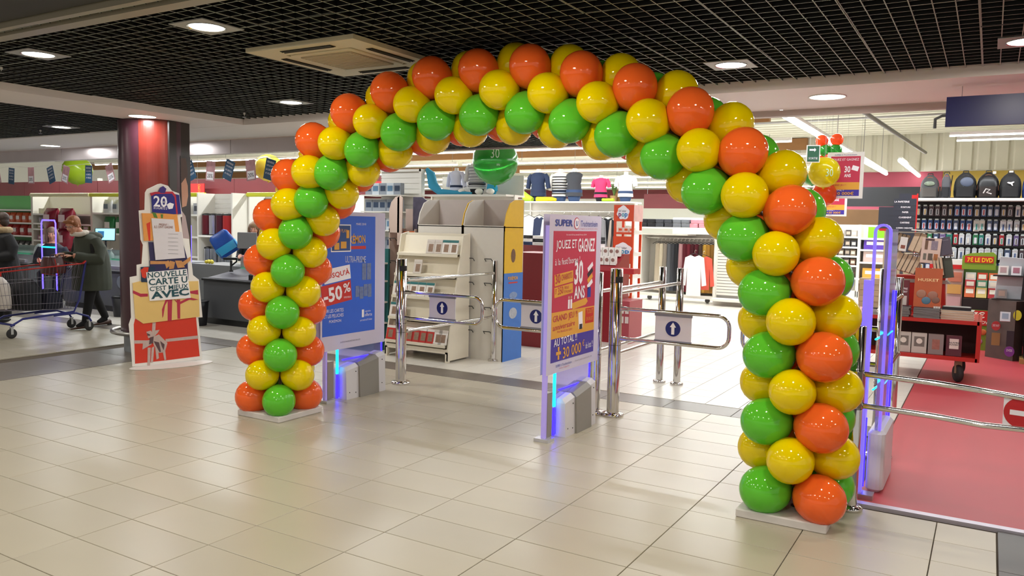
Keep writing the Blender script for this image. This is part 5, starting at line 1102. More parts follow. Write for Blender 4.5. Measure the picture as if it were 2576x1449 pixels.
# two grey open-topped cardboard displays with hooks, yellow and blue outer side
CARD = mat('grey_card', '#b5aba6', .7, noise_amt=.03); CARDL = mat('pale_card', '#d2cdc4', .7, noise_amt=.03); CYE = mat('card_yellow', '#dcae1e', .5, noise_amt=.06); CBL = mat('card_blue', '#3f74c2', .5, noise_amt=.05)
def hook(par, x, z, y=0):
    MB().tube([(x-.045, y, z-.03), (x-.045, y-.03, z), (x+.045, y-.03, z), (x+.045, y, z-.03)], .005, BLACK, 6).build('hook', par)
def card_display(x0, w, label, side):
    t = thing('cardboard_display', label, 'display', (x0, 7.77, 0)); D = .42
    MB().span((0, .0, 0), (w, .012, 1.56), CARDL).build('front_panel', t)
    MB().span((0, D, 0), (w, D+.012, 1.87), CARD).build('back_panel', t)
    for x in (0, w-.012):
        pts = [(x, 0, 0), (x, D, 0), (x, D, 1.87), (x, .22, 1.86), (x, .12, 1.82), (x, .04, 1.70), (x, 0, 1.56)]
        M = MB(); M.prism(pts, (.012, 0, 0), side if x > 0 else CARDL); M.build('side_panel', t)
    MB().span((0, 0, 1.54), (w, D, 1.55), CARD).build('tray', t)
    for z in (1.18, .90, .62, .34):
        for x in ((.12, w-.2) if w > .5 else (w*.55,)): hook(t, x, z)
    return t
d1 = card_display(-5.98, .66, 'left half of the double grey cardboard display behind the brochure rack', CYE); d2 = card_display(-5.31, .57, 'right half of the double grey cardboard display, with a yellow and blue side', CYE)
MB().span((.571, .0, .0), (.576, .425, 1.02), CBL).build('blue_side', d2); MB().span((.571, .0, 1.02), (.578, .40, 1.50), CYE).build('yellow_side', d2)
text('POKÉMON', d2, (.577, .08, .94), (0, 1, 0), (0, 0, 1), .22, .05, INKY, off=.003, bold=.03); MB().span((.576, .1, .90), (.578, .3, .915), INKRED).build('red_bar', d2)
for z, c, h in ((.76, '#7d93b8', .08), (.55, '#a9adb5', .13)): M = MB(); M.prism([(.576, .12+.09*(1+math.cos(a)), z+h*math.sin(a)/2) for a in [2*math.pi*k/14 for k in range(14)]], (.002, 0, 0), mat('badge_'+c[1:], c, .4, noise_amt=.3, noise_scale=30)); M.build('printed_badge', d2)
M = MB(); M.prism([(.578, .14+.05*(1+math.cos(a)), 1.22+.08*math.sin(a)) for a in [2*math.pi*k/14 for k in range(14)]], (.002, 0, 0), mat('badge_brown', '#6b4a33', .5, noise_amt=.4, noise_scale=25)); M.build('printed_badge', d2)
# arched display with a printed header, left of the double one
t = thing('cardboard_display', 'narrow pinkish cardboard display with a rounded dome-like header above the rack', 'display', (-6.44, 7.79, 0)); PK2 = mat('pinkish_card', '#c9b4a8', .7)
MB().span((0, 0, 0), (.012, .34, 1.5), PK2).build('side_panel', t); MB().span((.40, 0, 0), (.412, .34, 1.5), PK2).build('side_panel', t); MB().span((0, .33, 0), (.41, .342, 1.75), PK2).build('back_panel', t)
M = MB(); hd = [(0, 0, 1.45), (0, 0, 1.72), (.03, 0, 1.82), (.10, 0, 1.89), (.16, 0, 1.90), (.16, 0, 1.45)]; M.prism(hd, (0, .01, 0), PK2); M.build('header_wing', t)
M = MB(); M.prism([(.14, .30, 1.48), (.14, .30, 1.90), (.28, .30, 1.90), (.38, .30, 1.84), (.41, .30, 1.70), (.41, .30, 1.48)], (0, .012, 0), mat('header_print_dark', '#4a4658', .5, noise_amt=.5, noise_scale=14)); M.build('header_print', t)
M = MB(); P_ = [(.155+.035*math.cos(a), .0+.33*(k/12), 1.5+.40*math.sin(math.pi*.5)) for k, a in enumerate([0]*13)]; M.prism([(.13, 0, 1.3), (.13, 0, 1.88), (.17, 0, 1.905), (.21, 0, 1.88), (.20, 0, 1.3)], (0, .012, 0), PK2); M.build('header_strap', t)
MB().span((.15, .10, 1.33), (.40, .33, 1.47), mat('orange_carton', '#c8642c', .5)).build('orange_tray', t)
for z in (1.38, 1.1, .8): hook(t, .08, z)
# ================================================================== WHITE SLAT PANEL + MANNEQUIN SHELVES
t = thing('slat_partition', 'white slatted partition panel above the brochure rack', 'partition', (-8.85, 11.0, 0)); MB().span((-.44, .03, 0), (.44, .06, 2.47), SH).build('back_panel', t); MB().span((.42, -.02, 0), (.47, .08, 2.49), SH).build('upright', t); MB().span((-.46, -.02, 2.45), (.46, .08, 2.49), SH).build('top_rail', t); slats(t, -.44, .42, .02, .2, 2.45, .093)
for z in (1.1, 1.42, 1.74, 2.02): MB().span((-.55+0, -.40, z), (.3, .02, z+.02), SH).build('shelf', t)
SB = carton_mesh(.15, .10, .20, mat('appliance_pack', '#8d949c', .4), mat('pack_navy', '#2f3f55', .4)); SB2 = carton_mesh(.15, .10, .20, mat('appliance_pack_light', '#c3cbd0', .4), mat('pack_blue', '#5d83a0', .4))
for r, z in enumerate((1.12, 1.44, 1.76, 2.04)): row([SB, SB2] if r % 2 else [SB], 'appliance_box', -9.38, -8.60, 5, 10.75, z, '{n} boxed appliance from the left on the '+od(3-r)+' shelf under the slatted partition', 'box', 'boxed appliances, '+od(3-r)+' shelf')
def clothes_island(x0, x1, y, z, label, back=.45, hb=.0):
    t = thing('clothes_island', label, 'display unit', ((x0+x1)/2, y, 0)); w = (x1-x0)/2
    MB().span((-w, 0, z-.03), (w, .6, z), SH).build('top_shelf', t); MB().span((-w, .28, 0), (w, .33, z), SH).build('back_panel', t); MB().span((-w, 0, 0), (w, .6, .12), SH).build('base', t)
    if hb: MB().span((-w, .56, z), (w, .58, z+hb), SH).build('rear_panel', t)
    for e in (-1, 1): MB().span((e*w-.015, .25, 0), (e*w+.015, .36, z), SH).build('upright', t)
    for yy in (.02,): MB().tube([(-w, yy, z-.20), (w, yy, z-.20)], .012, CHROME, 8).build('hanging_rail', t)
    return t
i1 = clothes_island(-8.36, -6.7, 11.0, 2.06, 'white display island carrying children\'s mannequins above the cardboard displays', hb=.33)
i2 = clothes_island(-8.2, -5.9, 14.2, 2.06, 'white display island carrying adult mannequins right of the green balloon')
def mannequin(x, y, z, s, label, top, bottom=None, neck=None, sleeves=0, stripe=None, flare=1.0):
    t = thing('mannequin', label, 'mannequin', (x, y, z)); neck = neck or mat('mannequin_cream', '#e0d8cc', .4)
    k = s/.62
    def R(c, a, b): return ring((c[0]*k, c[1]*k, c[2]*k), a*k, b*k, 16)
    MB().loft([R((0, 0, .0), .10, .07), R((0, 0, .18), .165, .105), R((0, 0, .22), .16, .10)], bottom or top).build('hips', t)
    o = MB().loft([R((0, 0, .10), .17*flare, .11*flare), R((0, 0, .20), .155*flare, .10*flare), R((0, -.01, .32), .135, .09), R((0, -.02, .43), .155, .10), R((0, 0, .50), .17, .08), R((0, 0, .535), .12, .06), R((0, 0, .55), .06, .05)], top).build('garment', t)
    MB().loft([R((0, 0, .53), .048, .048), R((0, 0, .60), .045, .045), R((0, 0, .615), .04, .04)], neck).build('neck', t)
    if sleeves:
        for e in (-1, 1): MB().tube([(e*.14*k, 0, .50*k), (e*.19*k, .0, .44*k), (e*(.19+.03*sleeves)*k, .0, (.44-.16*sleeves)*k)], [.055*k, .052*k, .045*k], top, 10).build('sleeve', t)
    if stripe:
        for j in range(7):
            zz = .14+.052*j; a = .175*flare-.006*j if j < 3 else .162; MB().loft([R((0, -.005, zz), a*1.01, .115*1.0), R((0, -.005, zz+.018), a*1.01, .115)], stripe, cap=False).build('stripe', t)
    return t
LAV = mat('pale_lavender', '#d5d6e6', .8, bump=.2); GREYT = mat('light_grey_knit', '#d2d0cc', .8); NAVY = mat('navy_cloth', '#1f2a48', .8); BLUC = mat('denim_blue', '#2e4468', .8); CYAN_ = mat('turquoise_cloth', '#27a4cf', .7); PINK = mat('hot_pink_cloth', '#d8356a', .7); CHAR = mat('charcoal_cloth', '#3a3c42', .8); WHT = mat('white_cloth', '#eceaea', .8); BLK = mat('black_cloth', '#17171c', .85)
mannequin(-7.84, 11.25, 2.06, .46, 'child mannequin in a pale lavender long-sleeved top on the island', LAV, NAVY, sleeves=1.6)
mannequin(-7.42, 11.25, 2.06, .60, 'child mannequin in a grey striped top with a black neck', GREYT, BLK, BLACK, 1.3, mat('grey_stripe', '#8e8e92', .8))
mannequin(-7.12, 11.25, 2.06, .38, 'small child mannequin in a turquoise t-shirt', CYAN_, CYAN_, sleeves=.7)
mannequin(-8.0, 14.4, 2.06, .66, 'mannequin in a navy top with half sleeves beside lime cloth', mat('navy_top', '#1c2b4a', .8), NAVY, sleeves=1.2)
mannequin(-7.52, 14.45, 2.06, .66, 'mannequin in a black and white striped jumper', GREYT, BLUC, sleeves=1.4, stripe=BLK)
mannequin(-7.18, 14.4, 2.06, .66, 'sleeveless mannequin in a charcoal top and jeans', CHAR, BLUC)
mannequin(-6.60, 14.4, 2.06, .52, 'mannequin in a hot pink t-shirt beside the potted grass', PINK, BLK, sleeves=.7)
mannequin(-6.08, 14.4, 2.06, .58, 'mannequin in a white printed t-shirt and dark jeans', WHT, BLUC, sleeves=.8)
def cloth(name, pts, m, label, cat='cloth', r=.05): 
    o = MB().tube(pts, r, m, 8).build(name); return tag(o, label, cat)
cloth('draped_scarf', [(-8.36, 11.1, 2.50), (-8.28, 11.12, 2.40), (-8.22, 11.1, 2.22), (-8.05, 11.08, 2.10), (-7.7, 11.06, 2.09), (-7.4, 11.06, 2.08)], mat('turquoise_gauze', '#2f8fb0', .8), 'turquoise scarf draped from the partition along the children\'s island', r=[.03, .08, .09, .06, .035, .02])
cloth('draped_scarf', [(-8.36, 14.3, 2.32), (-8.30, 14.3, 2.22), (-8.2, 14.28, 2.12), (-8.05, 14.26, 2.09)], mat('lime_gauze', '#a8cc2e', .8), 'lime green cloth draped left of the navy mannequin', r=[.02, .06, .09, .05])
cloth('folded_cloth', [(-7.95, 14.26, 2.10), (-7.6, 14.24, 2.10), (-7.5, 14.24, 2.09)], mat('bright_yellow_cloth', '#e6cf1f', .8, bump=.5), 'crumpled bright yellow cloth at the feet of the navy mannequin', r=[.05, .045, .03])
cloth('folded_cloth', [(-6.5, 14.26, 2.09), (-6.25, 14.24, 2.09)], MATS['lime_gauze'], 'lime cloth lying between the pink and the white mannequins', r=.03)
for k, x in enumerate((-7.62, -7.28, -7.06)): MBx = MB(); MBx.ell((0, 0, .05), (.07, .07, .05), WHITE, 12, 8); item(MBx, 'white_ball', (x, 11.1, 2.06), od(k)+' white ball ornament from the left on the children\'s island', 'ornament')
t = thing('potted_grass', 'tuft of ornamental grass between the pink and white mannequins', 'plant', (-6.36, 14.5, 2.06)); MB().lathe([(.06, 0), (.08, .12)], (0, 0, 0), mat('basket_tan', '#a98a5a', .8), 14).build('pot', t)
M = MB()
for k in range(26): a = k*2.4; M.tube([(0, 0, .1), (.05*math.cos(a), .05*math.sin(a), .28), (.12*math.cos(a), .12*math.sin(a), .36+.1*random.random())], [.006, .005, .001], mat('grass_green', '#5a7a3c', .8), 4)
stuff(M.build('blades', t))
M = MB(); M.bbox((0, 0, .12), (.24, .15, .24), mat('wood_crate', '#b48f5c', .7), .01); item(M, 'wooden_crate', (-6.24, 14.62, 2.06), 'light wooden crate behind the white-shirted mannequin', 'crate')
# hanging garments
def garment(kind, w, h, m, m2=None):
    M = MB(); n = 10
    if kind == 'shirt':
        pts = [(-.10, 0), (-.22, -.05), (-.30, -.62), (-.20, -.64), (-.16, -.25), (-.17, -h), (.17, -h), (.16, -.25), (.20, -.64), (.30, -.62), (.22, -.05), (.10, 0), (0, -.035)]
        sc = w/.6; M.prism([(x*sc, -.02, z) for x, z in pts], (0, .05, 0), m)
    else:
        R = []
        for j in range(6):
            z = -h*j/5; R.append([(w/2*(.75+.25*j/5)*math.cos(a)*(1+.12*math.sin(5*a+j)), .035*(1+.6*j/5)*math.sin(a)*(1+.25*math.sin(4*a+j)), z) for a in [2*math.pi*i/18 for i in range(18)]])
        M.loft(R, m)
    return M.mesh('garment')
def hang(me, x, y, z, label, yaw=0, group=None):
    t = thing('hanging_garment', label, 'garment', (x, y, z), yaw, group); link('garment', me, t); MB().tube([(-.13, 0, -.01), (0, 0, .045), (.13, 0, -.01)], .006, BLACK, 5).tube([(0, 0, .045), (0, 0, .09), (.02, 0, .115), (.035, 0, .09)], .004, CHROME, 5).build('hanger', t); return t
GW = garment('shirt', .52, .62, WHT); GN = garment('shirt', .30, .70, NAVY); GG = garment('shirt', .5, .6, mat('grey_marl', '#7d7c7e', .85)); GT = garment('shirt', .4, .6, mat('taupe_cloth', '#a5978a', .85)); GB2 = garment('shirt', .4, .62, BLK)
zr = 1.86-.12
for k, (g, x, l) in enumerate(((GW, -8.1, 'white printed'), (GN, -7.86, 'navy'), (GW, -7.58, 'plain white'), (GG, -7.30, 'grey'), (GT, -7.12, 'taupe'), (GW, -6.95, 'white patterned'), (GB2, -6.75, 'black'), (GG, -6.55, 'dark grey marl'), (GB2, -6.35, 'black short'), (GT, -6.15, 'pinkish taupe'))):
    hang(g, x, 14.22, zr, l+' top, '+od(k)+' from the left on the rail under the adult mannequins', random.uniform(-.5, .5) if k > 2 else .1)
TS = carton_mesh(.30, .24, .05, BLK, CHAR, 'folded_shirt'); TS2 = carton_mesh(.30, .24, .05, WHT, GREYT, 'folded_shirt'); TS3 = carton_mesh(.30, .24, .05, BLUC, NAVY, 'folded_shirt')
MB_ = MB(); MB_.span((-1.0, -.3, 0), (1.0, .3, 1.24), mat('dark_red_plinth', '#6e1a20', .4)); o = item(MB_, 'red_plinth', (-6.3, 12.0, 0), 'dark red plinth under the stacks of folded dark tops', 'plinth')
for r in range(3): row([TS, TS3, TS2, TS][r:r+3], 'folded_shirt', -7.25, -5.4, 6, 11.9, 1.242+.055*r, '{n} folded top from the left in the '+['bottom', 'middle', 'top'][r]+' layer on the dark red plinth', 'garment', 'folded tops, '+['bottom', 'middle', 'top'][r]+' layer')
M = MB(); M.span((-.26, -.3, 0), (.26, .3, 1.22), mat('dark_red_box', '#7a1a20', .4, noise_amt=.05)); item(M, 'red_crate', (-5.12, 9.3, 0), 'tall dark red box right of the yellow and blue display side', 'box')
# red dispenser kiosk and orange stand
KRED = mat('kiosk_red', '#8e1c26', .35); t = thing('photo_kiosk', 'dark red kiosk with a sloping top carrying small photo boxes, behind the tall gate post', 'kiosk', (-4.42, 10.0, 0))
M = MB(); M.prism([(-.32, 0, .0), (-.32, .5, 0), (-.32, .5, 1.20), (-.32, .32, 1.20), (-.32, 0, .98)], (.40, 0, 0), KRED); M.build('cabinet', t); MB().span((.08, .02, 0), (.30, .48, .58), mat('kiosk_red_light', '#a5424c', .4)).build('side_cabinet', t); MB().span((.06, -.02, .95), (.36, .2, 1.02), mat('kiosk_top_red', '#b32a30', .35)).build('console', t)
for k in range(2):
    for j in range(3): MB().span((.10+.07*j, .015, .28+.13*k), (.15+.07*j, .02, .37+.13*k), mat('slot_label', '#d8c8c4', .4)).build('slot_label', t)
for r in range(2):
    for k in range(4):
        M = MB(); M.box((0, 0, .06), (.08, .06, .12), WHITE); M.lathe([(.026, 0), (.026, .002)], (0, -.031, .07), mat('face_print', '#8e6a62', .5, noise_amt=.4, noise_scale=40), 12, axis=Vector((0, -1, 0)))
        item(M, 'photo_box', (-4.68+.088*k, 10.12+.14*r, 1.065+.115*r-.01), od(k)+' small photo box from the left in the '+['front', 'back'][r]+' row on the kiosk', 'box', (0, 0, 0), 'photo boxes '+['front', 'back'][r])
ORS = mat('orange_stand', '#d8471f', .4); t = thing('promotional_stand', 'tall orange metal promotional stand with open shelves, right of the kiosk', 'stand', (-4.63, 10.95, 0)); ps = t
for x, y in ((-.14, 0), (.14, 0), (-.14, .30), (.14, .30)): MB().span((x-.015, y-.015, .05), (x+.015, y+.015, 1.88), ORS).build('leg', t)
for z in (.12, .50, .85, 1.18, 1.50): MB().span((-.15, -.02, z-.03), (.15, .32, z), ORS).build('shelf', t)
MB().span((-.158, -.022, 1.66), (.155, -.016, 1.90), ORS).build('header_panel', t); MB().span((.156, -.02, 1.66), (.162, .32, 1.90), mat('pink_header_side', '#e3b6b0', .4, noise_amt=.2, noise_scale=10)).build('header_side', t); MB().span((-.158, -.022, 1.04), (.155, -.016, 1.44), ORS).build('front_panel', t)
for z in (1.18, .85, .5, 1.5): MB().span((.156, 0, z-.03), (.162, .3, z+.03), WHITE).build('price_strip', t)
POPC = [mat('pop_plum', '#7a2a62', .4), mat('pop_teal', '#4a9ab0', .4), mat('pop_blue', '#3a7fc0', .4)]
for (z, w, off_) in ((1.74, .17, -.01), (1.20, .24, 0)):
    M = MB(); M.prism([(off_+(w/2)*1.12*math.cos(a)*(1+.10*math.sin(6*a)), -.024, z+.045+.10*math.sin(a)*(1+.1*math.sin(5*a))) for a in [2*math.pi*k/24 for k in range(24)]], (0, -.002, 0), INKW); M.build('logo_plate', t)
    for j, ch in enumerate('pop'): text(ch, t, (off_-w*.42+w*.29*j, -.027, z-.035+(0.02 if ch == 'o' else 0)), (1, 0, 0), (0, 0, 1), w*.27, .075 if ch == 'p' else .055, POPC[j], off=.002, bold=.05)
    text("Un' color", t, (off_-w*.42, -.027, z+.055), (1, 0, 0), (0, 0, 1), w*.7, .035, INKD, off=.002)
PW_ = carton_mesh(.07, .07, .07, WHITE, mat('label_orange', '#d86a3a'), 'small_box')
for r, z in enumerate((.12, .50, .85, 1.18, 1.50)): row(PW_, 'small_box', -4.76, -4.49, 3, 11.05, z, '{n} small white box on the '+od(r)+' shelf from the bottom of the orange stand', 'box', 'small boxes, shelf '+od(r))
# ================================================================== CLOTHING BAY WITH TROUSERS
t = thing('clothes_bay', 'wide white clothes bay with hanging trousers, right of the orange stand', 'display unit', (-5.60, 16.6, 0)); cb = t
for x in (-.98, .70): MB().span((x-.04, -.1, .1), (x+.04, .5, 1.45), SH).build('upright', t)
MB().span((-.95, .4, .1), (.70, .43, 1.45), mat('bay_back', '#c8c3ba', .6)).build('back_panel', t); MB().span((-1.0, -.15, .10), (.72, .5, .16), SH).build('base_shelf', t); MB().span((-1.0, -.20, 1.56), (.72, .5, 1.59), SH).build('top_shelf', t); MB().span((-1.0, -.16, 1.42), (.1, .5, 1.45), SH).build('lower_shelf', t)
MB().tube([(-.95, .1, 1.36), (.68, .1, 1.36)], .014, CHROME, 8).build('hanging_rail', t)
for x in (-.8, .5): MB().lathe([(.05, -.02), (.05, .02)], (x, .1, .05), GREY, 14, axis=Vector((0, 1, 0))).build('caster', t)
TR = [('beige trousers', '#b8ab96'), ('sand trousers', '#c6bba4'), ('taupe trousers', '#8e8478'), ('grey trousers', '#5d5f64'), ('charcoal trousers', '#3a3c42'), ('black trousers', '#202126'), ('dusty pink trousers', '#b98c90'), ('wine red trousers', '#5e1624'), ('burgundy trousers', '#6e1c2c'), ('dark wine trousers', '#4a121e'), ('deep red trousers', '#5a1826'), ('brown patterned trousers', '#4a3a30'), ('mustard trousers', '#c39a3e'), ('ochre trousers', '#a67c2e'), ('bronze trousers', '#8e6a2c'), ('tan trousers', '#7c5c34'), ('olive brown trousers', '#6a5a3c'), ('khaki green trousers', '#5a5a48'), ('dark khaki trousers', '#4e4e40')]
for k, (n_, c_) in enumerate(TR):
    g = garment('trousers', .13, 1.02, cm(c_, .85)); hang(g, -6.22+.087*k, 16.62, 1.24, n_+', '+od(k)+' garment from the left in the clothes bay', random.uniform(-.3, .3))
hang(garment('shirt', .52, .85, WHT), -5.27, 16.25, 1.02, 'white long-sleeved sweatshirt hanging in front of the mustard trousers', .1); hang(garment('shirt', .5, .7, mat('coral_cloth', '#d85a48', .85)), -5.13, 16.38, 1.0, 'coral top half hidden behind the white sweatshirt', .5)
FT = [BLK, CHAR, mat('grey_folded', '#6f7278', .85), BLUC, mat('pink_folded', '#e08f9c', .85), mat('light_pink_folded', '#edb7bd', .85)]
for k in range(9):
    for j in range(2 if k < 5 else 2):
        M = MB(); M.bbox((0, 0, .042), (.18, .28, .084), FT[min(k//2+(k > 5), 5)] if k < 8 else FT[4], .02)
        item(M, 'folded_shirt', (-6.50+.19*k, 16.55, 1.592+.086*j), 'folded top, '+od(k)+' pile from the left on the bay shelf, '+['lower', 'upper'][j]+' one', 'garment', (0, 0, random.uniform(-.15, .15)), 'folded tops above the trousers')
def slat_wall(x, y, w, h, label, yaw=0, z0=.2):
    t = thing('slat_wall_unit', label, 'partition', (x, y, 0), yaw); MB().span((-w/2, .02, .08), (w/2, .06, h), mat('slat_back', '#8e8a84', .6)).build('back_panel', t); MB().span((-w/2-.05, -.02, 0), (-w/2, .08, h+.02), SH).build('upright', t); MB().span((-w/2, -.02, 0), (w/2, .08, .10), SH).build('base', t); slats(t, -w/2, w/2, .008, z0, h, .062); 
    MB().span((-w/2, -.35, .10), (w/2, -.02, .15), SH).build('base_shelf', t); return t
slat_wall(-4.40, 16.5, .95, 1.47, 'white slatted end panel right of the clothes bay'); slat_wall(-6.95, 15.2, 1.15, 1.42, 'white slatted panel behind the orange stand')
M = MB(); M.span((-.22, -.2, 0), (.22, .2, 4.2), WHITE); item(M, 'square_pillar', (-6.15, 21.0, 0), 'white square pillar rising behind the clothes bay', 'pillar')
big_balloon('round_balloon', (-6.65, 20.4, 2.62), .28, GBT, 'green balloon half hidden behind the white pillar')
t = thing('hanging_sign', 'large dark red photo banner deep in the shop left of the white pillar', 'banner', (-8.1, 22.5, 2.15)); MB().box((0, 0, .2), (1.6, .03, .42), FRIEZE).build('panel', t)
for x in (-.7, .7): MB().tube([(x, 0, .4), (x, 0, 2.15)], .006, GREY, 4).build('cable', t)
t = thing('slat_wall_unit', 'distant white slatted partition seen above the folded clothes', 'partition', (-6.0, 20.3, 0)); MB().span((-1.2, 0, 0), (.2, .05, 1.85), SH).build('back_panel', t); slats(t, -1.2, .2, -.009, 1.2, 1.85, .09); MB().span((.05, -.02, 1.1), (.2, -.012, 1.8), PRB).build('red_panel', t)
gondola(-14.0, -8.5, 16.0, 1.7, (.5, .9, 1.3), 'long low white shelving deep behind the left displays'); gondola(-13.5, -9, 22, 1.9, (.5, .9, 1.4), 'distant white shelving below the far banners')
# ================================================================== BOOK CORNER ON THE RED FLOOR
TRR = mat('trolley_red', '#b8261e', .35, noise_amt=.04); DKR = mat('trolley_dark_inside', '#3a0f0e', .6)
t = thing('book_trolley', 'red wooden book trolley on black castors standing on the red floor', 'trolley', (-.72, 9.6, 0)); W = .67
MB().span((-W, 0, .24), (W, .9, .28), TRR).build('bottom_board', t); MB().span((-W, 0, .63), (W, .9, .67), TRR).build('top_board', t)
for e in (-1, 1): MB().span((e*W-.02, 0, .24), (e*W+.02, .9, .67), TRR).build('side_board', t)
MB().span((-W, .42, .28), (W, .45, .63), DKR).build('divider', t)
for x in (-.5, .5):
    for y in (.12, .75):
        o = MB().lathe([(.03, -.022), (.085, -.026), (.095, -.012), (.095, .012), (.085, .026), (.03, .022)], (0, 0, 0), RUBBER, 20, axis=Vector((.9, .4, 0))).build('castor', t, (x, y, .095)); MB().span((-.035, -.02, .0), (.035, .03, .145), mat('castor_bracket', '#8e7a62', .5, .5)).build('bracket', o)
def book(x, y, z, w, d, h, cover, label, yaw=0, pitch=0, roll_=0, pages=True, art=None, txt=None, group=None):
    """upright book, cover facing -Y; w wide, d thick, h tall"""
    t = thing('book', label, 'book', (x, y, z), 0, group); t.rotation_euler = (pitch, roll_, yaw)
    MB().box((0, -d/2-.001, h/2), (w, .003, h), cover).box((0, d/2+.001, h/2), (w, .003, h), cover).box((-w/2, 0, h/2), (.003, d+.004, h), cover).build('cover', t)
    MB().box((.001, 0, h/2), (w-.008, d, h-.008), mat('book_pages', '#cdb79c', .8, noise_amt=.12, noise_scale=60)).build('pages', t)
    if art: MB().box((0, -d/2-.0032, h*art[2]), (w*art[1], .001, h*art[3]), art[0]).build('cover_picture', t)
    if txt:
        for s_, fz_, fh, m_ in txt: text(s_, t, (-w*.38, -d/2-.0036, h*fz_), (1, 0, 0), (0, 0, 1), w*.76, h*fh, m_, off=.001, bold=.03)
    return t
CV = lambda c: cm(c, .4)
LB = [(-.20, '#d2c8bb', 'first pale ornate', True), (-.04, '#c9c3bb', 'left pale', True), (.115, '#c9c3bb', 'right pale', True), (.275, '#8f8482', 'grey figure-cover', False), (.445, '#5a2432', 'dark red patterned', False)]
for i, (x, c, n_, orn) in enumerate(LB):
    b = book(-.72+x, 9.70, .281, .145, .10, .215, CV(c), n_+' paperback on the lower shelf of the red trolley', pitch=-.05, yaw=.08, art=(mat('ornate_print', '#77706a', .5, noise_amt=.3, noise_scale=50), .7, .58, .5) if orn else ((mat('figure_print', '#a46a5e', .5, noise_amt=.3, noise_scale=20), .5, .5, .5) if i == 3 else (CV('#e6dad2'), .6, .6, .5)), txt=[('ALIVRE', .62, .07, INKD), ('OUVERT', .52, .07, INKD)] if i == 4 else None)
    if orn: MB().lathe([(.030, 0), (.030, .002)], (0, -.055, .13), CV('#e9e2d8'), 14, axis=Vector((0, -1, 0))).build('rosette', b)
# stacked magazines on top
for s_, (x, n_, c1, c2, w_) in enumerate(((-1.42+.62, 9, '#2b2a2c', '#8c8886', .20), (-.55, 9, '#2b2a2c', '#8c8886', .27), (-1.08, 5, '#6e6a66', '#b0aaa4', .22))):
    for k in range(n_):
        M = MB(); M.box((0, 0, .0055), (w_-.02, .24, .008), CV(c2)); M.box((0, 0, .0105), (w_-.02, .24, .002), CV(c1)); M.box((0, 0, .0010), (w_-.02, .24, .002), CV(c1))
        item(M, 'magazine', (x+random.uniform(-.006, .006), 9.73+random.uniform(-.006, .006), .671+.0122*k), od(k)+' magazine from the bottom of the '+['left', 'middle', 'far left'][s_]+' pile on the red trolley', 'magazine', (0, 0, random.uniform(-.04, .04)), ['left', 'middle', 'far left'][s_]+' magazine pile')
for k in range(4):
    M = MB(); M.box((0, 0, .0125), (.30, .20, .021), mat('book_pages2', '#cbb79e', .8)); M.box((0, 0, .0235), (.31, .21, .002), CV('#d8d2c8')); M.box((0, 0, .001), (.31, .21, .002), CV('#d8d2c8'))
    item(M, 'book', (-.26, 9.74, .671+.0252*k), od(k)+' cream book from the bottom of the pile at the right end of the trolley', 'book', (0, 0, random.uniform(-.05, .05)), 'cream books pile')
M = MB(); M.box((0, 0, .015), (.27, .18, .03), CV('#16161a')); M.box((0, 0, .031), (.25, .16, .002), CV('#9a9690')); item(M, 'book', (-.27, 9.74, .773), 'black book lying on top of the cream pile', 'book')
for k in range(3): book(-.475+.022*k, 9.72, .671, .018, .16, .13, CV('#e2dcd6'), od(k)+' thin white booklet standing beside the cream pile')
hk = book(-.55, 9.66, .785, .262, .02, .42, mat('orange_sunset_cover', '#b5562e', .35, noise_amt=.2, noise_scale=3), 'large upright orange sunset album standing on the magazines of the trolley', pitch=-.1, txt=[('HUSKET', .66, .075, CV('#f0c890'))])
for x, z, m_, s_ in ((-.06, .14, '#a0705a', .05), (.05, .13, '#9a6a58', .05), (-.01, .07, '#4a7288', .045), (.08, .08, '#7a5648', .04)): MB().ell((x, -.013, z), (s_, .004, s_*.9), CV(m_), 12, 8).build('cover_figure', hk)
book(-.80, 9.75, .72, .13, .03, .34, CV('#6a2a34'), 'patterned paperback standing left of the orange album', txt=[('ALIVRE', .70, .06, INKW), ('OUVERT', .60, .06, INKW)], art=(CV('#d9ccc6'), .7, .35, .3))
for k in range(5): M = MB(); M.box((0, 0, .032), (.24, .16, .062), mat('pages_tan', '#c4ab8c', .8, noise_amt=.08)); item(M, 'book', (-1.12, 9.78, .74+.0645*k), od(k)+' thick tan-edged book from the bottom behind the chrome rail post', 'book', (0, 0, random.uniform(-.05, .05)), 'thick tan books')
# tilted paperbacks on a slanting red spinner top
sp_ = thing('book_spinner', 'slanting red book holder on the trolley loaded with tilted paperbacks', 'book stand', (-.70, 10.28, .67)); M = MB(); M.prism([(-.30, 0, 0), (.30, 0, 0), (.28, 0, .42), (-.25, 0, .42)], (0, .20, 0), TRR); M.build('red_body', sp_)
MB().prism([(-.34, -.02, .34), (.34, -.02, .34), (.30, -.02, .38), (-.30, -.02, .38)], (0, .22, 0), STEEL).build('wire_tray', sp_); MB().tube([(0, .2, .4), (0, .2, .92)], .015, STEEL, 8).build('pole', sp_); MB().tube([(-.34, 0, .66), (.34, 0, .66), (.34, .22, .66), (-.34, .22, .66)], .006, STEEL, 6, closed=True).build('wire_ring', sp_)
def tbook(x, z, w, h, yaw, roll_, cover, label, d=.03, y=10.18, **k): return book(x, y, z, w, d, h, cover, label, yaw=yaw, roll_=roll_, pitch=-.12, **k)
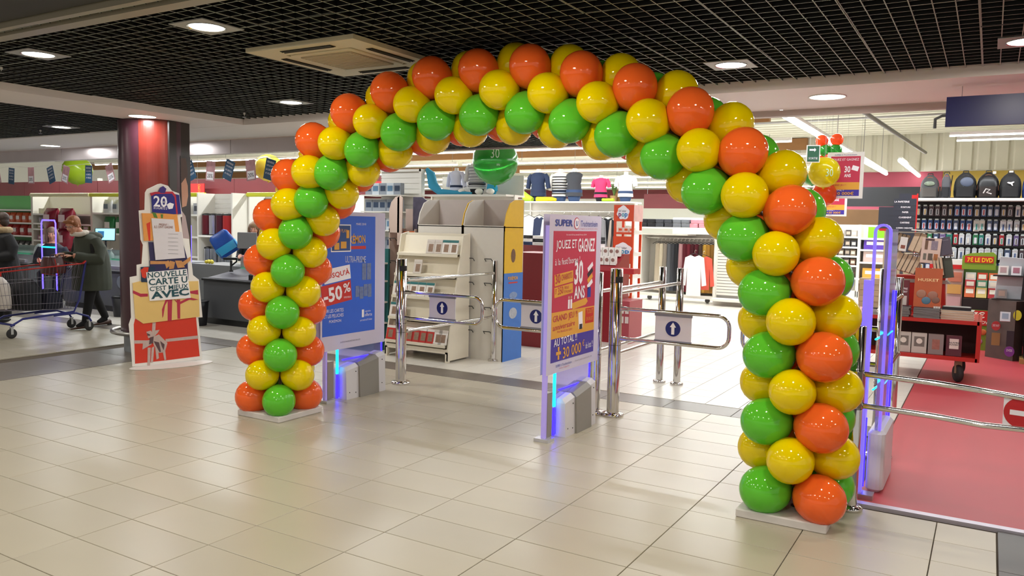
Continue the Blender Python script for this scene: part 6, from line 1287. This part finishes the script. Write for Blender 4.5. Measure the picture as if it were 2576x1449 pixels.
# rows seen from their page edges: narrow books turned sideways
PG = mat('page_edge', '#c9b093', .8, noise_amt=.1, noise_scale=40)
def edge_book(x, z, h, roll_, label, cov='#b9a48a', w=.042, y=10.16, group=None):
    t = thing('book', label, 'book', (x, y, z), 0, group); t.rotation_euler = (-.15, roll_, .0); MB().box((0, 0, h/2), (w-.006, .12, h-.006), PG).build('pages', t)
    MB().box((-w/2+.001, 0, h/2), (.003, .124, h), CV(cov)).build('cover', t); MB().box((w/2-.002, 0, h/2), (.003, .124, h), CV('#6a5040')).build('cover', t)
for k in range(5): edge_book(-.935+.046*k, 1.16-.012*k, .20, .38, od(k)+' tilted paperback, page edges outward, in the lower row of the spinner', group='spinner lower row left')
for k in range(4): edge_book(-.99+.040*k, 1.40-.01*k, .19, .36, od(k)+' tilted paperback, page edges outward, in the upper row at the spinner left', '#c9bca8', .036, 10.2)
for k in range(3): edge_book(-1.02+.034*k, 1.24-.01*k, .16, .42, od(k)+' small tilted paperback at the far left of the spinner', '#c9bca8', .032, 10.2)
for k in range(2): edge_book(-.775+.062*k, 1.37-.012*k, .22, .32, ['left', 'right'][k]+' thick tan paperback in the middle of the spinner', '#a58c70', .06, 10.14)
tbook(-.86, 1.37, .075, .16, .1, .12, CV('#e0d9d2'), 'small white paperback with a brown picture on the spinner', art=(CV('#8a4a3a'), .6, .3, .25), y=10.1)
pb = tbook(-.575, 1.245, .19, .28, 0, .05, CV('#d2b5a6'), 'pale pink book with five small pictures on the spinner front', y=10.08)
for x, z, w_, h_, c in ((-.05, .20, .03, .10, '#6a4a34'), (.03, .20, .065, .10, '#8a7a86'), (-.055, .07, .03, .07, '#6a6458'), (0, .07, .045, .075, '#5a4a3e'), (.055, .07, .04, .07, '#a4602c')): MB().box((x, -.019, z), (w_, .002, h_), mat('pic_'+c[1:], c, .4, noise_amt=.4, noise_scale=40)).build('cover_picture', pb)
MB().box((-.02, -.019, .262), (.09, .002, .02), CV('#4a3038')).build('title_bar', pb)
tbook(-.415, 1.34, .13, .20, -.1, -.22, CV('#4a4150'), 'dark violet book tilted to the right on the spinner', y=10.1, txt=[('POCHE', .8, .05, CV('#8d8490'))]); tbook(-.385, 1.09, .12, .22, -.1, -.18, CV('#3c4033'), 'dark olive book tilted to the right in the lower row', y=10.1)
for k in range(3): edge_book(-.50+.034*k, 1.11, .20, -.18, od(k)+' dark-covered thin book left of the olive one on the spinner', '#26302a', .03, 10.1)
for k in range(3): M = MB(); M.box((0, 0, .008), (.16-.02*k, .12, .015), CV(('#e6e0d8', '#c9c4c0', '#3a4048')[k])); item(M, 'book', (-.70+.10*k, 10.2, 1.60-.0*k), ['pale', 'grey', 'slate'][k]+' book lying flat on top of the spinner', 'book', (0, .08, .2*k))
M = MB(); M.box((0, 0, 0), (.62, .42, .012), STEEL); item(M, 'wire_shelf', (-.70, 10.3, 1.585), 'thin metal top tray of the book spinner', 'tray')
# ---- department sign column
NS = mat('slate_sign', '#30333f', .5); t = thing('department_sign', 'tall slate grey department sign reading stationery section names', 'sign', (-1.07, 12.6, 0)); MB().span((-.145, 0, 1.30), (.145, .05, 2.06), NS).build('panel', t); MB().span((-.08, .01, 2.06), (.08, .05, 2.13), NS).build('top_tab', t); MB().span((.145, 0, 1.30), (.160, .05, 2.13), PRB).build('red_edge', t); MB().span((.08, 0.01, 2.05), (.16, .04, 2.11), PRB).build('red_tab', t); MB().span((-.02, .01, 0), (.02, .05, 1.3), DGREY).build('pole', t)
for k, s_ in enumerate(('LA PAPETERIE', 'ÉCRITURE', 'PAPIER', 'CLASSEMENT', 'CARTERIE', 'LOISIRS CRÉATIFS')):
    w_ = (.19, .12, .08, .16, .12, .21)[k]; text(s_, t, (-.135 if k == 0 else -w_/2+.01, -.002, 2.015-.0735*k-.012), (1, 0, 0), (0, 0, 1), w_, .024, INKW, off=.002, bold=.03)
    MB().span((-.14, -.003, 1.965-.0735*k), (.14, -.001, 1.967-.0735*k), CV('#4a4d5a')).build('divider_line', t)
t = thing('department_sign', 'second slate sign with a red foot, left of the stationery department sign', 'sign', (-1.42, 14, 0)); MB().span((-.14, 0, 1.62), (.14, .05, 1.98), NS).build('panel', t); MB().span((-.12, -.005, 1.60), (.06, .0, 1.64), PRB).build('red_foot', t); MB().span((-.02, .01, 0), (.02, .05, 1.62), DGREY).build('pole', t)
# ---- stationery wall
t = thing('stationery_wall', 'black peg wall full of hanging blister packs at the right edge', 'shelving', (.5, 13.45, 0)); SWL = t
MB().span((-1.5, .02, 0), (2.2, .06, 2.08), mat('black_peg_wall', '#1a1618', .6)).build('peg_panel', t); MB().span((-1.5, -.42, 2.05), (2.2, .06, 2.085), RAILW).build('top_shelf', t)
for k in range(6): MB().span((-1.5, -.01, 2.0-.19*k-.03), (2.2, .02, 2.0-.19*k-.01), BLACK).build('peg_bar', t)
BC = ['#e6e6ea', '#d2d8de', '#4a5a78', '#2f4a80', '#39363c', '#5a4a50', '#b8343a', '#2f8f80', '#e0dcd0', '#3a8a5a', '#7a6a9a', '#c9a25a']
protos = {}
def blister(ci, kind):
    key = (ci, kind)
    if key not in protos:
        w, h = (.066, .15) if kind == 0 else ((.075, .16) if kind == 1 else (.058, .15)); M = MB(); M.box((0, 0, -h/2), (w, .004, h), cm(BC[ci], .35)); b = M.mesh('card')
        M = MB(); M.bbox((0, -.012, -h*.60), (w*.62, .018, h*.62), mat('blister_clear', '#dfe3e8', .1, trans=.3) if ci not in (2, 3) else cm('#cfd6e4', .3), .012, axis=1); M.box((0, -.018, -h*.6), (w*.22, .012, h*.5), cm(BC[(ci*5+3) % 12], .4)); c = M.mesh('contents'); M = MB(); M.bbox((0, -.03, .004), (w*.72, .004, .022), cm('#b8c2bd', .4), .008, axis=1); d = M.mesh('price_tag'); protos[key] = (b, c, d)
    return protos[key]
random.seed(11)
seq = {0: [4, 4, 5, 5, 5, 4, 3, 3, 3, 4, 3, 2, 2, 4, 5, 0], 1: [4, 3, 3, 3, 3, 3, 2, 3, 3, 8, 8, 2, 2, 0, 0, 1], 2: [5, 4, 9, 2, 10, 7, 6, 0, 1, 9, 7, 0, 4, 6, 0, 10], 3: [5, 5, 11, 11, 8, 0, 1, 0, 1, 1, 0, 0, 1, 1, 2, 0], 4: [3, 4, 2, 0, 8, 6, 8, 9, 0, 1, 2, 0, 1, 3, 4, 0]}
for r in range(5):
    for k in range(19):
        x = -.95+.0835*k+random.uniform(-.006, .006); z = 1.985-.205*r; c = seq[r][k % 16]; me = blister(c, random.choice((0, 0, 1, 2)))
        t = thing('blister_pack', od(k)+' blister pack from the left in the '+od(r)+' row of the peg wall', 'blister pack', (x, 13.43, z), random.uniform(-.15, .15), 'blister packs, '+od(r)+' row')
        for nm, q_ in zip(('card', 'contents', 'price_tag'), me): link(nm, q_, t)
# backpacks on the top shelf
def backpack(x, w, h, m, label, m2, extra=None, yaw=0, d=.2):
    t = thing('backpack', label, 'backpack', (x, 13.24, 2.086), yaw); R = []
    for j in range(9):
        f = j/8; q = [.90, .98, 1, 1, .98, .94, .85, .62, .25][j]; R.append([(w/2*q*math.copysign(abs(math.cos(a))**.6, math.cos(a)), d/2*([.9, 1, 1, 1, .95, .9, .8, .6, .3][j])*math.copysign(abs(math.sin(a))**.7, math.sin(a)), h*f) for a in [2*math.pi*i/20 for i in range(20)]])
    MB().loft(R, m).build('body', t)
    M = MB(); M.loft([[(w*.38*math.copysign(abs(math.cos(a))**.6, math.cos(a)), -d/2-.0+.02*math.sin(a)-.02, z) for a in [2*math.pi*i/14 for i in range(14)]] for z in (h*.06, h*.10, h*.38, h*.44)], m2); M.build('front_pocket', t)
    MB().tube([(-.035, .0, h*.97), (-.03, 0, h*1.06), (.03, 0, h*1.06), (.035, 0, h*.97)], .008, BLACK, 6).build('handle', t)
    MB().tube([(w/2*.93*math.cos(a), -d/2*.55, h*.30+h*.60*math.sin(a)) for a in [math.pi*k/12 for k in range(13)]], .005, extra or GREY, 5).build('piping', t)
    return t
BK = mat('black_nylon', '#17181b', .6, bump=.2); GR = mat('grey_nylon', '#4a4b4c', .6, bump=.2)
b1 = backpack(-.81, .25, .34, GR, 'grey backpack with orange piping, first from the left on the top shelf', mat('grey_nylon2', '#55524e', .6), CV('#b3603a')); MB().ell((0, -.105, .21), (.07, .01, .035), mat('crest_print', '#8a9a86', .5, noise_amt=.5, noise_scale=40), 14, 8).build('print', b1)
b2 = backpack(-.60, .13, .36, mat('grey_side', '#5a5b60', .6), 'grey trolley backpack seen from the side, second from the left', CV('#26282c'), CV('#c65a34'), d=.2); MB().tube([(.05, -.05, .05), (.075, -.05, .33)], .008, BLACK, 6).build('pull_handle', b2); MB().lathe([(.025, -.01), (.025, .01)], (.03, -.11, .027), BLACK, 12, axis=Vector((1, 0, 0))).build('wheel', b2)
b3 = backpack(-.36, .29, .37, BK, 'black backpack with pale grey printed front, third from the left', BK, CV('#3a3c42')); M = MB(); M.prism([(-.09, -.125, .05), (-.06, -.125, .15), (-.04, -.125, .08), (-.02, -.125, .17), (.0, -.125, .10), (.08, -.125, .12), (.09, -.125, .05)], (0, -.004, 0), mat('pale_print', '#aeb2bc', .5)); M.build('print', b3); M = MB(); M.ell((.02, -.088, .23), (.085, .02, .07), mat('blue_grey_print', '#5f6a80', .5), 14, 8); M.build('print', b3)
b4 = backpack(-.08, .28, .37, mat('black_gloss_nylon', '#141416', .3), 'glossy black backpack with bronze-edged pocket, fourth from the left', CV('#2c2422'), CV('#8a5a44')); M = MB(); M.tube([(-.05, -.135, .07), (-.02, -.137, .13), (.03, -.137, .12), (-.01, -.137, .08), (.05, -.135, .06)], .009, CV('#d8d2d0'), 6); M.build('print', b4); MB().box((.07, -.06, .36), (.04, .004, .035), WHITE).build('price_tag', b4)
b5 = backpack(.19, .27, .36, BK, 'plain black backpack with a small white leaping-cat mark, fifth from the left', BK, BLACK); M = MB(); M.prism([(-.045, -.125, .215), (-.02, -.125, .20), (.0, -.125, .195), (.02, -.125, .17), (.03, -.125, .175), (.02, -.125, .20), (.045, -.125, .225), (.03, -.125, .23), (0, -.125, .22), (-.03, -.125, .225)], (0, -.004, 0), INKW); M.build('logo', b5); MB().box((.0, -.02, .37), (.05, .004, .03), WHITE).build('price_tag', b5)
backpack(.45, .24, .35, mat('blue_nylon', '#1f3a7a', .6), 'dark blue backpack cut by the right edge of the picture', CV('#2a4a8e'), CV('#4a6ab0'))
# ---- DVD displays
GRN = mat('dvd_green', '#6f8a2c', .45, noise_amt=.15, noise_scale=8); t = thing('dvd_display', 'green DVD dump display with a yellow price header', 'display', (-.02, 12.6, 0)); YT = CV('#f0c81e')
MB().span((-.26, 0, 0), (.22, .35, .55), GRN).build('base', t); MB().span((-.26, .0, .55), (.22, .35, .70), CV('#211f1e')).build('ledge', t); MB().span((-.30, .30, .7), (.22, .33, 1.15), CV('#4a6a30')).build('back_panel', t); M = MB(); M.prism([(-.30, .0, 1.10), (-.30, 0, 1.28), (-.20, 0, 1.32), (.06, 0, 1.34), (.10, 0, 1.30), (.10, 0, 1.10)], (0, .02, 0), mat('header_green', '#7d9a2c', .4)); M.build('header', t); MB().box((-.10, -.006, 1.235), (.34, .004, .09), PRB).build('header_label', t); text('7€ LE DVD', t, (-.24, -.009, 1.20), (1, 0, 0), (0, 0, 1), .30, .065, YT, off=.002, bold=.05)
MB().box((-.02, -.004, .44), (.30, .004, .20), PRB).build('price_panel', t); text('7€', t, (-.14, -.008, .44), (1, 0, 0), (0, 0, 1), .15, .085, CV('#f4ead8'), off=.002, bold=.05); text('LE DVD', t, (-.09, -.008, .36), (1, 0, 0), (0, 0, 1), .18, .045, CV('#f4ead8'), off=.002, bold=.03)
for x, z, c in ((0, .25, '#c86a3a'), (.08, .17, '#a8642c'), (-.04, .12, '#b07a8a')): MB().ell((x, -.004, z), (.045, .006, .04), CV(c), 10, 6).build('printed_patch', t)
DV = ['#d86a3c', '#e0c878', '#b8343a', '#4a8a6a', '#d2d6d0', '#c8442c']
for r in range(3):
    for k in range(3): M = MB(); M.box((0, 0, .075), (.125, .05, .14), CV(DV[(r*2+k) % 6])); M.box((0, -.026, .09), (.09, .002, .06), CV('#efe6d4')); item(M, 'dvd_case', (-.21+.14*k, 12.70+.06*r, .702+.10*r), od(k)+' DVD from the left in the '+['front', 'middle', 'rear'][r]+' row of the green display', 'DVD', (-.2, 0, 0), 'DVDs '+['front', 'middle', 'rear'][r])
t = thing('dvd_display', 'red and white DVD column display left of the green one', 'display', (-.42, 12.75, 0)); MB().span((-.12, 0, 0), (.12, .3, 1.15), CV('#c2a8a0')).build('body', t); MB().span((-.30, -.01, 1.15), (.13, .3, 1.22), WHITE).build('header', t); MB().span((-.30, -.01, 1.09), (.13, .0, 1.15), PRB).build('red_band', t)
for k in range(5): MB().box((.02, -.012, .98-.17*k), (.17, .02, .13), CV(('#c87a60', '#d8a860', '#c8a0a0', '#8a5a62', '#b04a52')[k])).build('dvd_case', t)
t = thing('music_display', 'white and brown cardboard CD tower with a yellow oval sticker', 'display', (.22, 11.9, 0)); BRC = mat('brown_photo_card', '#4a3a34', .5, noise_amt=.35, noise_scale=7)
M = MB(); M.prism([(-.20, .10, 0), (.10, -.14, 0), (.20, .0, 0), (.16, .3, 0), (-.16, .3, 0)], (0, 0, .75), BRC); M.build('base', t); M = MB(); M.prism([(-.14, .14, .75), (.15, .14, .75), (.17, .14, 1.28), (-.10, .14, 1.30)], (0, .12, 0), mat('pale_grey_card', '#c9cdd2', .5)); M.build('back_panel', t)
for z in (.75, 1.05): M = MB(); M.prism([(-.17, .0, z), (.17, .0, z), (.15, .2, z), (-.15, .2, z)], (0, 0, .015), CV('#2a2524')); M.build('shelf', t)
M = MB(); M.prism([(.0+.045*math.cos(a)+.12, -.13, .58+.065*math.sin(a)) for a in [2*math.pi*k/18 for k in range(18)]], (0, -.004, 0), CV('#e0dc3a')); M.build('yellow_sticker', t)
def badge(x, y, z, r, c): M = MB(); M.prism([(x+r*math.cos(a), y, z+r*1.2*math.sin(a)) for a in [2*math.pi*k/18 for k in range(18)]], (0, -.004, 0), CV(c)); M.build('round_badge', t)
badge(-.10, -.02, .42, .05, '#b83a3a'); badge(.06, -.145, .12, .055, '#7a3a92'); text('DVD SHOP', t, (-.135, -.03, .41), (1, 0, 0), (0, 0, 1), .07, .03, INKW, off=.0); text('DVDS', t, (.03, -.155, .12), (1, 0, 0), (0, 0, 1), .06, .03, INKW, off=.0)
MB().box((-.09, -.02, .25), (.10, .004, .16), CV('#9a7a4a')).build('figure_panel', t); MB().box((.06, -.142, .28), (.08, .004, .20), CV('#2c2830')).build('figure_panel', t)
for k, (x, z) in enumerate(((-.06, 1.066), (.08, 1.066), (-.06, .766), (-.01, .50))): M = MB(); M.box((0, 0, .06), (.11, .03, .12), CV(('#d6cfc9', '#d9d4d6', '#8e8480', '#c9ccd0')[k])); M.box((0, -.016, .065), (.07, .002, .07), CV(('#a88', '#a06070', '#b09080', '#8a98a8')[k] if k else '#aa8888')); item(M, 'cd_case', (.22+x, 11.96 if k < 3 else 11.70, z), ['left CD on the upper ledge of the brown tower', 'right CD on the upper ledge of the brown tower', 'CD box on the lower ledge of the brown tower', 'grey CD in the front holder of the brown tower'][k], 'CD', (-.3, 0, 0))
t = thing('black_shelf', 'black shelving unit with clear holders cut by the right edge', 'shelving', (.75, 11.6, 0)); MB().span((-.32, 0, 0), (.5, .5, 1.27), CV('#151212')).build('body', t); MB().span((-.36, -.02, 0), (.5, .5, .06), CV('#a8824c')).build('wooden_base', t)
for z in (.2, .5, .8, 1.08): MB().span((-.18, -.05, z), (.3, -.0, z+.12), mat('clear_holder', '#9a9c9e', .1, trans=.6)).build('clear_holder', t)
# ---- hanging posters, balloons and signs on the right
def hanging_poster(x, y, z0, w, h, label):
    t = thing('hanging_poster', label, 'poster', (x, y, z0)); MB().box((0, .002, h/2), (w, .004, h), WHITE).build('sheet', t)
    MB().box((0, -.001, h*.62), (w*.80, .003, h*.58), INKR).build('red_print', t); MB().box((0, -.0015, h*.27), (w*.80, .003, h*.16), INKY).build('yellow_print', t); MB().box((0, -.001, h*.125), (w*.80, .003, h*.135), INKP).build('blue_print', t)
    text('JOUEZ ET GAGNEZ', t, (-w*.36, -.004, h*.80), (1, 0, 0), (0, 0, 1), w*.72, h*.065, INKW, off=.001); text('30', t, (-w*.02, -.004, h*.56), (1, 0, 0), (0, 0, 1), w*.16, h*.14, INKW, off=.001, bold=.04); text('ANS', t, (-w*.02, -.004, h*.46), (1, 0, 0), (0, 0, 1), w*.18, h*.07, INKW, off=.001, bold=.04); text('GRAND JEU !!', t, (-w*.36, -.004, h*.26), (1, 0, 0), (0, 0, 1), w*.4, h*.05, INKR, off=.001)
    text('+30 000€', t, (-w*.34, -.004, h*.075), (1, 0, 0), (0, 0, 1), w*.6, h*.07, INKY, off=.001, bold=.03); text('AU TOTAL !!', t, (-w*.36, -.004, h*.16), (1, 0, 0), (0, 0, 1), w*.35, h*.03, INKW, off=.001); text('SUPER U Truchtersheim', t, (-w*.3, -.004, h*.93), (1, 0, 0), (0, 0, 1), w*.6, h*.025, INKB, off=.001); text('SUPER U', t, (-w*.3, -.004, h*.022), (1, 0, 0), (0, 0, 1), w*.2, h*.02, INKB, off=.001)
    MB().box((w*.27, -.003, h*.65), (w*.18, .002, h*.1), INKW, Matrix.Rotation(.3, 3, 'Y')).build('ticket_print', t)
    for e in (-1, 1): MB().tube([(e*w*.4, 0, h), (e*w*.4, 0, 4.2-z0)], .0012, GREY, 4).build('cord', t)
hanging_poster(-1.57, 10.5, 1.98, .42, .56, 'large hanging red and blue anniversary poster behind the yellow balloon'); hanging_poster(-2.0, 12.6, 1.80, .33, .48, 'second smaller hanging anniversary poster below the large one')
big_balloon('round_balloon', (-1.76, 10.2, 2.28), .185, YBT, 'bright yellow balloon printed with 30 in front of the hanging poster', [('30', .02, -.06, .08, .09)])
big_balloon('round_balloon', (-1.80, 10.5, 2.03), .15, OBT, 'clear orange balloon just below the yellow balloon'); big_balloon('round_balloon', (-2.02, 10.9, 2.28), .12, mat('deep_green_balloon', '#3c9a34', .2), 'small green balloon peeping out left of the yellow balloon')
for k, (x, z, m, n_) in enumerate(((-2.06, 2.52, OBT, 'left orange'), (-1.93, 2.56, OBT, 'middle orange'), (-1.80, 2.52, OBT, 'right orange'), (-2.0, 2.67, GBT, 'left green'), (-1.87, 2.67, GBT, 'right green'), (-2.05, 2.80, OBT, 'upper left orange'), (-1.86, 2.81, OBT, 'upper right orange'))):
    big_balloon('round_balloon', (x, 11.6, z), .085, m, n_+' balloon of the cluster above the yellow balloon')
t = thing('exit_sign', 'small green emergency exit sign hanging above the yellow balloon', 'sign', (-1.84, 9.9, 2.39)); RZ = Matrix.Rotation(.35, 3, 'Z'); MB().box((0, 0, .085), (.15, .016, .20), WHITE, RZ).build('frame', t); MB().box(RZ @ Vector((.0, -.009, .085)), (.13, .003, .18), mat('exit_green', '#2f5a44', .4, emit=.25), RZ).build('green_panel', t); u_ = RZ @ Vector((1, 0, 0)); text('SORTIE', t, RZ @ Vector((-.05, -.011, .02)), u_, (0, 0, 1), .10, .025, INKW, off=.001)
MB().prism([RZ @ Vector((-.045, -.012, .14)), RZ @ Vector((.01, -.012, .14)), RZ @ Vector((.01, -.012, .155)), RZ @ Vector((.03, -.012, .13)), RZ @ Vector((.01, -.012, .105)), RZ @ Vector((.01, -.012, .12)), RZ @ Vector((-.045, -.012, .12))], RZ @ Vector((0, -.001, 0)), INKW).build('arrow', t)
for e in (-.04, .04): MB().tube([(e, 0, .18), (e, 0, 1.81)], .0015, WHITE, 4).build('cord', t)
# ---- sweets aisle far behind, between arch and antenna
g1_ = gondola(-3.95+.0, -2.75, 21.0, 1.75, (.45, .75, .98, 1.2, 1.45), 'white grocery shelving seen between the arch and the violet antenna'); g2_ = gondola(-2.70, -1.9, 20.8, 1.75, (.45, .85, 1.15, 1.42), 'white end unit of chocolate boxes next to the violet antenna')
DKB = carton_mesh(.12, .12, .17, CV('#4a4440'), CV('#b8a898'), 'packet')
for r, z in enumerate((.45, .75, .98, 1.2, 1.45)): row([DKB, carton_mesh(.12, .12, .16, CV(('#5a3a2a', '#6a4a3a', '#7a6a5a', '#3a3a44', '#b8aca4')[r]), CV('#d8cfc0'), 'packet')], 'packet', -3.9, -2.8, 8, 21.12, z, '{n} packet from the left on the '+od(r)+' shelf of the grocery shelving', 'packet', 'grocery packets, '+od(r)+' shelf')
for z, c, l in ((1.15, '#5a3aa8', 'purple'), (.85, '#c8b0a8', 'pale round-logo'), (.45, '#e0a040', 'orange'), (.16, '#d08a3a', 'amber')): M = MB(); M.box((0, 0, .13), (.62, .2, .26), CV(c)); M.box((0, -.102, .16), (.5, .003, .08), CV('#e8e0dc')); item(M, 'sweets_box', (-2.30, 20.95, z), l+' sweets box on the end unit next to the antenna', 'box')
M = MB(); M.box((0, 0, .14), (.5, .2, .26), CV('#7ed321')); item(M, 'sweets_box', (-2.28, 20.95, 1.43), 'bright lime green box on top of the sweets end unit', 'box')
M = MB(); M.box((0, 0, .85), (.55, .04, 1.7), mat('cork_panel', '#a8977a', .7)); item(M, 'display_board', (-1.55, 17.5, 0), 'tan display board behind the violet antenna', 'board')
M = MB(); M.span((-3, 0, 1.55), (1.6, .05, 2.5), mat('brown_wall_picture', '#6a4c2c', .6, noise_amt=.2, noise_scale=2)); M.span((-3, .02, 0), (-2.9, .05, 1.55), SH); item(M, 'picture_wall', (-1.2, 23.2, 0), 'brown picture wall above the sweets shelving', 'banner')
M = MB(); M.span((-.9, 0, 2.1), (1.2, .6, 2.5), mat('dark_canopy', '#3a3c40', .6)); M.span((-.9, -.01, 2.05), (1.2, .6, 2.10), mat('pink_edge', '#c25a70', .5)); M.tube([(1.1, .3, 0), (1.1, .3, 2.1)], .03, DGREY, 8); item(M, 'canopy', (-2.0, 18.0, 0), 'dark grey canopy with a pink lower edge behind the small poster', 'canopy')
M = MB(); M.box((0, 0, .35), (.30, .40, .10), CV('#b8a898')); M.box((0, 0, .15), (.26, .36, .30), CV('#7a1c24')); item(M, 'low_box', (-1.70, 9.7, 0), 'low dark red box with a tan lid left of the trolley', 'box')
